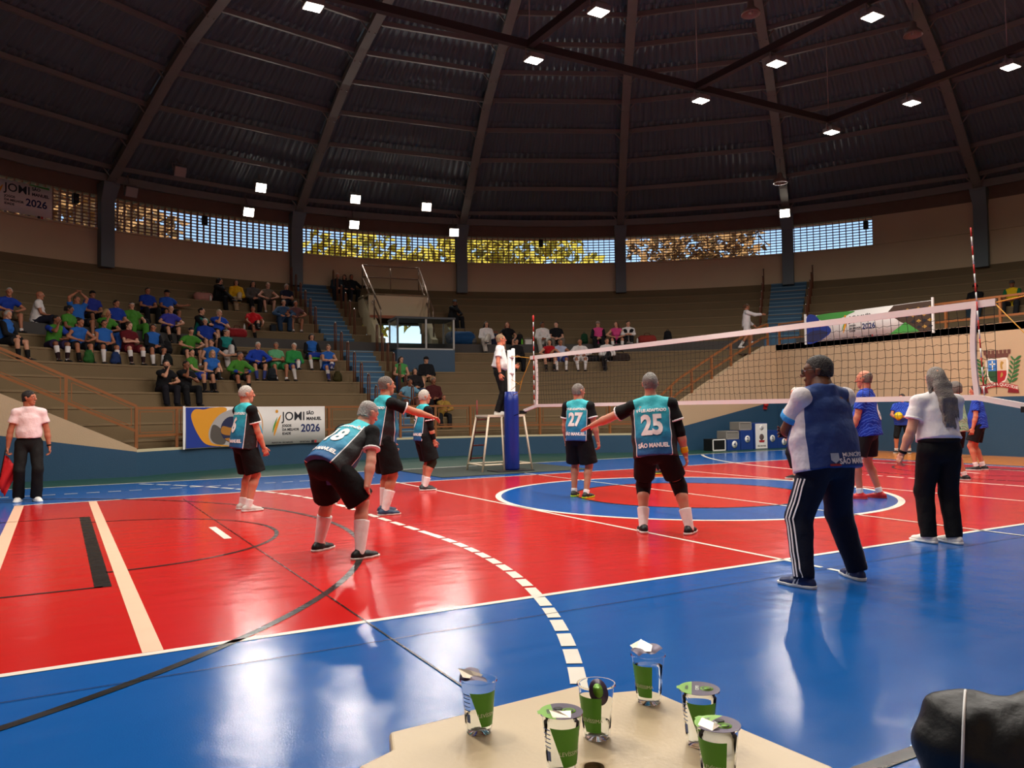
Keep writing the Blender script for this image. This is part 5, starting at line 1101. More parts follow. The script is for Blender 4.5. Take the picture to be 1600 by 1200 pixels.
    for sd in (-1, 1):
        if slen <= 0: continue
        if slen <= 1: q1 = sh[sd] + (elb[sd] - sh[sd]) * slen; SL.append((sd, [Pr(sh[sd], q1, 0.054 * s * af ** 0.5 + e * 0.7, 0.060 * s * af + e * 1.0, None, (0, 1))], q1))
        else: SL.append((sd, [Pr(sh[sd], elb[sd], 0.060 * s * af + e * 0.7, 0.048 * s * af + e * 0.8), Pr(elb[sd], wri[sd], 0.048 * s * af + e * 0.8, 0.036 * s * af + e * 0.6, None, (0, 1))], wri[sd]))
    tmat = opt['mat'] if 'mat' in opt else cloth(tc_)
    if not slc:
        for sd, pr, q1 in SL: S += pr
    wrk = g('wr', 0.0028 if q else 0.004)
    Vs, Fs = sdf(S, vx, 0.03, (), wrk, g('seed', 1)); sm = mesh_np('shirt', Vs, Fs); shirt = link('shirt', sm, tmat, root)
    if 'mat' in opt:
        rel = Vs - P; hgt = (rel @ T) / (0.545 * s); lx = (rel @ X) / 0.17; dp = (rel @ Fd) / 0.12; ang = np.abs(np.arctan2(lx, -dp)) / PI
        a_ = sm.attributes.new('garment', 'FLOAT_VECTOR', 'POINT'); hn = (hgt + 0.157) / 1.157; a_.data.foreach_set('vector', np.stack([ang, hn, np.zeros_like(hn)], 1).astype(np.float32).ravel())
    if slc:
        for sd, pr, q1 in SL:
            Vq, Fq = sdf([Pr(sh[sd] - Xs * sd * 0.04 + T * 0.004, sh[sd], 0.060 * s + e * 1.1, 0.060 * s + e * 1.1)] + pr, vx, 0.02, [(sh[sd] - Xs * sd * 0.03 * s, -Xs * sd - T * -0.2)], wrk); link('sleeve', mesh_np('sleeve', Vq, Fq), cloth(slc), shirt)
    if opt.get('cuff'):
        for sd, pr, q1 in SL:
            d = unit(q1 - (sh[sd] if slen <= 1 else elb[sd])); r = pr[-1].a1; c = [q1 + (np.cross(d, unit(V3(0.3, 0.5, 0.8))) * 0) for _ in (0,)]
            Vq, Fq = sdf([Pr(q1 - d * opt.get('cuffw', 0.018), q1 + d * 0.003, r + 0.003, r + 0.004, None, (1, 1))], 0.008 if q else 0.02, 0.0); link('cuff', mesh_np('cuff', Vq, Fq), cloth(opt['cuff']), shirt)
    if kind in ('polo', 'jersey') and q:
        Vq, Fq = sdf([Pr(NB - T * 0.02, NB + T * 0.012 * s - Fd * 0.004, 0.07 * s, 0.063 * s, None, (1, 1))], 0.008, 0.0); link('collar', mesh_np('collar', Vq, Fq), cloth(opt.get('collar', tc_)), shirt)
    if kind == 'bib':       # training vest over a long-sleeved top
        for sd in (-1, 1):
            Vq, Fq = sdf([Pr(sh[sd], elb[sd], 0.062 * s + e * .6, 0.05 * s + e * .6), Pr(elb[sd], wri[sd], 0.05 * s + e * .6, 0.04 * s + e * .5, None, (0, 1))], vx, 0.02); link('sleeve', mesh_np('sleeve', Vq, Fq), cloth(opt.get('under', (24, 24, 28))), shirt)
    # ---- bottom
    bt = g('bottom', ('shorts', (22, 22, 26))); bk, bc = bt[0], bt[1]; bo_ = bt[2] if len(bt) > 2 else {}
    waist = P + T * (0.085 if tuck else 0.05) * s; Bt = [Pr(P - T * 0.03 * s, waist, (pw_ * s + e * 0.9, 0.118 * s + e * 0.8), (ws * 0.98 * s + e * 0.8, (0.112 + 0.03 * bl) * s + e * 0.75), X, (0, 1))]
    fl = bo_.get('flare', 1.0)
    for sd in (-1, 1):
        kn, an_ = knee[sd], ank[sd]
        if bk == 'shorts':
            fr_ = bo_.get('len', 0.72); q1 = hip[sd] + (kn - hip[sd]) * fr_; Bt.append(Pr(hip[sd] + V3(0, 0, 0.01), q1, 0.098 * s * lg + e, (0.088 * s * lg + e * 1.6) * fl, None, (0, 1), k=0.02))
        elif bk == 'leggings':
            q1 = kn + (an_ - kn) * bo_.get('len', 0.3); Bt += [Pr(hip[sd], kn, 0.09 * s * lg + e * .7, 0.062 * s * lg + e * .6), Pr(kn, q1, 0.06 * s * lg + e * .6, 0.058 * s * lg + e * .6, None, (0, 1))]
        else:
            q1 = an_ + unit(an_ - kn) * 0.025; Bt += [Pr(hip[sd], kn, 0.094 * s * lg + e, 0.068 * s * lg + e * 1.1, k=0.02), Pr(kn, q1, 0.068 * s * lg + e * 1.1, (0.058 * s + e * 1.2) * fl, None, (0, 1), k=0.02)]
    Vq, Fq = sdf(Bt, vx, 0.025, (), wrk, 3 + g('seed', 1)); bot = link({'shorts': 'shorts', 'leggings': 'leggings'}.get(bk, 'trousers'), mesh_np('bottom', Vq, Fq), cloth(bc), root)
    if tuck and q:
        Vq, Fq = sdf([Pr(waist - T * 0.03, waist + T * 0.008, (ws * s + e + 0.006, (0.116 + 0.035 * bl) * s + e + 0.006), None, X, (1, 1))], 0.009, 0.0); link('belt', mesh_np('belt', Vq, Fq), cloth((20, 18, 18)), bot)
        dot('buckle', bot, waist - T * 0.012 + Fd * ((0.116 + 0.035 * bl) * s + e + 0.006), (0.024, 0.006, 0.016), mat('belt_buckle', (150, 90, 90), 0.3, 0.6))
    # ---- socks, shoes, pads
    sc_k = g('socks', ((232, 228, 224), 0.35)); so = g('shoes', ((24, 24, 28), (220, 216, 210))); tl_ = D2R(g('toe', 8))
    for sd in (-1, 1):
        kn, an_ = knee[sd], ank[sd]
        if sc_k and bk != 'trousers':
            for cc, f1, f0 in ([(sc_k[0], sc_k[1], 0.0)] + ([(sc_k[2], sc_k[3], sc_k[4])] if len(sc_k) > 2 else [])):
                p1 = an_ + (kn - an_) * f1; p0 = an_ + (kn - an_) * f0 - (unit(kn - an_) * 0.03 if f0 == 0 else 0); r1 = (0.035 + 0.03 * min(1, f1 / 0.6)) * s * lg + 0.005; r0 = (0.035 + 0.03 * min(1, f0 / 0.6)) * s * lg + 0.006
                Vq, Fq = sdf([Pr(p0, p1, r0 + (0.0015 if f0 else 0), r1 + (0.0015 if f0 else 0), None, (0, 1))], 0.009 if q else 0.02, 0.0); link('sock', mesh_np('sock', Vq, Fq), cloth(cc), root)
        fdir = unit(rotz(V3(0, 1, 0), -sd * tl_ - D2R(g('toeyaw', 0)))); flr = an_[2] - 0.085 * s if g('flatfeet', 1) else 0
        sl_ = V3(fdir[1], -fdir[0], 0); base = V3(an_[0], an_[1], flr); hl = base - fdir * 0.055 * s; mid_ = base + fdir * 0.08 * s; toe = base + fdir * 0.165 * s
        F1 = [Pr(hl + V3(0, 0, 0.036), mid_ + V3(0, 0, 0.034), (0.038 * s, 0.046 * s), (0.047 * s, 0.038 * s), sl_), Pr(mid_ + V3(0, 0, 0.034), toe + V3(0, 0, 0.028), (0.047 * s, 0.036 * s), (0.040 * s, 0.026 * s), sl_), Pr(base + V3(0, 0, 0.05) - fdir * 0.01, an_ + V3(0, 0, 0.005), 0.045 * s, 0.043 * s, None, (0, 1))]
        sv = 0.0085 if q else 0.02
        Vq, Fq = sdf(F1, sv, 0.025, [((0, 0, flr + 0.012), (0, 0, -1))]); shoe = link('shoe', mesh_np('shoe', Vq, Fq), mat('shoe_%d_%d_%d' % so[0], so[0], 0.5, var=0.1, vscale=30), root)
        if so[1] and q:
            Vq, Fq = sdf([Pr(hl + V3(0, 0, 0.02), mid_ + V3(0, 0, 0.02), (0.043 * s, 0.045), (0.051 * s, 0.045), sl_, k=0.02), Pr(mid_ + V3(0, 0, 0.02), toe + fdir * 0.006 + V3(0, 0, 0.02), (0.051 * s, 0.045), (0.044 * s, 0.04), sl_, k=0.02)], 0.0075, 0.02, [((0, 0, flr + 0.026), (0, 0, 1)), ((0, 0, flr), (0, 0, -1))]); link('sole', mesh_np('sole', Vq, Fq), mat('sole_%d_%d_%d' % so[1], so[1], 0.6), shoe)
        for st_ in range(g('shoestripes', 0)):
            for side in (-1, 1):
                a0 = base + fdir * (0.03 + 0.028 * st_) * s + sl_ * side * 0.05 * s + V3(0, 0, 0.024); MB().bar(a0, a0 - fdir * 0.018 - sl_ * side * 0.012 + V3(0, 0, 0.045), 0.006, 0.012).build('stripe', m_white, shoe)
        pad = g('pads')
        if pad and pad.get(sd, pad.get(0)):
            pc = pad.get(sd, pad.get(0)); L1 = unit(kn - hip[sd]); L2 = unit(an_ - kn); Vq, Fq = sdf([Pr(kn - L1 * 0.09 * s, kn, 0.066 * s * lg + 0.012, 0.06 * s * lg + 0.014, None, (1, 0)), Pr(kn, kn + L2 * 0.1 * s, 0.06 * s * lg + 0.014, 0.056 * s * lg + 0.01, None, (0, 1)), Pr(kn + Fd * 0.035, kn + L2 * 0.02 + Fd * 0.035, 0.04 * s)], vx if q else 0.02, 0.02); link('knee_pad', mesh_np('knee_pad', Vq, Fq), cloth(pc), root)
    for sd, nm in ((-1, 'bandL'), (1, 'bandR')):
        if g(nm):
            c, f0, f1 = g(nm); d = wri[sd] - elb[sd]; Vq, Fq = sdf([Pr(elb[sd] + d * f0, elb[sd] + d * f1, 0.041 * s * af + 0.004 - 0.012 * f0, 0.041 * s * af + 0.006 - 0.012 * f1, None, (1, 1))], 0.007 if q else 0.02, 0.0); link('wrist_band' if f0 > 0.4 else 'arm_sleeve', mesh_np('band', Vq, Fq), cloth(c), root)
    for sd, nm in ((-1, 'elbowL'), (1, 'elbowR')):
        if g(nm):
            c, f0, f1 = g(nm); p0 = sh[sd] + (elb[sd] - sh[sd]) * f0; p1 = elb[sd] + (wri[sd] - elb[sd]) * f1; Vq, Fq = sdf([Pr(p0, elb[sd], 0.05 * s + 0.008, 0.045 * s + 0.007, None, (1, 0)), Pr(elb[sd], p1, 0.045 * s + 0.007, 0.042 * s + 0.005 - 0.012 * f1, None, (0, 1))], 0.01, 0.01); link('arm_sleeve', mesh_np('band', Vq, Fq), cloth(c), root)
    fr = dict(P=P, T=T, X=X, Fd=Fd, s=s, knee=knee, ank=ank, hip=hip, wri=wri, elb=elb, root=root, shirt=shirt, bot=bot, hp=hp_, V=Vs, F=Fs, Vb=Vq)
    return fr
def back_text(fr, txt, h, size, m, name='lettering', bold=0.004, sx=1.0, xo=0.0, side=-1, rot=0.0):
    """lettering wrapped on the shirt: h is height up the torso in metres, side -1 = back"""
    bv = BVHTree.FromPolygons([Vector(v) for v in fr['V']], [tuple(f) for f in fr['F'].tolist()])
    P, T, X, Fd = fr['P'], fr['T'], fr['X'], fr['Fd']; c, s_ = math.cos(rot), math.sin(rot)
    def fn(x, y):
        a = (x * c - y * s_) + xo; b = x * s_ + y * c; p = P + T * (h + b) + X * a * (-side if side > 0 else 1) + Fd * side * 0.6
        hit = bv.ray_cast(Vector(p), Vector(Fd * -side), 1.2)
        return Vector(hit[0]) + Vector(Fd * side) * 0.008 if hit[0] is not None else Vector(P + T * (h + b) + X * a + Fd * side * 0.13)
    return text_obj(name, txt, size, m, fr['shirt'], fn, bold, sx, 'CENTER', 0.018)
# ============================================================ PEOPLE ON THE COURT
m_jers = jersey_mat('teal_team_jersey', (52, 186, 194), (24, 138, 172), (20, 66, 132), (18, 18, 20), (236, 232, 232))
m_wp = mat('white_shirt_print', (238, 228, 224), 0.6)
BLK = (12, 12, 13); WHT = (236, 230, 228)
def teal(**k):
    d = dict(q=1, top=('jersey', (40, 160, 184), dict(mat=m_jers, sleeve=BLK, cuff=WHT, loose=0.02, collar=(60, 190, 196))), bottom=('shorts', BLK, dict(len=0.92, flare=1.18)), socks=((238, 232, 230), 0.42), shoes=(BLK, (226, 222, 216)), skin=(200, 138, 112), belly=0.7, w=1.12, legfat=1.08, armfat=1.06, hair=(150, 146, 142), H=1.74)
    d.update(k); return d
def numbers(fr, n, size=0.27, top=True, xo=0.0):
    if top: back_text(fr, 'VÔLEI ADAPTADO', 0.405, 0.045, m_wp, bold=0.0022, sx=0.84)
    back_text(fr, n, 0.24, size, m_wp, 'number', 0.012, 0.8, xo); back_text(fr, 'SÃO MANUEL', 0.03, 0.062, m_wp, bold=0.003, sx=0.85)
def world2local(root_xy, az, pts):
    a = D2R(az); return [(((x - root_xy[0]) * math.cos(a) - (y - root_xy[1]) * math.sin(a)), ((x - root_xy[0]) * math.sin(a) + (y - root_xy[1]) * math.cos(a))) for x, y in pts]
# number 25: arm stretched out to the left, seen from behind
fr = figure('grey-haired player in teal jersey 25 with arm stretched out and black knee pads', (-2.89, -2.81, 0), 44, teal(H=1.80, w=1.2, belly=0.8, pelvis=(-0.09, -0.02, 0.90), lean=(6, -4), footL=(0.23, 0.02, 0.09), footR=(0.25, 0.0, 0.09), armL=((0.95, 0.35, -0.42), (0.85, 0.5, -0.34)), handL=dict(palm=(0, 0, -1), curl=6, thumb=(0, 1, 0), spread=7), armR=((0.32, 0.0, -1), (0.2, 0.12, -1)), elbowR=(BLK, 0.62, 0.42), bandR=((226, 176, 30), 0.66, 0.9), pads={0: (16, 16, 18)}, bottom=('shorts', (14, 14, 16), dict(len=0.74, flare=0.95)), hair=(122, 116, 110), style='short', legfat=1.08, shoes=((16, 16, 18), (240, 238, 232)), toe=14))
numbers(fr, '25', 0.29)
# number 27
fr = figure('player in teal jersey 27 standing inside the blue centre ring', (-1.65, 0.6, 0), 58, teal(H=1.74, w=1.08, footL=(0.11, 0.06, 0.085), footR=(0.15, -0.08, 0.085), head=(28, 0), armL=((0.16, 0.05, -1), (0.1, 0.35, -1)), armR=((0.24, 0.02, -1), (0.12, 0.2, -1)), socks=((238, 232, 230), 0.1), hair=(124, 116, 108), skin=(190, 126, 98), shoes=((36, 38, 34), (190, 220, 40))))
numbers(fr, '27', 0.27)
# number 18 bent over, hands on knees
ft = world2local((-6.2, -2.1), 64, [(-6.28, -1.76), (-6.16, -2.43)])
fr = figure('white-haired player in teal jersey 18 bent over with hands on knees', (-6.2, -2.1, 0), 64, teal(H=1.78, w=1.14, pelvis=(0, -0.16, 0.86), lean=(50, 0), hunch=0.03, footL=(-ft[0][0], ft[0][1] - 0.04, 0.085), footR=(ft[1][0], ft[1][1] + 0.04, 0.085), poleL=(0.2, 1, 0.1), poleR=(0.2, 1, 0.1), head=(12, -22), neckfollow=0.45, armL=('ik', (0.30, -0.03, 0.60), (0.5, 0.5, 0.2)), armR=('ik', (0.36, -0.03, 0.60), (0.6, 0.4, 0.3)), handR=dict(dir=(-0.25, 0.55, -0.7), palm=(-0.7, -0.4, -0.5), curl=26, thumb=(-1, 0.2, 0)), handL=dict(dir=(-0.25, 0.55, -0.7), palm=(-0.7, -0.4, -0.5), curl=26, thumb=(-1, 0.2, 0)), socks=((240, 234, 232), 0.62), hair=(170, 164, 158), style='short', legfat=1.05, skin=(206, 144, 120)))
numbers(fr, '18', 0.27)
# player pointing to the right, behind number 18
fr = figure('player in teal jersey reaching one arm forward behind the bent player', (-4.84, 0.48, 0), 82, teal(H=1.82, w=1.08, footL=(0.14, 0.1, 0.085), footR=(0.16, -0.04, 0.085), lean=(6, 0), head=(8, 2), armR=((0.3, 0.9, -0.36), (0.05, 0.95, -0.26)), handR=dict(palm=(0, 0, -1), curl=22, thumb=(-1, 0, 0)), armL=((0.15, 0.3, -1), (0, 0.5, -0.9)), socks=((240, 232, 230), 0.55), shoes=((44, 66, 96), (214, 190, 182)), hair=(112, 102, 94), skin=(196, 126, 96)))
numbers(fr, '1', 0.27)
# number 6 at the left
fr = figure('cropped-haired player in teal jersey 6 in front of the railing banner', (-6.29, 1.92, 0), 74, teal(H=1.73, w=1.16, belly=1.1, footL=(0.15, 0.05, 0.085), footR=(0.16, -0.02, 0.085), head=(14, 0), armR=((0.1, 0.22, -1), (0.0, 0.42, -1)), armL=((0.12, 0.2, -1), (0.05, 0.4, -1)), socks=((238, 230, 226), 0.2), shoes=((206, 198, 190), (226, 222, 216)), hair=(186, 178, 168), style='crop', skin=(204, 132, 104)))
numbers(fr, '6', 0.27)
# number 7 near the referee stand
fr = figure('curly grey-haired player in teal jersey 7 with a black arm sleeve', (-3.16, 3.02, 0), 88, teal(H=1.70, w=0.98, belly=0.3, footL=(0.1, 0.06, 0.085), footR=(0.13, -0.03, 0.085), head=(10, 0), armR=((0.1, 0.12, -1), (0.0, 0.28, -1)), elbowR=(BLK, 0.6, 0.88), pads={1: (44, 50, 34)}, socks=((240, 234, 232), 0.36), hair=(196, 188, 176), style='short', hairh=0.012, skin=(202, 130, 102), shoes=((50, 50, 54), (226, 220, 214))))
numbers(fr, '7', 0.25)
# coach
m_coach = jersey_mat('navy_coach_shirt', (34, 62, 124), (26, 56, 116), (22, 50, 108), (220, 212, 216), (220, 212, 216), 0.53, 0.15)
ft = world2local((-3.43, -5.33), 6, [(-3.71, -5.32), (-3.14, -5.34)])
fr = figure('large man with glasses in a navy shirt with white sleeves and striped tracksuit trousers', (-3.43, -5.33, 0), 6, dict(q=1, H=1.79, w=1.34, belly=1.2, skin=(104, 66, 48), hair=(46, 38, 34), style='crop', glasses=1, neck=1.35, hs=1.05, headoff=(0, 0.03, -0.035), lean=(3, 0), pelvis=(0, 0, 0.94), footL=(-ft[0][0], ft[0][1], 0.087), footR=(ft[1][0], ft[1][1], 0.087), toe=16, head=(-42, 0), top=('tee', (26, 56, 116), dict(mat=m_coach, sleeve=(222, 214, 216), cuff=(60, 150, 220), cuffw=0.045, loose=0.035, slen=0.66)), bottom=('trousers', (20, 24, 40), dict(flare=0.95)), legfat=1.22, armfat=1.25, armL=('ik', (-0.02, 0.34, 1.16), (0.9, -0.2, -0.6)), armR=('ik', (-0.02, 0.38, 1.12), (0.9, -0.2, -0.6)), handL=dict(dir=(-1, 0.05, 0.15), palm=(0, -1, 0), curl=20), handR=dict(dir=(-1, 0.05, 0.15), palm=(0, -1, 0), curl=20), shoes=((26, 40, 84), (226, 222, 216)), shoestripes=3))
back_text(fr, 'MUNICÍPIO', 0.03, 0.042, m_wp, bold=0.0006, sx=1.1, xo=0.06); back_text(fr, 'SÃO MANUEL', -0.018, 0.055, m_wp, bold=0.0016, sx=0.9, xo=0.065)
back_text(fr, '♦', -0.03, 0.001, m_wp) if False else None
_bv = BVHTree.FromPolygons([Vector(v) for v in fr['V']], [tuple(f) for f in fr['F'].tolist()])
def on_back(a, b, off=0.004):
    p = fr['P'] + fr['T'] * b + fr['X'] * a - fr['Fd'] * 0.6; h = _bv.ray_cast(Vector(p), Vector(fr['Fd']), 1.2); return (h[0] if h[0] is not None else Vector(p + fr['Fd'] * 0.4)) - Vector(fr['Fd']) * off
mb = MB(); mb.add([on_back(-0.145 + x, 0.0 + y, 0.007) for x, y in ((0, 0.045), (0.06, 0.045), (0.06, -0.005), (0.03, -0.03), (0, -0.005))], [(0, 4, 3, 2, 1)]).build('crest_print', mat('crest_print_grey', (170, 176, 186)), fr['shirt'])
mb = MB(); mb.add([on_back(-0.155 + x, -0.033 + y, 0.008) for x, y in ((0, 0), (0.08, 0), (0.08, -0.016), (0, -0.016))], [(0, 3, 2, 1)]).build('crest_ribbon', mat('red_print', (170, 40, 44)), fr['shirt'])
# trouser stripes: three white lines down the outer left leg
_tv = [v.co.copy() for v in fr['bot'].data.vertices]; _tf = [tuple(p_.vertices) for p_ in fr['bot'].data.polygons]; _bt = BVHTree.FromPolygons(_tv, _tf)
for sd in (-1, 1):
    for k in range(3):
        pts = []
        for i in range(15):
            t = i / 14; a = fr['hip'][sd] if t < 0.5 else fr['knee'][sd]; b = fr['knee'][sd] if t < 0.5 else fr['ank'][sd]; c = a + (b - a) * ((t * 2) % 1.0 if t < 1 else 1.0) if t != 0.5 else fr['knee'][sd]
            c = c + V3(0, (-0.045 + 0.03 * k), 0); o_ = Vector(c + V3(sd * 0.5, 0, 0)); h = _bt.ray_cast(o_, Vector((-sd, 0, 0)), 0.6)
            if h[0] is not None and c[2] < 0.86: pts.append(h[0] + Vector((sd * 0.004, 0, 0)))
        mb = MB()
        for a, b in zip(pts[:-1], pts[1:]): mb.bar(a, b, 0.004, 0.013, (sd, 0, 0)) if False else mb.bar(a, b, 0.013, 0.004, (sd, 0, 0))
        mb.build('trouser_stripe', m_wp, fr['bot'])
# woman official with long grey hair
fr = figure('woman with long grey hair, white polo and black trousers near the side line', (-1.1, -4.75, 0), 30, dict(q=1, H=1.70, fem=1, w=1.12, belly=0.5, skin=(206, 150, 122), hair=(132, 122, 114), style='long', hairlen=0.40, head=(-16, 0), pelvis=(0, 0, 0.925), footL=(0.10, 0.05, 0.085), footR=(0.11, -0.02, 0.085), toe=4, toeyaw=-22, top=('polo', (232, 226, 226), dict(tuck=1, loose=0.025, slen=0.6, cuff=(240, 236, 236))), bottom=('trousers', (14, 14, 16), dict(flare=1.0)), legfat=1.12, armfat=1.1, armL=((0.28, -0.05, -1), (0.3, 0.25, -1)), armR=((0.1, 0.55, -0.85), (-0.35, 0.85, 0.2)), bandL=((16, 16, 18), 0.84, 0.95), handL=dict(curl=35), shoes=((232, 226, 218), (240, 238, 232))))
# flag judge
fr = figure('line judge in a pale polo and black trousers holding a red flag', (-8.9, 5.1, 0), 176, dict(q=1, H=1.74, w=0.92, belly=0.1, legfat=0.92, skin=(176, 106, 78), hair=(34, 26, 24), style='short', head=(-58, 0), footL=(0.1, 0.06, 0.085), footR=(0.13, -0.04, 0.085), toe=14, top=('polo', (236, 206, 206), dict(tuck=1, loose=0.018)), bottom=('trousers', (22, 20, 20), dict(flare=1.1)), armL=((0.24, 0.0, -1), (0.12, 0.12, -1)), armR=((0.26, 0.02, -1), (0.12, 0.02, -1)), bandL=((18, 18, 18), 0.86, 0.96), handR=dict(curl=48), shoes=((236, 230, 224), (240, 236, 230))))
wr_ = fr['wri'][1]; a_ = D2R(176)
def l2w(p): return Vector((-8.9 + p[0] * math.cos(a_) + p[1] * math.sin(a_), 5.1 - p[0] * math.sin(a_) + p[1] * math.cos(a_), p[2]))
hw_ = l2w(wr_ + V3(0.02, 0.01, -0.09)); fl = empty('signal_flag', hw_); tag(fl, 'red signal flag held low by the line judge', 'flag')
MB().tube([(0, 0.0, 0.12), (-0.02, 0, 0), (-0.10, 0.0, -0.46)], 0.008, 6).build('stick', m_black, fl)
mb = MB(); vs = []; fs = []
for i in range(9):
    for j in range(7):
        u, v = i / 8, j / 6; st_ = Vector((-0.02, 0, -0.02)).lerp(Vector((-0.10, 0, -0.46)), v); vs.append(st_ + Vector((0.20 * u * (1 - 0.6 * v), 0.04 * math.sin(u * 7 + v * 3), -0.2 * u + 0.02 * math.sin(u * 9))))
for i in range(8):
    for j in range(6): b = 7 * i + j; fs.append((b, b + 1, b + 8, b + 7))
mb.add(vs, fs, True); o = mb.build('cloth', mat('red_flag_cloth', (206, 26, 34), 0.7, bump=0.2, bscale=20), fl); md = o.modifiers.new('s', 'SOLIDIFY'); md.thickness = 0.003
# referee on the stand
fr = figure('referee in a white polo and black trousers standing on the stand', (-0.03, 6.0, PZ_ + 0.036), 128, dict(q=1, H=1.80, w=1.0, belly=0.5, skin=(206, 122, 92), hair=(150, 122, 92), style='short', glasses=1, head=(-14, 2), footL=(0.1, 0.0, 0.085), footR=(0.12, -0.02, 0.085), top=('polo', (236, 230, 228), dict(tuck=1, loose=0.035)), bottom=('trousers', (22, 20, 20), dict(flare=1.05)), armR=((0.28, -0.02, -1), (0.1, 0.2, -1)), armL=('ik', (0.28, 0.30, 1.08), (0.5, -0.6, -0.6)), bandR=((20, 18, 18), 0.84, 0.94), handL=dict(curl=40), shoes=((236, 232, 228), (240, 238, 234))))
# opponents
m_opp = streak_mat('blue_team_jersey', (28, 56, 164), (74, 108, 210))
def opp(**k):
    d = dict(q=1, H=1.74, w=1.04, belly=0.5, skin=(200, 124, 96), hair=(120, 110, 104), top=('tee', (36, 66, 180), dict(mat=m_opp, loose=0.025, slen=0.62)), bottom=('shorts', (24, 22, 24), dict(len=0.78, flare=1.1)), socks=((236, 230, 226), 0.16), shoes=((26, 26, 28), (210, 206, 200)))
    d.update(k); return d
fr = figure('balding opponent in a blue patterned jersey and red shoes behind the coach', (1.62, -1.98, 0), -22, opp(H=1.86, w=1.1, belly=0.7, style='fringe', hair=(120, 104, 92), shoes=((206, 40, 44), (196, 60, 60)), footL=(0.12, 0.1, 0.085), footR=(0.14, -0.1, 0.085), armL=((0.16, 0.2, -1), (0.05, 0.4, -1)))); back_text(fr, '6', 0.24, 0.3, m_wp, 'number', 0.012, 0.8)
bmr = (11.72, 4.35); fr = figure('player in a blue jersey holding a yellow ball against the end wall', (bmr[0], bmr[1], 0), 242, opp(H=1.66, w=1.14, belly=0.9, hair=(60, 52, 48), head=(22, 0), bottom=('leggings', (22, 22, 24), dict(len=0.12)), armL=('ik', (0.06, 0.34, 1.0), (0.8, -0.3, -0.6)), armR=('ik', (0.12, 0.32, 0.98), (0.8, -0.3, -0.6)), handL=dict(dir=(-0.6, 0.5, 0.1), palm=(-0.6, -0.4, 0.5)), footL=(0.15, 0, 0.085), footR=(0.17, 0.04, 0.085), legfat=1.1))
mw = fr['root'].matrix_basis; bp_ = mw @ Vector((0.05, 0.40, 1.04)); bl_ = empty('volleyball', bp_); tag(bl_, 'yellow volleyball held by the player at the end wall', 'ball')
mb = MB(); mb.lathe([(0.105 * math.sin(t), -0.105 * math.cos(t)) for t in np.linspace(0, PI, 13)], n=20).build('bladder', mat('yellow_ball', (226, 200, 30), 0.5), bl_)
for rx, ry in ((0, 0), (PI / 2, 0), (0, PI / 2)):
    o = MB().tube([(0.1055 * math.cos(t), 0.1055 * math.sin(t), 0.0) for t in np.linspace(0, 2 * PI, 24, False)], 0.004, 5, closed=True).build('seam', mat('navy_seam', (40, 44, 80)), bl_); o.rotation_euler = (rx, ry, 0.4)
figure('opponent in a pale green and white jersey half hidden by the woman', (5.22, -1.12, 0), -18, opp(H=1.76, hair=(110, 100, 94), style='curly', top=('tee', (160, 200, 160), dict(mat=streak_mat('green_libero_jersey', (176, 204, 176), (96, 170, 110)), loose=0.02, slen=0.62)), footL=(0.12, 0.08, 0.085), footR=(0.14, -0.06, 0.085)))
figure('opponent in a blue jersey standing furthest right by the orange strip', (7.66, -0.08, 0), -24, opp(H=1.74, hair=(70, 60, 54), footL=(0.12, 0.05, 0.085), footR=(0.12, -0.05, 0.085), socks=((236, 230, 226), 0.2)))
figure('white-haired opponent almost hidden behind the coach', (3.25, 0.66, 0), -70, opp(H=1.70, hair=(214, 206, 196), head=(-10, 0), bottom=('leggings', (26, 24, 26), dict(len=0.7))))
figure('opponent whose shoes show behind player 25', (2.06, 3.28, 0), -80, opp(H=1.62, hair=(70, 60, 54), bottom=('leggings', (22, 22, 24), dict(len=0.95)), footL=(0.2, 0, 0.085), footR=(0.2, 0.02, 0.085), shoes=((30, 30, 28), (190, 200, 60))))
# ============================================================ SPORTS BAG at the lower right
bg = empty('sports_bag', (-5.62, -8.02, 0), D2R(-58)); tag(bg, 'black sports bag with white piping on the floor at the lower right', 'bag')
pr = [Pr((-0.30, 0, 0.16), (0.45, 0, 0.2), (0.17, 0.17), (0.2, 0.2), (0, 1, 0)), Pr((-0.30, -0.02, 0.22), (-0.30, 0.02, 0.24), 0.11, k=0.04), Pr((-0.04, 0.03, 0.27), (0.06, 0, 0.27), 0.12, k=0.03), Pr((0.40, 0, 0.36), (0.5, 0, 0.40), 0.19, k=0.04), Pr((-0.37, -0.06, 0.08), (-0.38, 0.0, 0.29), 0.07, 0.05, k=0.04)]
Vq, Fq = sdf(pr, 0.012, 0.06, [((0, 0, 0.0), (0, 0, -1))], 0.007, 2); m_bag = mat('black_nylon', (18, 17, 17), 0.45, bump=0.3, bscale=14)
bs_ = link('body', mesh_np('bag', Vq, Fq), m_bag, bg); _bb = BVHTree.FromPolygons([Vector(v) for v in Vq], [tuple(f) for f in Fq.tolist()])
for x0, x1, nm in ((-0.33, -0.30, 'piping'), (0.02, 0.12, 'piping'), (0.34, 0.30, 'piping')):
    pts = []
    for t in np.linspace(-1.4, 1.6, 24):
        c = Vector((x0 + (x1 - x0) * (t + 1.4) / 3.0, 0, 0.2)); d = Vector((0, -math.cos(t), math.sin(t))); h = _bb.ray_cast(c + d * 0.6, -d, 0.7)
        if h[0] is not None and h[0].z > 0.02: pts.append(h[0] + d * 0.002)
    if len(pts) > 2: MB().tube(pts, 0.005, 6).build(nm, m_white, bg)
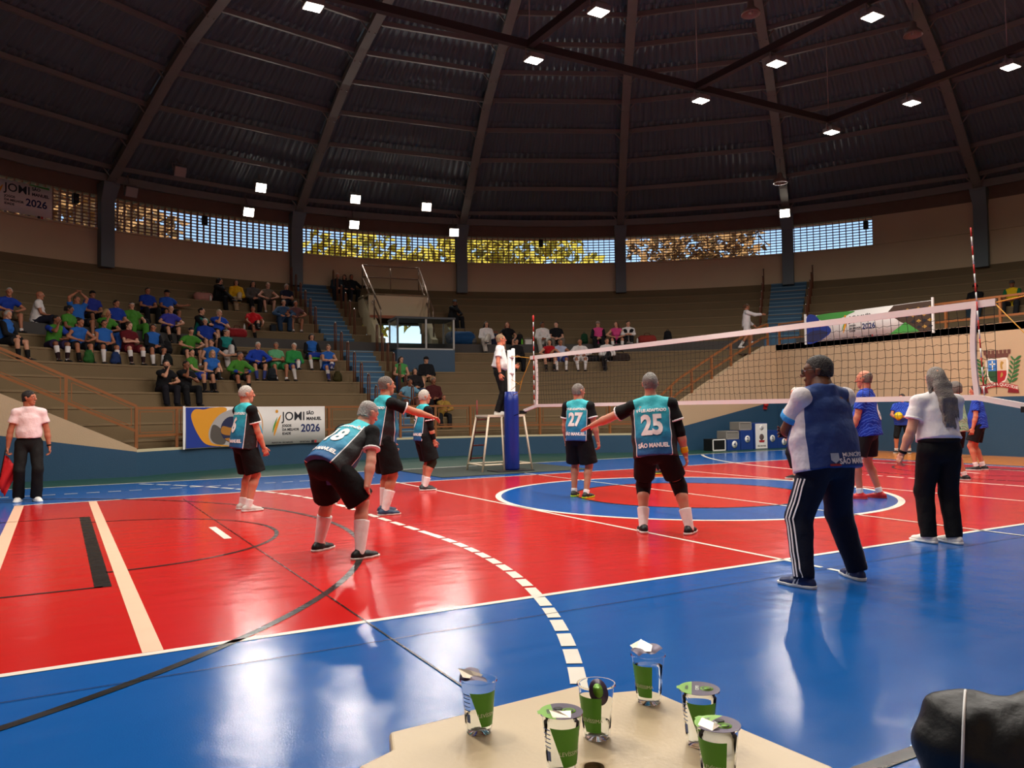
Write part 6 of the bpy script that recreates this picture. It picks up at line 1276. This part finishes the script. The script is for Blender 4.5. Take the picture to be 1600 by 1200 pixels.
# ============================================================ SPECTATORS ON THE STAND
ROWS = {'L%d' % (k + 1): v for k, v in enumerate(LR)}; ROWS.update({'U%d' % (k + 1): v for k, v in enumerate(UR)}); ROWS['W'] = (W_R, W_Z)
RB_ = (40, 98, 178); ROY = (28, 58, 152); GRN = (70, 132, 46); BK = (22, 22, 26); WH = (226, 220, 218); PNK = (206, 70, 130)
S1, S2, S3, S4 = (202, 146, 118), (172, 112, 84), (136, 86, 62), (214, 160, 136)
GH, DH, BH, LH = (178, 172, 166), (34, 28, 26), (92, 62, 40), (172, 140, 96)
WSK = (WH, 0.62); BSK = ((24, 22, 24), 0.5); MIX = (WH, 0.85, (40, 20, 24), 0.45, 0.0); SSK = (WH, 0.15)
def arms(c):
    return {'k': dict(lean=(22, 0), armL=('ik', (0.16, 0.40, 0.24), (0.8, -0.2, 0)), armR=('ik', (0.16, 0.40, 0.24), (0.8, -0.2, 0))),
            'l': dict(lean=(6, 0), armL=('ik', (0.04, 0.27, 0.2), (0.9, -0.3, -0.3)), armR=('ik', (0.04, 0.27, 0.22), (0.9, -0.3, -0.3))),
            'h': dict(lean=(16, 0), armL=('ik', (0.1, 0.32, 0.24), (0.8, -0.2, 0)), armR=('ik', (0.03, 0.30, 0.60), (0.6, 0.1, -0.8))),
            'a': dict(lean=(4, 0), armL=('ik', (-0.06, 0.22, 0.34), (0.9, 0, -0.4)), armR=('ik', (-0.04, 0.25, 0.31), (0.9, 0, -0.4))),
            'u': dict(lean=(-4, 0), armL=('ik', (0.06, 0.06, 0.94), (1, 0.1, 0.2)), armR=('ik', (0.06, 0.06, 0.94), (1, 0.1, 0.2))),
            'b': dict(lean=(-8, 0), armL=('ik', (0.2, 0.3, 0.2), (0.8, -0.4, 0)), armR=('ik', (0.2, 0.3, 0.2), (0.8, -0.4, 0))),
            's': dict(lean=(-6, 0), armL=('ik', (0.62, -0.05, 0.40), (0.3, -0.5, -0.5)), armR=('ik', (0.1, 0.28, 0.22), (0.9, -0.3, -0.3))),
            'm': dict(lean=(10, 0), armL=('ik', (0.05, 0.3, 0.38), (0.8, 0, -0.6)), armR=('ik', (0.0, 0.2, 0.60), (0.7, 0.1, -0.7))),
            'n': dict(lean=(10, 0), armL=('ik', (0.0, 0.42, 0.32), (0.8, 0, -0.4)), armR=('ik', (0.03, 0.42, 0.32), (0.8, 0, -0.4)))}[c]
def seated(az, row, label, top, bottom, hair, style='short', pose='l', **ex):
    r, z = ROWS[row]; drop = 0.35 if row == 'W' else (0.38 if row[0] == 'U' else 0.375); rnd = random.Random(int(az * 100) + ord(row[0]))
    o = dict(q=0, H=ex.pop('H', 1.68), pelvis=(0, 0, 0.09), top=top, bottom=bottom, hair=hair, style=style, skin=S1, socks=SSK, seed=rnd.randint(0, 50), footL=(0.13 + rnd.uniform(-.04, .06), 0.43 + rnd.uniform(-.04, .06), 0.085 - drop), footR=(0.13 + rnd.uniform(-.04, .06), 0.43 + rnd.uniform(-.04, .06), 0.085 - drop), poleL=(0.25, 0.6, 1), poleR=(0.25, 0.6, 1), head=(rnd.uniform(-25, 35), rnd.uniform(-6, 3)))
    am = arms(pose); hs2 = o['H'] / 1.68
    for kk in ('armL', 'armR'): am[kk] = (am[kk][0], tuple(v * hs2 for v in am[kk][1]), am[kk][2])
    o.update(am)
    leg = ex.pop('leg', '')
    if leg == 'x': o.update(footL=(-0.10, 0.66, 0.06), poleL=(0.0, 0.6, 1), footR=(0.1, 0.43, 0.085 - drop))       # left leg crossed over
    if leg == 'X': o.update(footR=(-0.10, 0.66, 0.06), poleR=(0.0, 0.6, 1), footL=(0.1, 0.43, 0.085 - drop))
    if leg == 'u': o.update(footL=(0.1, 0.36, 0.095), footR=(0.1, 0.34, 0.095), poleL=(0.1, 0.4, 1), poleR=(0.1, 0.4, 1))      # knees drawn up on the seat
    turn = ex.pop('turn', 0); dx = ex.pop('dr', 0.24); o.update(ex)
    return figure(label, cylp(r + dx, D2R(az), z), az + 180 + turn, o, 'people sitting on the stand')
def tk(c): return ('tank', c, dict(mat=cloth(c)))
def te(c, **k): return ('tee', c, k)
def lo(c, **k): return ('long', c, k)
def bi(c, u=BK): return ('bib', c, dict(under=u))
sh_ = lambda c, l=0.85: ('shorts', c, dict(len=l)); tr = lambda c: ('trousers', c)
SP = [
 (-34.1, 'W', 'man in a blue polo at the left edge, upper of two there', te(ROY), sh_((90, 76, 54)), GH, 'crop', 'k', dict(skin=S2)),
 (-31.3, 'W', 'bald man in a white T-shirt and dark trousers', te(WH), tr((30, 30, 44)), None, 'none', 'l', dict(skin=S2, turn=-50, belly=0.8, w=1.1)),
 (-36.3, 'L7', 'grey-haired woman in a blue vest over black sleeves at the left edge', bi(RB_), sh_(BK), GH, 'short', 'l', dict(fem=1, socks=BSK, turn=-30)),
 (-32.1, 'L7', 'person in a green jersey with white and dark knee socks, hand at the face', te(GRN, sleeve=(34, 60, 150)), sh_((40, 30, 60)), DH, 'short', 'h', dict(skin=S3, socks=MIX)),
 (-29.5, 'L8', 'dark-haired woman with a ponytail in a green T-shirt', te(GRN), sh_(BK), DH, 'tail', 'l', dict(skin=S3, fem=1, turn=-25)),
 (-27.7, 'W', 'man in blue with both arms raised over his head', te(RB_), sh_(BK), (96, 80, 66), 'crop', 'u', dict(skin=S2)),
 (-24.3, 'U1', 'man in a dark blue jersey with a dark cap above the raised arms', te((44, 56, 150)), sh_(BK), DH, 'short', 'l', dict(skin=S2, cap=(28, 26, 30))),
 (-30.0, 'L7', 'dark-haired man in a blue sleeveless vest with a green bag at his legs', tk(RB_), sh_(BK), DH, 'short', 'k', dict(skin=S2, socks=BSK)),
 (-27.4, 'L7', 'dark-haired man in a blue sleeveless vest with white knee socks', tk(RB_), sh_(BK), DH, 'short', 'l', dict(skin=S2, socks=(WH, 0.8), w=1.1, belly=0.6)),
 (-26.1, 'L8', 'woman with curly fair hair in a green top', te(GRN), tr((40, 80, 150)), LH, 'curly', 'h', dict(fem=1, skin=S2)),
 (-24.2, 'W', 'dark-haired man in a royal blue polo above the fair curly head', te(ROY), tr(BK), DH, 'short', 'l', dict(skin=S2)),
 (-22.5, 'W', 'woman with a headband in a green T-shirt and green trousers', te(GRN), tr(GRN), BH, 'tail', 'b', dict(fem=1, band=WH)),
 (-24.9, 'L7', 'woman in a maroon jersey with a white stripe and knee socks', te((96, 22, 30)), sh_((90, 20, 30)), BH, 'bun', 'a', dict(fem=1, socks=MIX, skin=S4)),
 (-22.5, 'L7', 'dark-haired player in a blue vest over black sleeves with white socks', bi(RB_), sh_(BK), DH, 'bun', 'l', dict(skin=S2, socks=WSK)),
 (-18.4, 'U2', 'man in a royal blue polo and black trousers, higher than the rest', te(ROY), tr(BK), DH, 'crop', 'l', dict(skin=S2)),
 (-16.4, 'U2', 'man in a blue jersey and dark cap leaning one arm out', te((40, 84, 180)), sh_(BK), DH, 'crop', 's', dict(skin=S2, cap=(24, 24, 28))),
 (-19.1, 'W', 'bald man in a purple-blue polo looking at his hands', te((60, 62, 160)), sh_(BK), None, 'none', 'k', dict(skin=S1, socks=BSK, belly=0.7)),
 (-18.8, 'L7', 'man in a green T-shirt leaning forward with his head down', te(GRN), sh_(BK), DH, 'short', 'k', dict(skin=S1, head=(10, -24))),
 (-15.9, 'W', 'woman with a dark bun, black top and teal trousers hugging her knees', lo(BK), tr((24, 112, 96)), DH, 'bun', 'n', dict(fem=1, leg='u', turn=-30)),
 (-15.8, 'L8', 'white-haired man in a blue jersey leaning back', te(ROY), sh_(BK), (216, 212, 206), 'short', 'b', dict(belly=0.9, w=1.1)),
 (-13.9, 'W', 'fair-haired man in a blue jersey eating, beside a red bag', te((34, 70, 168)), sh_(BK), (190, 170, 140), 'short', 'm', dict(belly=0.8, w=1.1)),
 (-17.3, 'L6', 'woman in a blue sleeveless vest stretching her arm to the left', tk(RB_), sh_(BK), DH, 'tail', 's', dict(fem=1, turn=25)),
 (-14.7, 'L7', 'woman in a teal vest over black sleeves with pale crossed legs', bi((28, 124, 120)), tr((200, 190, 186)), BH, 'short', 'l', dict(fem=1, leg='x', band=WH)),
 (-20.5, 'L5', 'dark-haired man in a green jersey turning away', te(GRN), sh_((30, 54, 140)), DH, 'short', 's', dict(socks=BSK, turn=-35, head=(40, 0))),
 (-18.5, 'L5', 'fair-haired woman with glasses in a blue sleeveless top, legs crossed', tk(RB_), sh_(BK), LH, 'bob', 'l', dict(fem=1, leg='x', socks=BSK)),
 (-15.6, 'L5', 'grey-haired man in a green jacket with blue cuffs', lo(GRN, cuff=(36, 60, 150), cuffw=0.12), sh_(BK), (100, 94, 90), 'crop', 'k', dict(skin=S2, socks=BSK)),
 (-25.3, 'L4', 'bearded man in a black T-shirt resting his chin on his hand', te(BK), tr((24, 22, 30)), DH, 'short', 'h', dict(beard=DH, cap=None)),
 (-22.9, 'L4', 'man in black with a hand at his forehead', te(BK), tr(BK), DH, 'crop', 'm', dict(skin=S3)),
 (-12.4, 'L6', 'white-haired man in a long-sleeved blue jersey and shorts', lo((32, 64, 170)), sh_(BK), (204, 198, 190), 'short', 'k', dict(socks=((60, 70, 130), 0.6), belly=0.6)),
 (-10.0, 'L6', 'man in a pale green jersey with crossed arms and legs', te((96, 168, 120)), sh_((40, 110, 60)), (120, 104, 92), 'crop', 'a', dict(skin=S2, leg='')),
 (-7.9, 'L6', 'white-haired woman in a green jacket with crossed legs', lo((48, 140, 70)), sh_((40, 60, 110)), (210, 204, 196), 'short', 'l', dict(fem=1, leg='x', socks=(WH, 0.8))),
 (-4.9, 'L7', 'dark-haired woman in a blue vest with a green and blue towel on her lap', bi(RB_), sh_(BK), DH, 'curly', 'l', dict(fem=1, socks=(WH, 0.7))),
 (-3.8, 'L6', 'girl in a blue sleeveless top clasping one knee beside the hoops', tk((40, 96, 180)), sh_((36, 80, 170)), BH, 'tail', 'n', dict(fem=1, leg='x', socks=(WH, 0.75, (60, 60, 110), 0.5, 0.0))),
 (-10.3, 'U4', 'curly-haired woman in black beside a pink bag', lo(BK), tr(BK), DH, 'curly', 'm', dict(fem=1, turn=-40, leg='x')),
 (-8.4, 'U4', 'woman in a yellow sweater and beige trousers', lo((222, 170, 30)), tr((172, 146, 116)), DH, 'bob', 'l', dict(fem=1, leg='x')),
 (-6.7, 'U4', 'woman with long dark hair in a grey cardigan', lo((86, 82, 80)), tr(BK), DH, 'long', 'l', dict(fem=1)),
 (-5.3, 'U4', 'fair woman in a pale sleeveless top and shorts', tk((120, 110, 96)), sh_((60, 44, 40)), (130, 104, 80), 'tail', 'k', dict(fem=1, skin=S4)),
 (-3.2, 'U4', 'grey-haired man in a navy and white polo with folded arms', te((30, 34, 54)), tr((26, 28, 40)), GH, 'short', 'a', {}),
 (-8.4, 'U1', 'woman in a red T-shirt with her legs crossed', te((206, 30, 40)), sh_(BK), BH, 'bun', 'b', dict(fem=1, leg='x', socks=BSK, skin=S2)),
 (-4.8, 'U2', 'man in a blue-grey suit', lo((58, 84, 116)), tr((40, 62, 88)), (130, 120, 110), 'short', 'k', {}),
 (-3.5, 'U2', 'man in a brownish purple shirt beside the suited man', te((104, 72, 74)), sh_((120, 100, 80)), DH, 'short', 'k', dict(skin=S2)),
 (3.1, 'U6', 'white-haired man in dark plaid at the top of the stairs', lo((44, 56, 66)), tr((30, 36, 48)), (206, 200, 190), 'short', 'l', {}),
 (3.85, 'U6', 'dark-haired woman between two people at the top of the stairs', lo((36, 30, 34)), tr((40, 40, 52)), DH, 'bob', 'l', dict(fem=1, H=1.58)),
 (4.7, 'U6', 'dark-haired man in a dark shirt resting his arm out at the top of the stairs', lo((26, 28, 36)), tr(BK), DH, 'short', 's', dict(skin=S2)),
 (14.8, 'U3', 'man in a dark jacket and blue-grey cap behind the glass booth', lo((34, 36, 40)), tr((28, 30, 36)), DH, 'short', 'h', dict(cap=(84, 100, 112), skin=S3, turn=-40)),
 (4.6, 'L5', 'woman in a green sleeveless top and jeans below the booth', tk((76, 150, 80)), tr((44, 60, 90)), DH, 'bob', 'l', dict(fem=1)),
 (5.7, 'L4', 'woman with long dark hair in a black jacket over pink below the booth', lo((32, 28, 30)), tr((70, 92, 128)), DH, 'long', 'l', dict(fem=1, H=1.6)),
 (7.9, 'L5', 'man in a black shirt and cap with khaki shorts below the booth', lo(BK), sh_((150, 120, 90)), DH, 'crop', 'l', dict(cap=(24, 24, 28), belly=0.7, w=1.12)),
 (3.96, 'L3', 'person in a light blue shirt low on the steps', te((104, 148, 172)), tr((110, 70, 60)), DH, 'short', 'k', dict(skin=S3)),
 (7.4, 'L3', 'man in a dark maroon shirt low on the stand', lo((70, 24, 26)), tr(BK), (110, 96, 86), 'crop', 'l', dict(skin=S3)),
 (7.9, 'L2', 'child in a mustard jacket just behind the railing', lo((150, 116, 50)), tr(BK), BH, 'short', 'h', dict(H=1.35, skin=S2)),
 (17.5, 'W', 'dark-haired woman in a white cardigan over pink by the blue duffel', lo(WH), tr((190, 180, 170)), DH, 'long', 'l', dict(fem=1, leg='x')),
 (20.2, 'W', 'auburn woman in a black T-shirt behind the referee', te(BK), sh_(BK), (110, 48, 34), 'long', 'b', dict(fem=1)),
 (24.5, 'W', 'woman in a white cardigan over pink beside the antenna', lo(WH), tr((190, 184, 176)), DH, 'bun', 'l', dict(fem=1, skin=S3)),
 (26.2, 'W', 'man in a black T-shirt with a small white print', te(BK), tr((110, 100, 90)), DH, 'crop', 'l', dict(skin=S4)),
 (31.4, 'W', 'person with a cap in a pink vest over black sleeves', bi(PNK), tr(BK), DH, 'short', 'l', dict(cap=(150, 130, 120))),
 (33.6, 'W', 'long-haired woman in a pink vest with bare arms', tk(PNK), sh_(BK), BH, 'long', 'k', dict(fem=1, socks=(WH, 0.85, BK, 0.5, 0.0))),
 (35.1, 'W', 'woman in a white jacket with her knees drawn up', lo(WH), tr(BK), DH, 'tail', 'n', dict(fem=1, leg='u')),
 (24.8, 'L7', 'dark-haired woman in a red sleeveless top under the net band', tk((180, 26, 36)), sh_(BK), DH, 'bob', 'k', dict(fem=1, socks=BSK)),
 (26.2, 'L7', 'player in a white and blue vest with white socks under the net band', tk((176, 186, 214)), sh_((40, 60, 130)), BH, 'tail', 'k', dict(fem=1, socks=(WH, 0.8), skin=S2)),
 (28.7, 'L7', 'person in a white cardigan over pink with white socks', lo(WH), sh_(WH), BH, 'bun', 'k', dict(fem=1, socks=(WH, 0.8), skin=S2)),
 (32.2, 'L7', 'woman in a white jacket and black trousers with crossed legs', lo(WH), tr(BK), BH, 'bun', 'l', dict(fem=1, leg='x')),
 (20.6, 'L7', 'person in black sitting just right of the referee', lo((30, 28, 30)), tr(BK), DH, 'short', 'l', {}),
 (71.8, 'U2', 'man in a black jacket and cap above the right railing', lo((20, 20, 24)), tr((44, 60, 72)), DH, 'crop', 'a', dict(cap=(22, 22, 24), skin=S3)),
 (75.0, 'U2', 'man in a yellow and green shirt and cap at the right edge', te((214, 176, 24), sleeve=(30, 100, 60)), tr((40, 40, 44)), DH, 'crop', 'l', dict(cap=(70, 66, 64), skin=S3)),
]
for a, r, lab, top, bot, hair, sty, po, ex in SP: seated(a, r, lab, top, bot, hair, sty, po, **ex)
# woman walking along the walkway on the right
figure('woman in a white sweater and shorts walking with her arm raised forward', cylp(17.0, D2R(49.2), 3.385), 125, dict(q=0, H=1.66, fem=1, hair=BH, style='tail', skin=S2, top=lo((232, 226, 228)), bottom=('shorts', (226, 220, 222), dict(len=0.5)), socks=(WH, 0.5), shoes=((226, 220, 216), None), pelvis=(0, 0, 0.87), footL=(0.09, 0.24, 0.085), footR=(0.09, -0.24, 0.11), armR=((0.1, 0.85, -0.3), (0.0, 0.95, 0.0)), armL=((0.1, 0.3, -0.9), (0, 0.7, -0.6))))
# towel on a lap
r, z = ROWS['L7']; tw_ = empty('towel', cylp(r - 0.06, D2R(-4.9), z), D2R(4.9) + PI); tag(tw_, 'green, white and blue towel lying over the lap of the dark-haired woman', 'towel')
for k, (c, y0, y1) in enumerate((((70, 150, 60), 0.0, 0.16), ((226, 222, 214), 0.16, 0.22), ((34, 60, 150), 0.22, 0.4), ((70, 150, 60), 0.4, 0.46))):
    vs = []
    for j in range(5):
        t = y0 + (y1 - y0) * j / 4; yy = -0.12 + min(t, 0.24); zz = 0.225 - max(0, t - 0.24) * 1.0
        vs += [(-0.24, yy, zz), (0.0, yy, zz + 0.012), (0.24, yy, zz)]
    o = MB().add(vs, [(3 * j + i, 3 * j + i + 1, 3 * j + i + 4, 3 * j + i + 3) for j in range(4) for i in range(2)], True).build('stripe_panel', cloth(c), tw_); md = o.modifiers.new('s', 'SOLIDIFY'); md.thickness = 0.012
# ============================================================ BAGS AND BELONGINGS ON THE STAND
def bag(kind, az, row, label, c, dr=0.2, sc=1.0, c2=None):
    r, z = ROWS[row]; t = empty(kind, cylp(r + dr, D2R(az), z), -D2R(az) + PI); tag(t, label, 'bag' if kind not in ('water_bottle', 'cool_box', 'blanket_pile') else {'water_bottle': 'bottle', 'cool_box': 'box', 'blanket_pile': 'blanket'}[kind], 'belongings left on the stand'); m = cloth(c); c2 = c2 or tuple(int(v * 0.6) for v in c)
    if kind == 'backpack':
        V, F = sdf([Pr((0, 0, 0.1), (0, -0.01, 0.34), (0.15, 0.1), (0.12, 0.08), (1, 0, 0)), Pr((0, 0.1, 0.12), (0, 0.1, 0.18), (0.11, 0.05), None, (1, 0, 0))], 0.02, 0.03, [((0, 0, 0), (0, 0, -1))]); o = link('body', mesh_np('bag', V * sc, F), m, t)
        MB().tube([(-0.03 * sc, -0.02, 0.42 * sc), (-0.02 * sc, -0.02, 0.47 * sc), (0.02 * sc, -0.02, 0.47 * sc), (0.03 * sc, -0.02, 0.42 * sc)], 0.01, 5).build('handle', m_black, t); MB().tube([(-0.1 * sc, 0.155 * sc, 0.17 * sc), (0.1 * sc, 0.155 * sc, 0.17 * sc)], 0.006, 5).build('zip', cloth(c2), t)
    elif kind in ('duffel_bag', 'handbag'):
        V, F = sdf([Pr((-0.2, 0, 0.15), (0.2, 0, 0.15), (0.15, 0.16), None, (0, 1, 0))], 0.022, 0.0, [((0, 0, 0), (0, 0, -1))], 0.006); V = V * sc; link('body', mesh_np('bag', V, F), m, t); MB().tube([(-0.12 * sc, 0.05, 0.27 * sc), (-0.08 * sc, 0.06, 0.38 * sc), (0.08 * sc, 0.06, 0.38 * sc), (0.12 * sc, 0.05, 0.27 * sc)], 0.011, 5).build('handle', cloth(c2), t)
    elif kind == 'drawstring_bag':
        V, F = sdf([Pr((0, 0, 0.1), (0, 0, 0.25), (0.15, 0.1), (0.12, 0.08), (1, 0, 0)), Pr((0, 0, 0.3), (0, 0, 0.36), 0.05, 0.08, None, (0, 1))], 0.02, 0.03, [((0, 0, 0), (0, 0, -1))], 0.008); link('body', mesh_np('bag', V * sc, F), m, t); MB().tube([(-0.03, 0.06, 0.3 * sc), (-0.08, 0.1, 0.15 * sc), (-0.1, 0.09, 0.03)], 0.007, 5).build('cord', cloth(c2), t)
    elif kind == 'suitcase':
        MB().box((-0.16 * sc, -0.1, 0.02), (0.16 * sc, 0.1, 0.42 * sc)).build('body', m, t, bevel=0.03); MB().tube([(-0.06, 0, 0.42 * sc), (-0.06, 0, 0.5 * sc), (0.06, 0, 0.5 * sc), (0.06, 0, 0.42 * sc)], 0.01, 5).build('handle', cloth(c2), t); MB().bar((-0.16 * sc, 0.102, 0.25), (0.16 * sc, 0.102, 0.25), 0.01, 0.03).build('strap', cloth(c2), t)
    elif kind == 'cool_box':
        MB().box((-0.13, -0.09, 0), (0.13, 0.09, 0.16)).build('body', m, t, bevel=0.015); MB().box((-0.14, -0.1, 0.16), (0.14, 0.1, 0.2)).build('lid', m, t, bevel=0.01); MB().tube([(-0.1, 0, 0.2), (-0.09, 0, 0.25), (0.09, 0, 0.25), (0.1, 0, 0.2)], 0.01, 5).build('handle', cloth(c2), t)
    elif kind == 'blanket_pile':
        for k in range(4): MB().box((-0.24 + 0.02 * k, -0.16, 0.06 * k), (0.24 - 0.03 * (k % 2), 0.16, 0.06 * k + 0.055)).build('folded_layer', cloth(c if k % 2 else c2), t, bevel=0.025)
    elif kind == 'water_bottle':
        MB().lathe([(0, 0), (0.033, 0), (0.035, 0.02), (0.035, 0.15), (0.014, 0.19), (0.014, 0.21), (0, 0.21)], n=12).build('body', m, t); MB().lathe([(0, 0.205), (0.017, 0.205), (0.017, 0.23), (0, 0.23)], n=10).build('cap', cloth(c2), t)
for a in [('drawstring_bag', -29.9, 'L6', 'green and black drawstring bag standing at a pair of legs', (40, 90, 40), 0.3), ('drawstring_bag', -27.0, 'L6', 'dark blue bag on the step behind white socks', (34, 52, 96), 0.42), ('drawstring_bag', -22.3, 'L6', 'black drawstring bag between two white socks', (26, 30, 28), 0.1), ('backpack', -20.9, 'L7', 'black backpack beside the player in white socks', BK, 0.25), ('handbag', -11.8, 'W', 'red bag beside the fair-haired man eating', (140, 30, 36), 0.3), ('blanket_pile', -13.0, 'L7', 'pile of folded brown blankets', (92, 74, 58), 0.3), ('handbag', -11.5, 'U4', 'pale pink bag beside the curly-haired woman', (186, 130, 120), 0.3), ('backpack', -11.3, 'L5', 'dark backpack on the step below the pale green jersey', (30, 36, 42), 0.3), ('drawstring_bag', -3.2, 'L5', 'black and yellow bag beside the lower hoops', (60, 54, 24), 0.35), ('suitcase', -6.3, 'U1', 'small dark case lying near the suited man', (40, 46, 54), 0.3, 0.6), ('duffel_bag', 14.4, 'W', 'large blue duffel bag beside the glass booth', (24, 66, 108), 0.35, 1.6), ('backpack', 15.9, 'W', 'grey backpack between the blue duffel and the white cardigan', (90, 88, 86), 0.3), ('suitcase', 18.75, 'W', 'navy suitcase with a red handle', (34, 40, 62), 0.4, 1.0, (170, 40, 40)), ('backpack', 21.7, 'W', 'black backpack with a green bottle beside the referee', (26, 26, 28), 0.3, 1.0), ('cool_box', 22.75, 'W', 'small white box with a handle', (220, 214, 208), 0.25), ('backpack', 29.7, 'W', 'dark green backpack left of the pink vests', (20, 60, 36), 0.25), ('water_bottle', 36.2, 'W', 'white bottle right of the woman with drawn-up knees', (216, 212, 206), 0.2), ('handbag', 37.4, 'W', 'dull red bag lying on the walkway', (140, 50, 44), 0.3), ('backpack', 39.9, 'W', 'black backpack standing furthest right on the walkway', (18, 18, 22), 0.3, 1.1), ('handbag', 33.9, 'L7', 'dark brown handbag beside the crossed legs', (48, 36, 32), 0.3), ('handbag', 30.4, 'L7', 'black bag between two people in white', (24, 24, 28), 0.3, 0.8), ('water_bottle', -11.0, 'U4', 'white bottle in front of the pale pink bag', (222, 218, 210), 0.12), ('water_bottle', -9.5, 'U1', 'white bottle left of the woman in red', (222, 218, 210), 0.15), ('backpack', -21.2, 'W', 'black backpack beside the green-trousered woman', BK, 0.3), ('water_bottle', 21.9, 'W', 'bright green bottle in front of the black backpack', (110, 190, 60), 0.12)]: bag(a[0], a[1], a[2], a[3], a[4], a[5], a[6] if len(a) > 6 else 1.0, a[7] if len(a) > 7 else None)
